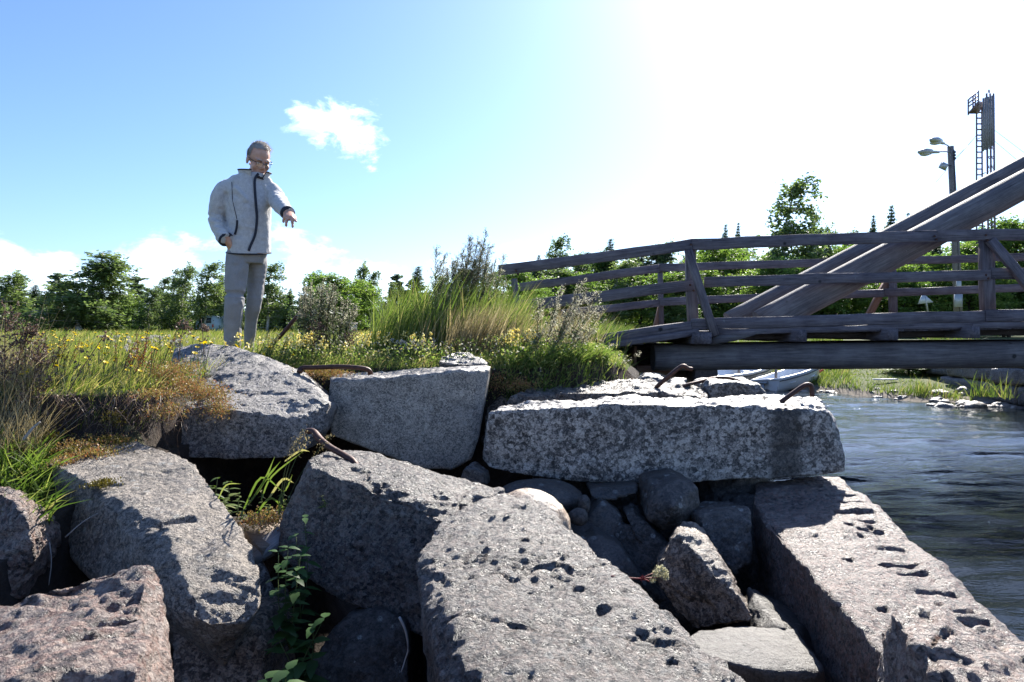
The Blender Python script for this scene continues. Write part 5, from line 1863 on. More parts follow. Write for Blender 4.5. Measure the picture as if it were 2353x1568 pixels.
# (f) slope between the smooth block and the pitted block
n = 9000
x, y = scatter(n, -.05, .75, 4.62, 5.6)
root = on_ground(x, y)
ok = root[:, 2] > .85
root = root[ok]
n = len(root)
m = MB()
ribbons(m, root, np.stack([r.normal(.1, .3, n), r.normal(-.25, .3, n), np.ones(n)], -1), r.uniform(.05, .17, n), r.uniform(.004, .009, n), np.stack([r.normal(.2, .25, n), r.normal(-.1, .2, n), -np.abs(r.normal(.15, .2, n))], -1), np.clip(r.normal(.4, .25, n), 0, 1), 3, seed=31)
leaf_quads(m, root[:4000] + np.stack([r.normal(0, .02, min(4000, n)), r.normal(-.02, .02, min(4000, n)), r.uniform(.02, .13, min(4000, n))], -1), r.normal(0, 1, (min(4000, n), 3)), r.normal(0, 1, (min(4000, n), 3)), .03, .012, np.clip(r.normal(.5, .2, min(4000, n)), 0, 1))
tag(m.build('slope_grass', [G_HERB]), kind='stuff')
# (g) stonecrop cushions on the bank edge, moss on the buff block
m = MB()


def cushion(m, cen, rad, n, mat, hz=.03, seed=0, rn=(.5, .25)):
    q = np.random.default_rng(seed)
    c = np.asarray(cen) + q.normal(0, 1, (n, 3)) * np.asarray(rad) * .5
    for k in range(2):
        leaf_quads(m, c + q.normal(0, .004, c.shape), q.normal(0, .5, c.shape) + (0, -.2, 1), q.normal(0, 1, c.shape), q.uniform(.007, .015, n), q.uniform(.005, .008, n), np.clip(q.normal(*rn, n), 0, 1), mat)


k = 0
for (u, v, d, ru, rv, n) in [(385, 860, 4.1, .13, .05, 900), (425, 885, 4.0, .14, .05, 900), (470, 905, 3.92, .14, .05, 900), (500, 935, 3.88, .08, .06, 500), (385, 945, 3.7, .1, .05, 600), (360, 905, 3.78, .14, .03, 500), (420, 845, 4.25, .12, .05, 500),
                             (755, 858, 4.62, .16, .04, 700), (735, 852, 4.66, .1, .03, 300), (1150, 880, 4.85, .14, .07, 600), (1195, 885, 4.8, .12, .05, 500), (180, 1025, 3.42, .12, .03, 400), (240, 1010, 3.6, .14, .03, 500), (215, 1040, 3.3, .1, .02, 300), (150, 1060, 3.2, .07, .03, 300), (590, 1195, 2.98, .08, .03, 400), (628, 1190, 3.0, .08, .03, 300)]:
    k += 1
    cushion(m, P(u, v, d), (ru, .1, rv), n, 0, seed=k)
for (u, v, d, ru, rv, n) in [(236, 1110, 2.93, .045, .012, 260), (190, 1038, 3.35, .16, .02, 500), (240, 1015, 3.55, .14, .03, 500), (265, 960, 3.66, .06, .05, 200), (110, 1010, 3.5, .1, .06, 300)]:
    k += 1
    cushion(m, P(u, v, d), (ru, .06, rv), n, 1, seed=k)
tag(m.build('stonecrop_cushions', [G_SEDUM, G_MOSS]), kind='stuff')
# roots and dead straw hanging from the soil edge
n = 420
u = r.uniform(60, 430, n)
root = np.array([P(a, np.interp(a, [60, 430], [905, 915]) + r.uniform(-8, 70), 3.68 + r.uniform(-.05, .06)) for a in u])
m = MB()
ribbons(m, root, np.stack([r.normal(0, .6, n), r.normal(-.5, .3, n), r.normal(-.4, .5, n)], -1), r.uniform(.03, .13, n), r.uniform(.002, .004, n), r.normal(0, .4, (n, 3)) + (0, 0, -.4), r.uniform(0, .8, n), 3, seed=37)
tag(m.build('hanging_roots', [G_BROWN]), kind='stuff')
# (h) broad green blades and weeds by the left edge
n = 700
u = r.uniform(-60, 110, n)
d = r.uniform(2.75, 3.5, n)
root = on_ground((u - 1176.5) / 1568.7 * d, d)
m = MB()
ribbons(m, root, np.stack([r.normal(.35, .35, n), r.normal(-.3, .3, n), np.ones(n)], -1), r.uniform(.08, .24, n), r.uniform(.007, .014, n), np.stack([r.normal(.25, .25, n), r.normal(-.2, .2, n), -np.abs(r.normal(.25, .2, n))], -1), np.clip(r.normal(.45, .25, n), 0, 1), 4, seed=41)
tag(m.build('broad_blades', [G_LUSH]), kind='stuff')
n = 1500
u = r.uniform(-60, 95, n)
d = r.uniform(3.3, 4.3, n)
root = on_ground((u - 1176.5) / 1568.7 * d, d)
m = MB()
ribbons(m, root, np.stack([r.normal(.1, .3, n), r.normal(-.1, .3, n), np.ones(n)], -1), r.uniform(.12, .42, n), r.uniform(.002, .004, n), r.normal(0, .25, (n, 3)) + (.1, 0, -.1), r.uniform(0, 1, n), 3, seed=43, tip=.5)
tag(m.build('dead_stalks', [G_DRY]), kind='stuff')


# ---- hawkweed: separate plants
def flower_disc(m, c, nrm, rad, n, mat, rnd=.5):
    nrm = unit(np.asarray(nrm, float))
    a = unit(np.cross(nrm, (.3, .2, 1.0)))
    b = np.cross(nrm, a)
    vs = [c - nrm * rad * .25]
    for i in range(n * 2):
        t_ = math.pi * i / n
        q = rad * (1.0 if i % 2 == 0 else .62)
        vs.append(c + (a * math.cos(t_) + b * math.sin(t_)) * q + nrm * rad * .12)
    m.add(vs, [(0, 1 + i, 1 + (i + 1) % (n * 2)) for i in range(n * 2)], mat, rnd)


def stalk(m, pts, rad, mat, n=4):
    v, f = tube(spline(pts, 7), rad, n)
    m.add(v, f, mat)


def make_hawk(seed, heads, h):
    q = np.random.default_rng(seed)
    m = MB()
    for k in range(heads):
        a = q.uniform(0, 6.28)
        sp = .03 * k
        e = np.array((.05 * h * 3 + sp * math.cos(a), sp * math.sin(a), h * q.uniform(.8, 1.0)))
        stalk(m, [(0, 0, 0), e * (.3, .3, .5), e], .0018, 0)
        nr = np.array((q.normal(.3, .4), q.normal(-.2, .4), 1.0))
        flower_disc(m, e, nr, q.uniform(.0125, .0175), 9, 1, q.random())
        v, f = ellipsoid(e + (0, 0, -.006), (.005, .005, .007), 6, 4)
        m.add(v, f, 0)
    return m.mesh('yellow_hawkweed', [G_GSTEM, YEL])


hk = [make_hawk(s, hd, h_) for s, (hd, h_) in enumerate([(1, .16), (2, .2), (1, .12), (3, .22), (2, .15), (1, .24)])]


def put(name, me, p, label, cat, group, rot=None, sc=1.0):
    o = bpy.data.objects.new(name, me)
    COL.objects.link(o)
    o.location = p
    o.rotation_euler = (0, 0, r.uniform(-.9, .9)) if rot is None else rot
    o.scale = (sc, sc, sc)
    return tag(o, label, cat, group)


spots = []
for i in range(125):
    u = r.uniform(15, 420)
    d = 3.75 + 4.6 * r.random() ** 1.5
    spots.append(((u - 1176.5) / 1568.7 * d, d, r.uniform(.75, 1.1)))
for (u, d, sc) in [(435, 4.2, 1.2), (440, 4.3, 1.2), (410, 4.0, 1.0), (500, 4.45, 1.1), (470, 4.4, 1.2), (60, 3.72, .9), (130, 3.7, .9), (395, 4.0, .9), (455, 4.6, 1.0), (600, 4.98, .9), (618, 5.0, .8), (535, 5.0, 1.1), (545, 5.02, 1.0), (565, 5.0, .8), (650, 5.0, .8), (668, 5.05, .8)]:
    spots.append(((u - 1176.5) / 1568.7 * d, d, sc))
for i, (x, d, sc) in enumerate(spots):
    z = float(ground_h(np.array([x]), np.array([d]))[0])
    if z < 1.1:
        continue
    put('yellow_hawkweed', hk[i % 6], (x, d, z - .005), 'small yellow hawkweed in flower in the dry meadow grass', 'flower', 'yellow hawkweed in the meadow', None, sc)


# ---- toadflax and clover in the lush strip
def make_toadflax(seed):
    q = np.random.default_rng(seed)
    m = MB()
    for s in range(3):
        h = q.uniform(.16, .26)
        tip = np.array((q.normal(.05, .04), q.normal(0, .04), h))
        stalk(m, [(q.normal(0, .01), q.normal(0, .01), 0), tip * (.5, .5, .5), tip], .002, 0)
        n = 26
        t_ = q.uniform(.05, .75, n)
        leaf_quads(m, tip * t_[:, None], q.normal(0, 1, (n, 3)) + (0, 0, .6), q.normal(0, 1, (n, 3)), .035, .005, q.uniform(.2, .7, n), 1)
        n = 12
        t_ = q.uniform(.78, 1.0, n)
        c = tip * t_[:, None] + q.normal(0, .008, (n, 3))
        leaf_quads(m, c, q.normal(0, 1, (n, 3)), q.normal(0, 1, (n, 3)), .018, .013, q.uniform(0, 1, n), 2)
        leaf_quads(m, c + (0.003, 0, -.004), q.normal(0, 1, (n, 3)), q.normal(0, 1, (n, 3)), .010, .008, q.uniform(0, 1, n), 3)
    return m.mesh('pale_toadflax', [G_GSTEM, G_LUSH, PALEY, YEL])


tf_ = [make_toadflax(s) for s in (1, 2, 3)]
for i in range(34):
    if i < 14:
        u, d = r.uniform(530, 720), r.uniform(4.9, 5.25)
    elif i < 28:
        u, d = r.uniform(800, 1000), r.uniform(5.0, 5.8)
    else:
        u, d = r.uniform(1150, 1215), r.uniform(4.9, 5.3)
    x = (u - 1176.5) / 1568.7 * d
    z = float(ground_h(np.array([x]), np.array([d]))[0])
    if z > .9:
        put('pale_toadflax', tf_[i % 3], (x, d, z), 'pale yellow toadflax spike among the green herbs', 'flower', 'pale yellow toadflax')


def make_clover(seed):
    q = np.random.default_rng(seed)
    m = MB()
    for s in range(3):
        e = np.array((q.normal(.02, .03), q.normal(0, .03), q.uniform(.10, .17)))
        stalk(m, [(0, 0, 0), e * (.5, .5, .6), e], .0015, 0)
        n = 30
        d_ = unit(q.normal(0, 1, (n, 3)))
        leaf_quads(m, e + d_ * .009, d_, q.normal(0, 1, (n, 3)), .012, .005, q.uniform(0, 1, n), 1)
    return m.mesh('white_clover', [G_GSTEM, WHT])


cl = [make_clover(s) for s in (1, 2)]
for i in range(30):
    if i < 9:
        u, d = r.uniform(880, 1000), r.uniform(4.95, 5.5)
    else:
        u, d = r.uniform(190, 480), r.uniform(4.6, 7.5)
    x = (u - 1176.5) / 1568.7 * d
    z = float(ground_h(np.array([x]), np.array([d]))[0])
    put('white_clover', cl[i % 2], (x, d, z), 'whitish clover heads on thin stalks among the grass', 'flower', 'white clover heads', None, 1.1)


# ---- red sorrel spikes
def make_spike(seed):
    q = np.random.default_rng(seed)
    m = MB()
    for s in range(4):
        tip = np.array((q.normal(.06, .05), q.normal(0, .05), q.uniform(.18, .30)))
        stalk(m, [(0, 0, 0), tip * (.4, .4, .5), tip], .0014, 0)
        n = 26
        t_ = q.uniform(.5, 1, n)
        leaf_quads(m, tip * t_[:, None] + q.normal(0, .006, (n, 3)), q.normal(0, 1, (n, 3)), q.normal(0, 1, (n, 3)), .010, .006, q.uniform(0, 1, n), 1)
    return m.mesh('red_sorrel', [G_STEM, G_RED])


sp = [make_spike(s) for s in (1, 2)]
for i, (u, d) in enumerate([(270, 3.95), (290, 4.0), (320, 3.95), (345, 4.05), (300, 4.1), (130, 3.95), (110, 4.1), (60, 4.0), (370, 4.6), (90, 3.8), (150, 4.4)]):
    x = (u - 1176.5) / 1568.7 * d
    put('red_sorrel', sp[i % 2], (x, d, float(ground_h(np.array([x]), np.array([d]))[0])), 'rusty red sorrel spikes in the dry meadow', 'weed', 'red sorrel in the meadow', None, r.uniform(.8, 1.2))


# ---- branching dry weeds with brown heads at the left edge
def dry_weed(label, base, tip, nb, spread, heads, seed, name='dry_knapweed'):
    q = np.random.default_rng(seed)
    root = empty(name, base, label, 'weed')
    base, tip = np.asarray(base), np.asarray(tip)
    m, mh = MB(), MB()
    mid_ = base + (tip - base) * .5 + (.0, 0, .06)
    st = spline([base, mid_, tip], 14)
    v, f = tube(st, [.0035 - .0018 * i / 13 for i in range(14)], 5)
    m.add(v, f)
    L = np.linalg.norm(tip - base)
    for b in range(nb):
        k = int(q.uniform(5, 13))
        d_ = unit(np.array((q.normal(.35, .7), q.normal(0, .6), q.uniform(.5, 1.1))))
        l_ = spread * q.uniform(.5, 1) * (1.2 - k / 16)
        e = st[k] + d_ * l_
        p_ = spline([st[k], st[k] + d_ * l_ * .5 + (0, 0, -.01), e], 6)
        v, f = tube(p_, .0014, 4)
        m.add(v, f)
        for h_ in range(heads):
            c = p_[q.integers(2, 6)] + q.normal(0, .018, 3) * (h_ > 0)
            n = 9
            dd = unit(q.normal(0, 1, (n, 3)))
            leaf_quads(mh, c + dd * .004, dd, q.normal(0, 1, (n, 3)), .014, .007, q.uniform(0, 1, n))
    m.build('stem', [G_STEM], root, True, base)
    o = mh.build('seed_head', [G_BROWN], root, False, base)
    o['kind'] = 'stuff'
    return root


def gp(u, d, dz=0):
    x = (u - 1176.5) / 1568.7 * d
    return np.array((x, d, float(ground_h(np.array([x]), np.array([d]))[0]) + dz))


dry_weed('tall dry brown knapweed cut by the left picture edge', gp(8, 3.6), P(12, 700, 3.55), 26, .22, 6, 1)
dry_weed('second dry knapweed with brown heads just right of the one at the edge', gp(30, 3.7), P(62, 760, 3.65), 24, .20, 6, 2)
dry_weed('low bushy dry knapweed in front of the meadow at left', gp(55, 3.6), P(90, 800, 3.6), 22, .18, 6, 3)
dry_weed('long thin dark stalk leaning right across the meadow flowers', gp(70, 3.55, -.1), P(245, 762, 3.75), 8, .12, 5, 4)
dry_weed('dry knapweed standing left of the boulder with pale fluffy heads', gp(405, 4.35), P(425, 742, 4.4), 9, .09, 6, 5)
dry_weed('brownish yarrow like weed left of the feet of the man', gp(470, 4.75), P(462, 733, 4.8), 6, .06, 6, 6)
dry_weed('dry brown weed stalk beside the left foot of the silvery mugwort', gp(712, 5.15), P(735, 748, 5.2), 12, .12, 6, 7)
dry_weed('twiggy brown weed to the right of the silvery mugwort base', gp(790, 5.2), P(812, 770, 5.25), 10, .1, 6, 8)


# ---- mugwort, stem by stem
def mugwort(label, stems, seed, silver, name='mugwort', branch=.10, leafy=1.0, den=1.0):
    q = np.random.default_rng(seed)
    b0 = np.mean([s[0] for s in stems], axis=0)
    root = empty(name, b0, label, 'weed', 'mugwort clumps')
    for (a, e) in stems:
        a, e = np.asarray(a, float), np.asarray(e, float)
        L = np.linalg.norm(e - a)
        st = spline([a, a + (e - a) * .5 + np.array((-.03 * L, 0, .04 * L)), e], 16)
        m = MB()
        v, f = tube(st, [.0042 - .0028 * i / 15 for i in range(16)], 5)
        m.add(v, f, 0)
        nb = int(22 * den * (L / .8) ** .7)
        for b in range(nb):
            t_ = q.uniform(.38, .99)
            i_ = t_ * 15
            p0 = np.array([np.interp(i_, range(16), st[:, j]) for j in range(3)])
            d_ = unit(np.array((q.normal(.25, .55), q.normal(0, .55), q.uniform(.55, 1.2))))
            l_ = branch * (1.15 - t_) * 1.7 * q.uniform(.6, 1.1) + .015
            p1 = p0 + d_ * l_
            v, f = tube([p0, (p0 + p1) / 2 + (0, 0, .006), p1], [.0014, .0011, .0006], 3)
            m.add(v, f, 0)
            n = int(7 + l_ * 130)
            s_ = q.uniform(.1, 1.05, n)
            c = p0 + (p1 - p0) * s_[:, None] + q.normal(0, .0065, (n, 3))
            leaf_quads(m, c, q.normal(0, .6, (n, 3)) + d_, q.normal(0, 1, (n, 3)), q.uniform(.007, .014, n), q.uniform(.004, .008, n), np.clip(q.normal(.5, .25, n), 0, 1), 2 if q.random() < silver else 1)
        n = int(60 * leafy * L)
        t_ = q.uniform(.05, .72, n) * 15
        c = np.stack([np.interp(t_, range(16), st[:, j]) for j in range(3)], -1)
        d_ = unit(q.normal(0, 1, (n, 3)) + (.2, 0, .3))
        leaf_quads(m, c + d_ * .03, d_, q.normal(0, 1, (n, 3)), q.uniform(.04, .075, n), q.uniform(.010, .02, n), np.clip(q.normal(.45, .2, n), 0, 1), 1)
        m.build('stem', [G_STEM, G_MUG, G_SILV], root, False, a)
    return root


q = np.random.default_rng(55)
st = []
for i in range(26):
    f_ = i / 25
    u1 = 676 + 140 * f_ + q.normal(0, 5)
    tv = np.interp(f_, [0, .25, .5, .8, 1], [672, 645, 640, 665, 700]) + abs(q.normal(0, 14))
    d = q.uniform(5.3, 5.7)
    st.append((gp(705 + 80 * f_, d), P(u1, tv, d)))
mugwort('silvery flowering mugwort bush to the right of the man', st, 61, .6, den=1.0, leafy=1.5)
st = []
for (u0, u1, tv) in [(1010, 1003, 572), (1018, 1012, 600), (1040, 1052, 590), (1055, 1065, 575), (1050, 1085, 560), (1075, 1098, 548), (1080, 1118, 533), (1085, 1108, 570), (1060, 1040, 610), (1098, 1090, 600), (1095, 1132, 610), (1030, 1030, 620), (1110, 1120, 585), (1070, 1080, 545), (1090, 1112, 552), (1045, 1045, 600), (1020, 1022, 585), (1060, 1072, 600), (1100, 1125, 560), (1082, 1095, 590), (1035, 1058, 612)]:
    d = q.uniform(6.0, 6.5)
    st.append((gp(u0, d), P(u1, tv, d)))
mugwort('tallest dark mugwort stems rising out of the tall grass', st, 67, .30, branch=.15, den=2.4)
st = []
for (u0, u1, tv) in [(1122, 1140, 590), (1128, 1158, 586), (1125, 1150, 620), (1115, 1130, 640), (1140, 1165, 640)]:
    d = q.uniform(6.2, 6.6)
    st.append((gp(u0, d), P(u1, tv, d)))
mugwort('mugwort leaning against the left end of the bridge rail', st, 71, .4, branch=.13, den=1.8)
st = []
for (u0, u1, tv) in [(1245, 1292, 660), (1250, 1345, 642), (1255, 1352, 662), (1260, 1375, 672), (1262, 1380, 690), (1258, 1362, 720), (1250, 1330, 690), (1262, 1385, 740), (1240, 1275, 730), (1262, 1370, 765), (1248, 1310, 720), (1240, 1240, 690), (1262, 1390, 715)]:
    d = q.uniform(5.1, 5.4)
    a = P(u0, 893, d)
    st.append((a, P(u1, tv, d)))
mugwort('leaning silvery mugwort in front of the bridge ramp', st, 73, .85, branch=.12, leafy=.9, den=1.5)
st = [(P(1395, 878, 5.6), P(1476, 812, 5.6)), (P(1400, 880, 5.6), P(1440, 828, 5.6)), (P(1380, 882, 5.6), P(1420, 838, 5.6))]
mugwort('small mugwort sprig in front of the cut end of the logs', st, 79, .9, branch=.05, leafy=.3, den=.7)
st = []
for i in range(7):
    d = q.uniform(5.0, 5.3)
    u0 = q.uniform(1195, 1240)
    st.append((gp(u0, d) if gp(u0, d)[2] > .9 else P(u0, 890, d), P(u0 + q.uniform(0, 40), q.uniform(760, 820), d)))
mugwort('low green mugwort shoots at the foot of the railing post', st, 83, .1, leafy=1.6)


# ---- plants in the crevice between the blocks
def leafy(label, base, tips, leaf, mats, seed, name, cat='plant', wl=.5, pairs=7, group=None):
    q = np.random.default_rng(seed)
    root = empty(name, base, label, cat, group)
    base = np.asarray(base)
    for e in tips:
        e = np.asarray(e)
        st = spline([base, (base + e) / 2 + q.normal(0, .012, 3), e], 10)
        m = MB()
        v, f = tube(st, [.0028 - .0016 * i / 9 for i in range(10)], 5)
        m.add(v, f)
        m.build('stem', [mats[0]], root, True, base)
        for k in range(pairs):
            t_ = (k + 1) / pairs
            p0 = np.array([np.interp(t_ * 9, range(10), st[:, j]) for j in range(3)])
            for s in (-1, 1):
                a = k * 1.57 + q.normal(0, .3)
                d_ = unit(np.array((math.cos(a) * s, math.sin(a) * s, q.uniform(-.25, .45))))
                l_ = leaf * (1.15 - .55 * t_) * q.uniform(.8, 1.15)
                up = np.array((0, 0, 1.0))
                sd = unit(np.cross(d_, up))
                # toothed pointed leaf, folded along the rib and drooping
                prof = [(.0, .0), (.18, .30), (.30, .36), (.45, .34), (.6, .27), (.78, .16), (1.0, 0)]
                vs = [p0 + d_ * l_ * x_ - up * l_ * .28 * x_ * x_ for (x_, y_) in prof]
                lf = [p0 + d_ * l_ * x_ + sd * l_ * y_ * wl * (1.0 if i % 2 else .86) - up * (l_ * .28 * x_ * x_ - l_ * .06 * y_) for i, (x_, y_) in enumerate(prof)]
                rt = [p0 + d_ * l_ * x_ - sd * l_ * y_ * wl * (1.0 if i % 2 else .86) - up * (l_ * .28 * x_ * x_ - l_ * .06 * y_) for i, (x_, y_) in enumerate(prof)]
                n = len(prof)
                fs = [(i, i + 1, n + i + 1, n + i) for i in range(n - 1)] + [(i + 1, i, 2 * n + i, 2 * n + i + 1) for i in range(n - 1)]
                m = MB()
                m.add(np.array(vs + lf + rt), fs, 0, q.uniform(.1, .9))
                m.build('leaf', [mats[1]], root, False, p0)
    return root


nm = (G_GSTEM, G_NETTLE)
leafy('nettle with sunlit tip growing up out of the dark crevice', P(668, 1500, 2.52), [P(662, 1258, 2.52), P(640, 1268, 2.5), P(690, 1278, 2.52)], .075, nm, 5, 'nettle', 'plant', .9, 9, 'nettles in the crevice')
leafy('dark shaded nettle against the front face of the cramp block', P(690, 1430, 2.66), [P(700, 1190, 2.72), P(680, 1230, 2.66)], .07, nm, 6, 'nettle', 'plant', .9, 8, 'nettles in the crevice')
leafy('dark leafy raspberry shoot low in the crevice', P(680, 1590, 2.4), [P(745, 1420, 2.42), P(720, 1440, 2.4), P(640, 1470, 2.4)], .11, nm, 8, 'raspberry_shoot', 'plant', .8, 4)
leafy('big dark leaves at the bottom of the crevice by the lichen boulder', P(650, 1640, 2.2), [P(660, 1540, 2.15), P(610, 1560, 2.15)], .13, nm, 9, 'raspberry_shoot', 'plant', .8, 4)
lm_ = (G_GSTEM, G_LUSH)
leafy('bright green leafy shoot beside the right edge of the long buff block', P(508, 1180, 3.1), [P(500, 1098, 3.1), P(522, 1108, 3.08), P(482, 1118, 3.1)], .075, lm_, 10, 'mugwort_seedling', 'plant', .7, 4)
for i, (u, v, d, u1, v1) in enumerate([(545, 1190, 3.0, 550, 1135), (592, 1185, 3.0, 600, 1128), (560, 1195, 2.98, 575, 1150), (612, 1188, 3.0, 618, 1160), (640, 1180, 3.02, 645, 1125), (655, 1185, 2.98, 665, 1140), (530, 1180, 3.0, 520, 1150)]):
    leafy(['small bright seedling behind the shoot on the crevice ledge', 'upright bright seedling in the middle of the crevice ledge', 'low seedling by the reddish twig on the crevice ledge', 'tiny seedling at the right of the ledge', 'tall seedling against the side of the cramp block', 'seedling leaning on the side of the cramp block', 'pale seedling next to the buff block edge'][i],
          P(u, v, d), [P(u1, v1, d)], .038, lm_, 20 + i, 'seedling', 'plant', .6, 6, 'seedlings on the crevice ledge')
leafy('tiny weed growing from the dark face of the cramp block', P(736, 1168, 2.84), [P(738, 1140, 2.82), P(745, 1150, 2.82)], .022, lm_, 30, 'seedling', 'plant', .6, 5)


def grass_plant(label, base, stems, blades, seed, head=True, name='grass_tuft'):
    q = np.random.default_rng(seed)
    root = empty(name, base, label, 'grass')
    base = np.asarray(base)
    for e in stems:
        e = np.asarray(e)
        m = MB()
        st = spline([base, (base + e) / 2 + (-.015, 0, .02), e], 12)
        v, f = tube(st, [.0016 - .0008 * i / 11 for i in range(12)], 4)
        m.add(v, f, 0)
        if head:
            n = 70
            t_ = q.uniform(8, 11, n)
            c = np.stack([np.interp(t_, range(12), st[:, j]) for j in range(3)], -1) + q.normal(0, .010, (n, 3))
            leaf_quads(m, c, q.normal(0, .5, (n, 3)) + (.2, 0, 1), q.normal(0, 1, (n, 3)), .009, .003, q.uniform(0, 1, n), 1)
        m.build('stalk', [G_GSTEM, G_DRY], root, False, base)
    for (a, c, e, w_) in blades:
        st = spline([a, c, e], 9)
        sd = np.array((.35, -.6, .7))
        m = MB()
        vs = []
        for i, p_ in enumerate(st):
            t_ = unit(st[min(i + 1, 8)] - st[max(i - 1, 0)])
            s_ = unit(np.cross(t_, (0, 1, 0.3)))
            ww = w_ * (.5 + 1.2 * math.sin(math.pi * min(1, .12 + i / 8 * .86)) ** .8) * .5 * (1 - .9 * max(0, (i - 6) / 2))
            vs += [p_ - s_ * ww, p_ + s_ * ww]
        m.add(np.array(vs), [(2 * i, 2 * i + 1, 2 * i + 3, 2 * i + 2) for i in range(8)], 0, q.uniform(.4, .9))
        m.build('blade', [G_LUSH], root, False, np.asarray(a))
    return root


B_ = lambda u, v, d=3.0: P(u, v, d)
grass_plant('sunlit grass with arching blades and seed heads in the crevice', P(640, 1195, 2.98),
            [P(698, 985, 3.02), P(708, 1000, 3.0), P(680, 1010, 3.02), P(760, 1000, 3.2)],
            [(B_(570, 1160), B_(605, 1110), B_(632, 1048), .0055), (B_(575, 1155), B_(612, 1100), B_(645, 1060), .0055), (B_(600, 1150), B_(625, 1095), B_(700, 1035), .0044),
             (B_(560, 1170), B_(600, 1098), B_(650, 1130), .0055), (B_(590, 1180), B_(625, 1145), B_(672, 1195), .0060), (B_(615, 1150), B_(650, 1102), B_(678, 1112), .0066),
             (B_(640, 1150), B_(660, 1120), B_(672, 1090), .0038), (B_(640, 1190), B_(645, 1140), B_(668, 1180), .0044), (B_(655, 1060), B_(690, 1036), B_(712, 1038), .0049), (B_(500, 1150), B_(520, 1115), B_(555, 1112), .0038)], 91)
# white flower cluster on red stalk
fr = P(1412, 1326, 2.3)
fl_ = empty('stonecrop_flower', fr, 'cream flower cluster on a thin red stalk sticking out over the dark gap', 'flower')
m = MB()
hub = P(1475, 1330, 2.34)
stalk(m, [P(1405, 1324, 2.28), P(1440, 1328, 2.31), hub], .0028, 0, 5)
for (u, v) in [(1500, 1318), (1498, 1330), (1495, 1338), (1510, 1328)]:
    stalk(m, [hub, (hub + P(u, v, 2.36)) / 2 + (0, 0, .002), P(u, v, 2.36)], .0018, 0, 4)
for i in range(3):
    leaf_quads(m, hub[None] + r.normal(0, .004, (6, 3)), r.normal(0, 1, (6, 3)), r.normal(0, 1, (6, 3)), .018, .006, r.random(6), 0)
m.build('stalk', [simple_mat('red_stalk', (0.22, 0.03, 0.03), 0.6)], fl_, False, fr)
m = MB()
q = np.random.default_rng(3)
for (u, v, rad) in [(1515, 1312, .020), (1525, 1318, .018), (1508, 1320, .014), (1500, 1332, .011), (1522, 1308, .014), (1529, 1325, .012)]:
    n = 90
    dd = unit(q.normal(0, 1, (n, 3)))
    leaf_quads(m, P(u, v, 2.36) + dd * rad * q.uniform(.5, 1, n)[:, None], dd + q.normal(0, .4, (n, 3)), q.normal(0, 1, (n, 3)), .008, .005, q.uniform(0, 1, n))
o = m.build('blossom', [foliage_mat('cream_florets', [(0, (0.30, 0.28, 0.16)), (1, (0.58, 0.55, 0.38))], 0.3)], fl_, False, P(1515, 1315, 2.36))
o['kind'] = 'stuff'
# twigs, wood, straw
tw_m = simple_mat('bleached_twig', (0.33, 0.31, 0.29), 0.8, var=0.3)


def twig(label, pts, rad, mat, name='twig'):
    p_ = spline(PP(pts), 14)
    v, f = tube(p_, [rad * (1 - .04 * i) for i in range(14)], 5)
    m = MB()
    m.add(v, f)
    return tag(m.build(name, [mat], None, True, p_[0]), label, 'twig')


twig('bleached curved twig hanging over the lichen boulder', [(918, 1418, 2.2), (932, 1450, 2.2), (938, 1490, 2.2), (930, 1520, 2.2), (922, 1545, 2.18)], .0045, tw_m)
twig('reddish twig lying across the crevice ledge', [(500, 1212, 2.98), (560, 1200, 3.0), (610, 1197, 3.0), (660, 1206, 3.0)], .005, G_STEM)
for i, pts in enumerate([[(95, 1240, 2.75), (88, 1290, 2.72), (78, 1335, 2.7)], [(112, 1240, 2.72), (118, 1290, 2.7), (112, 1345, 2.68)], [(150, 1235, 2.76), (190, 1200, 2.78), (225, 1180, 2.8)], [(55, 1010, 3.3), (75, 985, 3.3), (92, 970, 3.3)]]):
    twig(['pale straw hanging in the dark hollow, left one', 'pale straw hanging in the dark hollow, right one', 'thin pale straw stretched in front of the buff block', 'bleached stick leaning in the weeds at the left edge'][i], pts, .003 if i < 3 else .008, tw_m, 'straw' if i < 3 else 'stick')
dw = P(610, 1252, 2.92)
me = beam_mesh('weathered_wood', .17, .09, .045, wood_mat('silver_wood', (0.10, 0.095, 0.10), (0.27, 0.26, 0.265), (0.45, 0.44, 0.44)), .012, .004, 77)
o = bpy.data.objects.new('wood_chunk', me)
COL.objects.link(o)
o.location = dw + (0, 0, -.01)
o.rotation_euler = (R(25), R(-32), R(24))
tag(o, 'silver grey chunk of old wood wedged beside the buff block', 'wood')
pw = PP([(560, 1215, 3.0), (650, 1195, 3.08), (655, 1235, 2.95), (600, 1262, 2.86), (575, 1240, 2.93)])
v, f = hull(ext(pw, (0, .02, -.06)))
m = MB()
m.add(v, f)
tag(m.build('wood_board', [wood_mat('buried_board_wood', (0.08, 0.06, 0.05), (0.21, 0.165, 0.13), (0.36, 0.30, 0.25))], None, False, P(610, 1225, 2.95)), 'flat brownish board lying in the sunlit crevice ledge', 'board')
# tall grass by the abutment and reeds at the water
def tuft(label, u, v, d, n, h, seed, name='reed_tuft'):
    q = np.random.default_rng(seed)
    b = P(u, v, d)
    b[2] = max(b[2], -.02)
    root_ = b + q.normal(0, .16, (n, 3)) * (1, 1, 0)
    m = MB()
    ribbons(m, root_, np.stack([q.normal(0, .22, n), q.normal(0, .22, n), np.ones(n)], -1), h * q.uniform(.5, 1.1, n), .016, np.stack([q.normal(0, .25, n), q.normal(0, .2, n), -np.abs(q.normal(.1, .15, n))], -1), np.clip(q.normal(.6, .25, n), 0, 1), 4, seed=seed)
    return tag(m.build(name, [G_LUSH], None, False, b), label, 'reeds', 'reed tufts by the abutment')


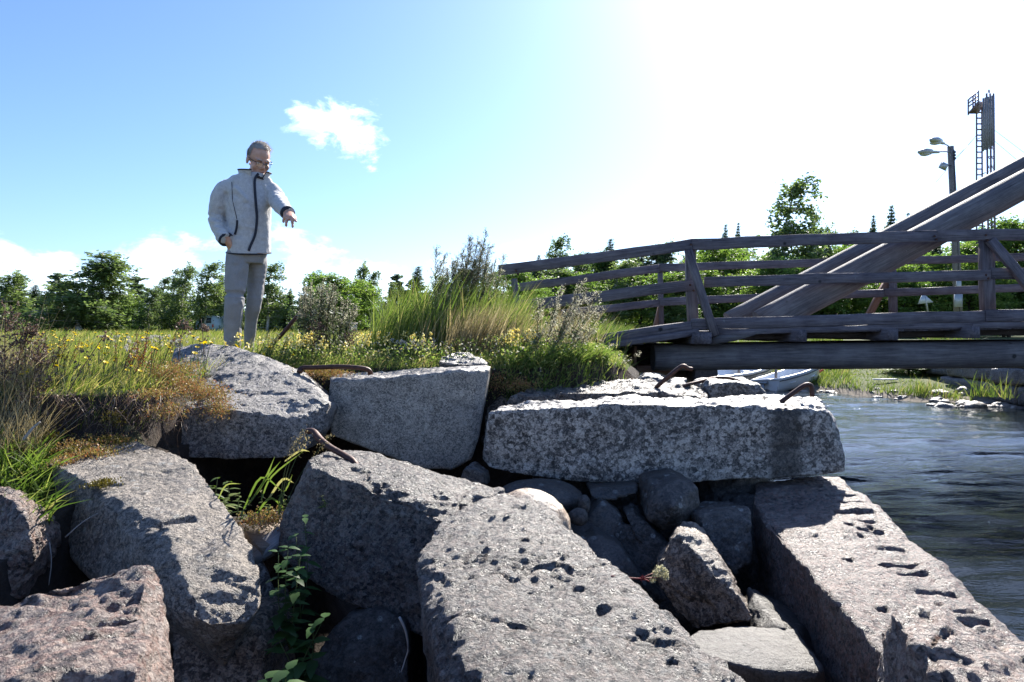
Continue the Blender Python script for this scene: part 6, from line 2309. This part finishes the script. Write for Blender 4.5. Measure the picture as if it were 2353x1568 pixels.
tuft('yellow green reed tuft at the waterline before the abutment', 2262, 912, 14.9, 60, .6, 1)
tuft('smaller reed tuft right of the yellow green one before the abutment', 2316, 915, 14.6, 30, .5, 2)
tuft('low reed tuft on the sandy shore left of the abutment', 2120, 905, 17.0, 90, .5, 3)
# ------------------------------------------------------------------ the man
MD = 5.3
mp_ = lambda u, v, dy=0.0: P(u, v, MD + dy)
PSI = R(38)
FB = np.array((math.sin(PSI), -math.cos(PSI), 0.0))       # where his chest points
LB = np.array((math.cos(PSI), math.sin(PSI), 0.0))        # his left
UP = np.array((0, 0, 1.0))

skin, t = new_mat('skin')
co = t.n('TexCoord').outputs['Object']
nz = t.noise(co, 28.0, 5.0, 0.6)
c = t.ramp(nz, [(0.3, (0.52, 0.27, 0.185)), (0.6, (0.62, 0.35, 0.245)), (0.8, (0.68, 0.40, 0.29))])
bp = t.n('Bump', None, Height=t.noise(co, 120.0, 4.0), Strength=0.25, Distance=0.003)
s = t.n('BsdfPrincipled', None, Base_Color=c, Roughness=0.5, Normal=bp.outputs[0])
s.inputs['Subsurface Weight'].default_value = 0.12
s.inputs['Subsurface Radius'].default_value = (0.012, 0.005, 0.003)
out(t, s.outputs[0])

fleece, t = new_mat('grey_fleece')
co = t.n('TexCoord').outputs['Object']
f1, f2 = t.noise(co, 260.0, 3.0, 0.7), t.noise(co, 40.0, 4.0, 0.6)
a = t.math('ADD', t.math('MULTIPLY', f1, 0.6), t.math('MULTIPLY', f2, 0.4))
c = t.ramp(a, [(0.33, (0.34, 0.33, 0.325)), (0.5, (0.49, 0.475, 0.465)), (0.68, (0.63, 0.615, 0.60))])
bp = t.n('Bump', None, Height=a, Strength=0.5, Distance=0.006)
s = t.n('BsdfPrincipled', None, Base_Color=c, Roughness=0.95, Normal=bp.outputs[0])
s.inputs['Sheen Weight'].default_value = 0.35
out(t, s.outputs[0])
twill, t = new_mat('grey_twill')
co = t.n('TexCoord').outputs['Object']
a = t.math('ADD', t.math('MULTIPLY', t.noise(co, 180.0, 3.0), 0.5), t.math('MULTIPLY', t.noise(co, 16.0, 4.0), 0.5))
c = t.ramp(a, [(0.35, (0.22, 0.21, 0.205)), (0.65, (0.30, 0.287, 0.28))])
bp = t.n('Bump', None, Height=a, Strength=0.25, Distance=0.004)
out(t, bsdf(t, Base_Color=c, Roughness=0.85, Normal=bp.outputs[0]))
navy = simple_mat('navy_trim', (0.018, 0.020, 0.032), 0.7)
shoe_m = simple_mat('brown_leather', (0.05, 0.035, 0.025), 0.5)
dark_mouth = simple_mat('mouth_inside', (0.06, 0.018, 0.016), 0.6)
lip = simple_mat('lips', (0.36, 0.15, 0.125), 0.5)
eye_w = simple_mat('eye_white', (0.55, 0.52, 0.48), 0.3, var=0.02)
iris_m = simple_mat('iris', (0.04, 0.05, 0.06), 0.2)
frame_m = simple_mat('glasses_frame', (0.012, 0.014, 0.022), 0.3)
lens_m, t = new_mat('glasses_lens')
tr = t.n('BsdfTransparent', None, Color=(0.80, 0.83, 0.86, 1))
gl = t.n('BsdfGlossy', None, Roughness=0.03)
mx = t.n('MixShader', None, Fac=0.10)
t.t.links.new(tr.outputs[0], mx.inputs[1])
t.t.links.new(gl.outputs[0], mx.inputs[2])
out(t, mx.outputs[0])
hair_m = foliage_mat('grey_brown_hair', [(0.0, (0.22, 0.19, 0.165)), (0.5, (0.45, 0.415, 0.38)), (1.0, (0.70, 0.67, 0.63))], 0.25, 0.4)

# head frame: turned to the picture's right, bent down
HY, HP, HS = R(42), R(31), 1.06
HF = np.array((math.sin(HY) * math.cos(HP), -math.cos(HY) * math.cos(HP), -math.sin(HP)))
HR = np.array((-math.cos(HY), -math.sin(HY), 0.0))
HU = np.cross(HR, HF)
HC = mp_(594, 368)
M3 = np.stack([HR, HF, HU], 1)


def hd(p):
    return HC + (np.asarray(p, float) * HS * np.array((.95, 1, 1))) @ M3.T


def hel(c, r_, nu=16, nv=10):
    v, f = ellipsoid(c, r_, nu, nv)
    return hd(v), f


def htube(pts, rad, n=8):
    v, f = tube(pts, rad, n)
    return hd(v), f


head = [hel((0, -.012, .035), (.076, .098, .088), 24, 16), hel((0, .028, -.038), (.061, .066, .082), 20, 14), hel((0, .052, -.098), (.034, .034, .026)),
        hel((0, .022, -.098), (.050, .050, .030)), htube([(0, .086, .022), (0, .101, .0), (0, .113, -.022), (0, .110, -.033)], [.008, .0095, .0125, .011]),
        hel((.012, .097, -.031), (.0085, .010, .008)), hel((-.012, .097, -.031), (.0085, .010, .008)),
        hel((.031, .078, .027), (.030, .016, .009)), hel((-.031, .078, .027), (.030, .016, .009)),
        hel((.042, .058, -.028), (.024, .028, .028)), hel((-.042, .058, -.028), (.024, .028, .028)),
        hel((.030, .078, .0125), (.0155, .013, .0085)), hel((-.030, .078, .0125), (.0155, .013, .0085)),
        hel((.079, -.008, -.012), (.010, .020, .033)), hel((-.079, -.008, -.012), (.010, .020, .033)),
        hel((0, .089, -.056), (.026, .012, .0065)), hel((0, .085, -.079), (.022, .013, .008)), hel((0, .076, -.067), (.034, .018, .022))]
neck_b = mp_(584, 412)
nv_, nf_ = tube([hd((0, -.03, -.05)), hd((0, -.03, -.115)), neck_b], [.062, .060, .070], 14)
rings = [(401, 584, .080, .080), (408, 579, .145, .098), (424, 573, .178, .112), (470, 571, .178, .134), (510, 573, .160, .136), (545, 574, .157, .134), (581, 572, .160, .134)]


def torso(scale=1.0, extra=()):
    vs, fs, n = [], [], 30
    rr_ = list(rings) + list(extra)
    for (v, u, a, b) in rr_:
        c_ = mp_(u, v)
        for k in range(n):
            ph = 2 * math.pi * k / n
            cs_, sn_ = math.cos(ph), math.sin(ph)
            cs_ = math.copysign(abs(cs_) ** .88, cs_)
            sn_ = math.copysign(abs(sn_) ** .88, sn_)
            vs.append(c_ + FB * b * scale * cs_ + LB * a * scale * sn_ - UP * (.024 * cs_ - .014 * sn_ if v > 570 else 0))
    m_ = len(rr_)
    for i in range(m_ - 1):
        for k in range(n):
            k2 = (k + 1) % n
            fs.append((i * n + k, (i + 1) * n + k, (i + 1) * n + k2, i * n + k2))
    fs.append(tuple(range(n)))
    fs.append(tuple((m_ - 1) * n + k for k in range(n))[::-1])
    return np.array(vs), fs


def tsurf(v, ph, off=.004):
    """point on the jacket front at picture height v, angle ph from the zip towards his left"""
    vv = [q[0] for q in rings]
    u = np.interp(v, vv, [q[1] for q in rings])
    a = np.interp(v, vv, [q[2] for q in rings]) + off
    b = np.interp(v, vv, [q[3] for q in rings]) + off
    cs_, sn_ = math.cos(ph), math.sin(ph)
    return mp_(u, v) + FB * b * math.copysign(abs(cs_) ** .88, cs_) + LB * a * math.copysign(abs(sn_) ** .88, sn_)


arm_r = ([mp_(538, 424, -.06), mp_(511, 440, -.09), mp_(501, 474, -.08), mp_(497, 499, -.06), mp_(502, 523, -.10), mp_(515, 545, -.15), mp_(521, 552, -.165)],
         [.050, .066, .064, .062, .058, .054, .051])
arm_l = ([mp_(598, 425, .09), mp_(622, 440, .06), mp_(637, 461, -.03), mp_(645, 472, -.12), mp_(654, 482, -.21), mp_(662, 491, -.28)],
         [.054, .068, .066, .062, .056, .050])
leg_r = ([mp_(548, 585, -.05), mp_(543, 612, -.07), mp_(541, 650, -.09), mp_(539, 690, -.10), mp_(535, 740, -.08), mp_(534, 790, -.06), mp_(534, 832, -.06)],
         [.090, .084, .078, .074, .064, .058, .060])
leg_l = ([mp_(586, 585, .06), mp_(590, 612, .09), mp_(588, 650, .10), mp_(584, 692, .09), mp_(577, 735, .12), mp_(573, 780, .15), mp_(571, 832, .15)],
         [.088, .076, .066, .060, .050, .046, .050])


def arm(pr, k=1.0):
    p_, r_ = pr
    n = 20
    q = spline(p_, n)
    rr_ = np.interp(np.linspace(0, len(r_) - 1, n), range(len(r_)), r_) * k
    return tube(q, list(rr_), 16)


# left hand, pointing down and out
hw = mp_(662, 491, -.28)
px = .0033


def finger(pts, r_=.0118):
    q = spline(np.array([mp_(*p) for p in pts]), 9)
    return tube(q, [(r_ * k_, r_ * k_ * .92) for k_ in (1.05, 1.08, 1.0, .98, 1.04, .95, .92, .86, .55)], 8)


hand = [tube([mp_(660, 488, -.26), mp_(663, 494, -.31), mp_(664, 500, -.35), mp_(664, 503, -.37)], [(.031, .027), (.038, .024), (.044, .022), (.040, .018)], 12, up=(0.3, -.8, .5)),
        finger([(668, 497, -.34), (673, 502, -.385), (677, 506, -.43), (681.5, 509.5, -.455)]),
        finger([(666, 500, -.35), (670.5, 507, -.40), (672.5, 516, -.415), (672, 524, -.405)], .0118),
        finger([(661, 500, -.35), (659, 507, -.39), (657.5, 514, -.40), (658, 521.5, -.39)]),
        finger([(656, 498, -.335), (652.5, 503, -.36), (651, 508, -.365), (652, 512.5, -.355)], .0108),
        finger([(670, 490, -.29), (675, 496, -.315), (678, 502, -.33), (678.5, 507, -.335)], .0125)]
rw = mp_(521, 552, -.165)
hand2 = [tube([mp_(518, 547, -.155), mp_(526, 560, -.13), mp_(536, 578, -.085), mp_(542, 592, -.07)], [(.03, .026), (.032, .024), (.040, .020), (.036, .018)], 12)]
for k in range(4):
    hand2.append(finger([(538 + 4 * k, 590, -.09 + .016 * k), (539 + 4 * k, 600, -.085 + .014 * k), (540 + 4 * k, 608, -.08 + .012 * k), (540 + 4 * k, 615 - 2 * abs(k - 1.5), -.075 + .01 * k)], .0090))
hand2.append(finger([(532, 566, -.12), (540, 575, -.125), (546, 582, -.12), (549, 588, -.11)], .0105))
pel = tube([mp_(570, 540), mp_(568, 575), mp_(567, 600)], [(.13, .10), (.14, .11), (.12, .10)], 18, up=FB)
body = head + [(nv_, nf_)] + [torso(.82)] + [arm(arm_r, .7), arm(arm_l, .7), arm(leg_r, .74), arm(leg_l, .74), pel] + hand + hand2
co_, no_, lo_, sz_ = remesh(body, .0048, 2)
# eye sockets, mouth slit, creases of the face
for (c_, rad, dep) in [((.031, .096, .004), .017, .006), ((-.031, .096, .004), .017, .006), ((0, .101, -.0675), .011, .007), ((.014, .098, -.067), .010, .005), ((-.014, .098, -.067), .010, .005),
                       ((.036, .092, -.045), .008, .003), ((-.036, .092, -.045), .008, .003), ((.040, .085, -.060), .008, .003), ((-.040, .085, -.060), .008, .003), ((0, .1, .035), .008, .002)]:
    dist = np.linalg.norm(co_ - hd(c_), axis=1)
    co_ = co_ - no_ * (dep * HS * (1 - sstep(dist, 0, rad * HS * 1.2)))[:, None]
foot = np.array((mp_(552, 800)[0], MD, float(ground_h(np.array([mp_(552, 800)[0]]), np.array([MD]))[0])))
me = mesh_np('person', co_ - foot, lo_, sz_, [skin], smooth=True)
man = link('person', me, None, foot)
tag(man, 'man in grey fleece jacket and grey trousers standing on the bank, pointing down', 'person')


def child(name, pieces, mats, smooth=True, voxel=None, sm=2, fn=None):
    if voxel:
        c_, n_, l_, s_ = remesh(pieces, voxel, sm)
        if fn is not None:
            c_ = fn(c_, n_)
        me_ = mesh_np(name, c_ - foot, l_, s_, mats, smooth=smooth)
        return link(name, me_, man, foot)
    m_ = MB()
    for pc in pieces:
        m_.add(pc[0], pc[1], pc[2] if len(pc) > 2 else 0, pc[3] if len(pc) > 3 else .5)
    return m_.build(name, mats, man, smooth, foot)


def seg_dist(c_, a, b):
    a, b = np.asarray(a), np.asarray(b)
    ab = b - a
    tt = np.clip(((c_ - a) @ ab) / (ab @ ab), 0, 1)
    return np.linalg.norm(c_ - (a + tt[:, None] * ab), axis=1)


def folds(c_, n_, lines, amp0=.004):
    d = fbm(c_ * (1, 1, .7), .11, 2, 301) * amp0 + fbm(c_, .045, 2, 311) * amp0 * .45
    for (a, b, rad, am) in lines:
        d = d + am * (1 - sstep(seg_dist(c_, a, b), 0, rad))
    return c_ + n_ * d[:, None]


jl = []
for (u0, v0, u1, v1, dy, am) in [(484, 492, 510, 503, -.11, .012), (486, 508, 514, 514, -.14, .011), (492, 522, 518, 528, -.17, .010), (498, 536, 522, 538, -.19, .009), (488, 476, 508, 482, -.12, -.008),
                                 (636, 441, 652, 446, .0, .008), (641, 450, 660, 456, -.06, .009), (646, 460, 665, 466, -.12, .009), (650, 470, 668, 475, -.18, .008), (630, 455, 645, 470, -.12, -.007)]:
    jl.append((mp_(u0, v0, dy), mp_(u1, v1, dy), .028, am))
jl.append((tsurf(442, -.75), tsurf(468, -.28), .028, .016))           # pulled fold across the chest
jl.append((tsurf(428, .45), tsurf(452, .72), .024, .012))
jl.append((tsurf(455, -1.35), tsurf(505, -1.15), .03, -.012))
jl.append((tsurf(548, -.9), tsurf(556, .4), .03, -.007))
jl.append((tsurf(524, -.7), tsurf(532, .1), .03, .006))
# open cuffs and hem show as slightly turned edges
cuffs = [tube([mp_(512, 541, -.145), mp_(519, 551, -.162)], [.060, .058], 16), tube([mp_(656, 485, -.235), mp_(660.5, 489.5, -.268)], [.056, .054], 16)]
jacket = child('jacket', [torso(1.0), arm(arm_r), arm(arm_l)] + cuffs, [fleece], True, .0075, 3, lambda c_, n_: folds(c_, n_, jl, .0065))
tl = []
for (u0, v0, u1, v1, dy, am, rad) in [(561, 600, 552, 625, -.12, .010, .03), (563, 612, 567, 655, -.08, .010, .03), (545, 690, 563, 698, -.13, .010, .022), (522, 682, 540, 690, -.15, -.007, .02), (556, 705, 550, 770, -.11, .008, .025),
                                      (606, 612, 600, 680, .0, .007, .025), (584, 700, 604, 690, .0, .009, .022), (590, 712, 575, 725, .0, -.007, .02), (560, 742, 566, 790, .03, .006, .02), (575, 596, 610, 590, -.02, -.006, .02), (540, 730, 530, 785, -.12, .006, .03)]:
    tl.append((mp_(u0, v0, dy), mp_(u1, v1, dy), rad, am))
pelv = tube([mp_(571, 556), mp_(569, 580), mp_(567, 604)], [(.142, .116), (.150, .122), (.120, .105)], 22, up=FB)
child('trousers', [pelv, arm(leg_r), arm(leg_l)], [twill], True, .0075, 3, lambda c_, n_: folds(c_, n_, tl, .0065))
# zip, pocket and seam trims
zp = [(404, .05), (420, .0), (450, .02), (480, .04), (510, .05), (545, -.02), (570, -.16), (582, -.22)]
child('zip', [tube(spline([tsurf(v, ph, .010) for v, ph in zp], 30), [(.0095, .005)] * 30, 8, up=FB)], [navy])
child('pocket_trim', [tube(spline([tsurf(v, ph, .008) for v, ph in [(514, -.78), (524, -.80), (536, -.86), (546, -.95)]], 10), [(.008, .005)] * 10, 8, up=FB)], [navy])
child('seam', [tube(spline([tsurf(v, ph, .003) for v, ph in [(428, -.95), (445, -.92), (470, -.88), (512, -.80)]], 14), .0026, 6)], [navy])
hp = [tsurf(581, 2 * math.pi * k / 36, .003) - UP * (.024 * math.cos(2 * math.pi * k / 36) - .014 * math.sin(2 * math.pi * k / 36)) for k in range(37)]
child('hem_trim', [tube(hp, .0055, 6, caps=False)], [navy])
for (c0, c1, rad) in ((mp_(518, 549.5, -.16), mp_(520.5, 552, -.166), .058), (mp_(660, 489, -.265), mp_(662, 491, -.28), .053)):
    child('cuff_trim', [tube([c0, c1], [rad, rad * .98], 18)], [navy])
# stand up collar, folded open at the front
cv_, cf_, cm_ = [], [], []
nC = 26
for i in range(nC):
    ph = R(26) + (2 * math.pi - R(52)) * i / (nC - 1)
    fr_ = abs(math.cos(ph / 2)) ** 1.5                      # 1 at the front edges, 0 behind the neck
    dr = FB * math.cos(ph) + LB * math.sin(ph)
    cb, ct = mp_(582, 412), mp_(584, 388 + 12 * fr_)
    lo_o = cb + dr * .104
    hi_o = ct + dr * (.100 + .034 * fr_)
    hi_i = ct + dr * (.090 + .034 * fr_) + UP * .003
    lo_i = cb + dr * .092
    cv_ += [lo_o, hi_o, hi_i, lo_i]
for i in range(nC - 1):
    for k in range(4):
        k2 = (k + 1) % 4
        cf_.append((i * 4 + k, (i + 1) * 4 + k, (i + 1) * 4 + k2, i * 4 + k2))
cf_ += [(0, 1, 2, 3), tuple((nC - 1) * 4 + k for k in (3, 2, 1, 0))]
m_ = MB()
fo = np.array([q for q in cf_])
mats_i = [0 if (k % 4) == 0 else 1 for k in range(len(cf_) - 2)] + [1, 1]
for q, mi_ in ((0, None),):
    m_.add(np.array(cv_), [f for f, g in zip(cf_, mats_i) if g == 0], 0)
    m_.add(np.array(cv_), [f for f, g in zip(cf_, mats_i) if g == 1], 1)
m_.build('collar', [fleece, navy], man, False, foot)
child('collar_trim', [tube(np.array([cv_[i * 4 + 1] for i in range(nC)]), .0055, 6)], [navy])
shirt = child('shirt', [tube([mp_(586, 412), mp_(588, 400)], [.088, .074], 18)], [simple_mat('dark_shirt', (0.03, 0.025, 0.025), 0.8)])
# face details
mo = child('mouth', [hel((0, .0935, -.0672), (.0185, .006, .0042))], [dark_mouth])
child('lip', [hel((0, .0945, -.0745), (.019, .006, .0034)), hel((0, .0975, -.0605), (.020, .005, .0026))], [lip])
for s_ in (-1, 1):
    e_ = child('eye', [hel((.031 * s_, .0805, .0035), (.0118, .0118, .0095))], [eye_w])
    m2 = MB()
    v, f = hel((.031 * s_ + .001, .0905, .0005), (.0058, .0030, .0055), 10, 6)
    m2.add(v, f)
    m2.build('iris', [iris_m], e_, True, foot)
    child('eyebrow', [htube(spline([(.014 * s_, .1005, .0265), (.032 * s_, .0985, .031), (.050 * s_, .084, .026)], 8), [(.0035, .003)] * 8, 6)], [hair_m])
gf = []
for s_ in (-1, 1):
    cx = .031 * s_
    rect = [(cx - .024, .111, .016), (cx + .024 * 1, .111, .016), (cx + .024, .112, -.012), (cx + .014, .1135, -.017), (cx - .014, .1135, -.017), (cx - .024, .112, -.012), (cx - .024, .111, .016)]
    rect = [(x_, y_ - .20 * (abs(x_) - .02) * (abs(x_) > .02), z_) for x_, y_, z_ in rect]
    gf.append(htube([rect[0], rect[1]], .0022, 6))
    gf.append(htube(rect[1:], .0009, 6))
    xo = .057 * s_
    gf.append(htube(spline([(xo, .104, .014), (.076 * s_, .075, .014), (.084 * s_, .0, .010), (.084 * s_, -.02, -.002)], 10), [(.0020, .0034)] * 10, 6))
gf.append(htube(spline([(-.008, .111, .008), (0, .114, .011), (.008, .111, .008)], 6), .0018, 6))
gl_ = child('glasses', gf, [frame_m])
for s_ in (-1, 1):
    cx = .031 * s_
    q = [(cx - .023, .111, .015), (cx + .023, .111, .015), (cx + .023, .112, -.012), (cx + .013, .1135, -.0165), (cx - .013, .1135, -.0165), (cx - .023, .112, -.012)]
    q = [(x_, y_ - .20 * (abs(x_) - .02) * (abs(x_) > .02), z_) for x_, y_, z_ in q]
    m2 = MB()
    m2.add(hd(q), [tuple(range(6))])
    m2.build('lens', [lens_m], gl_, False, foot)


# hair: cap and combed strands
def hairy(n_):
    x_, y_, z_ = n_[:, 0], n_[:, 1], n_[:, 2]
    top_ = z_ > .42 + .42 * np.clip(y_, 0, 1) + .10 * np.clip(np.abs(x_) - .3, 0, 1)
    back = (y_ < -.05) & (z_ > -.55 - .2 * y_)
    sideb = (y_ < .22) & (z_ > -.10) & (np.abs(x_) > .5)
    return top_ | back | sideb


v, f = ellipsoid((0, 0, 0), (1, 1, 1), 44, 28)
cen = np.array([np.mean([v[i] for i in q], axis=0) for q in f])
cen = cen / np.linalg.norm(cen, axis=1)[:, None]
keep = hairy(cen)
bump = 1.045 + .02 * vnoise(v * 5, 77)
vv = np.array((0, -.012, .035)) + v * np.array((.076, .098, .088)) * bump[:, None]
m_ = MB()
m_.add(hd(vv), [q for q, k_ in zip(f, keep) if k_], 0, np.clip(.35 + .3 * v[:, 0] * -1 + .25 * v[:, 2], 0, 1))
q = np.random.default_rng(8)
nn = unit(q.normal(0, 1, (9000, 3)))
nn = nn[hairy(nn)][:3600]
root_ = np.array((0, -.012, .035)) + nn * np.array((.076, .098, .088)) * 1.03
comb = np.array((-.75, -.30, .10)) + nn * .42 + q.normal(0, .16, nn.shape)
comb[:, 2] += np.where(nn[:, 2] < .3, -1.0, 0)
comb[:, 0] += np.where(nn[:, 2] < .3, .6, 0)
ln = np.where(nn[:, 2] > .35, q.uniform(.018, .036, len(nn)), q.uniform(.010, .018, len(nn))) * HS
ribbons(m_, hd(root_), (unit(comb)) @ M3.T, ln, .0016, (q.normal(0, .25, nn.shape) + (-.1, -.1, -.35)) @ M3.T, np.clip(q.normal(.55, .22, len(nn)) - .25 * (nn[:, 0] > .3), 0, 1), 3, seed=5)
hr_ = m_.build('hair', [hair_m], man, True, foot)
# shoes
for (u, dy, yaw) in ((535, -.05, R(20)), (571, .15, R(48))):
    b_ = mp_(u, 834, dy)
    b_[2] = float(ground_h(np.array([b_[0]]), np.array([b_[1]]))[0])
    f_ = np.array((math.sin(yaw), -math.cos(yaw), 0))
    l_ = np.array((math.cos(yaw), math.sin(yaw), 0))
    ps = []
    for (y_, w2, h_) in [(-.09, .034, .075), (-.04, .040, .085), (.05, .044, .07), (.13, .050, .048), (.19, .036, .03)]:
        ps += [b_ + f_ * y_ + l_ * w2, b_ + f_ * y_ - l_ * w2, b_ + f_ * y_ + l_ * w2 * .7 + UP * h_, b_ + f_ * y_ - l_ * w2 * .7 + UP * h_]
    child('shoe', [hull(np.array(ps))], [shoe_m], True, .009, 3)
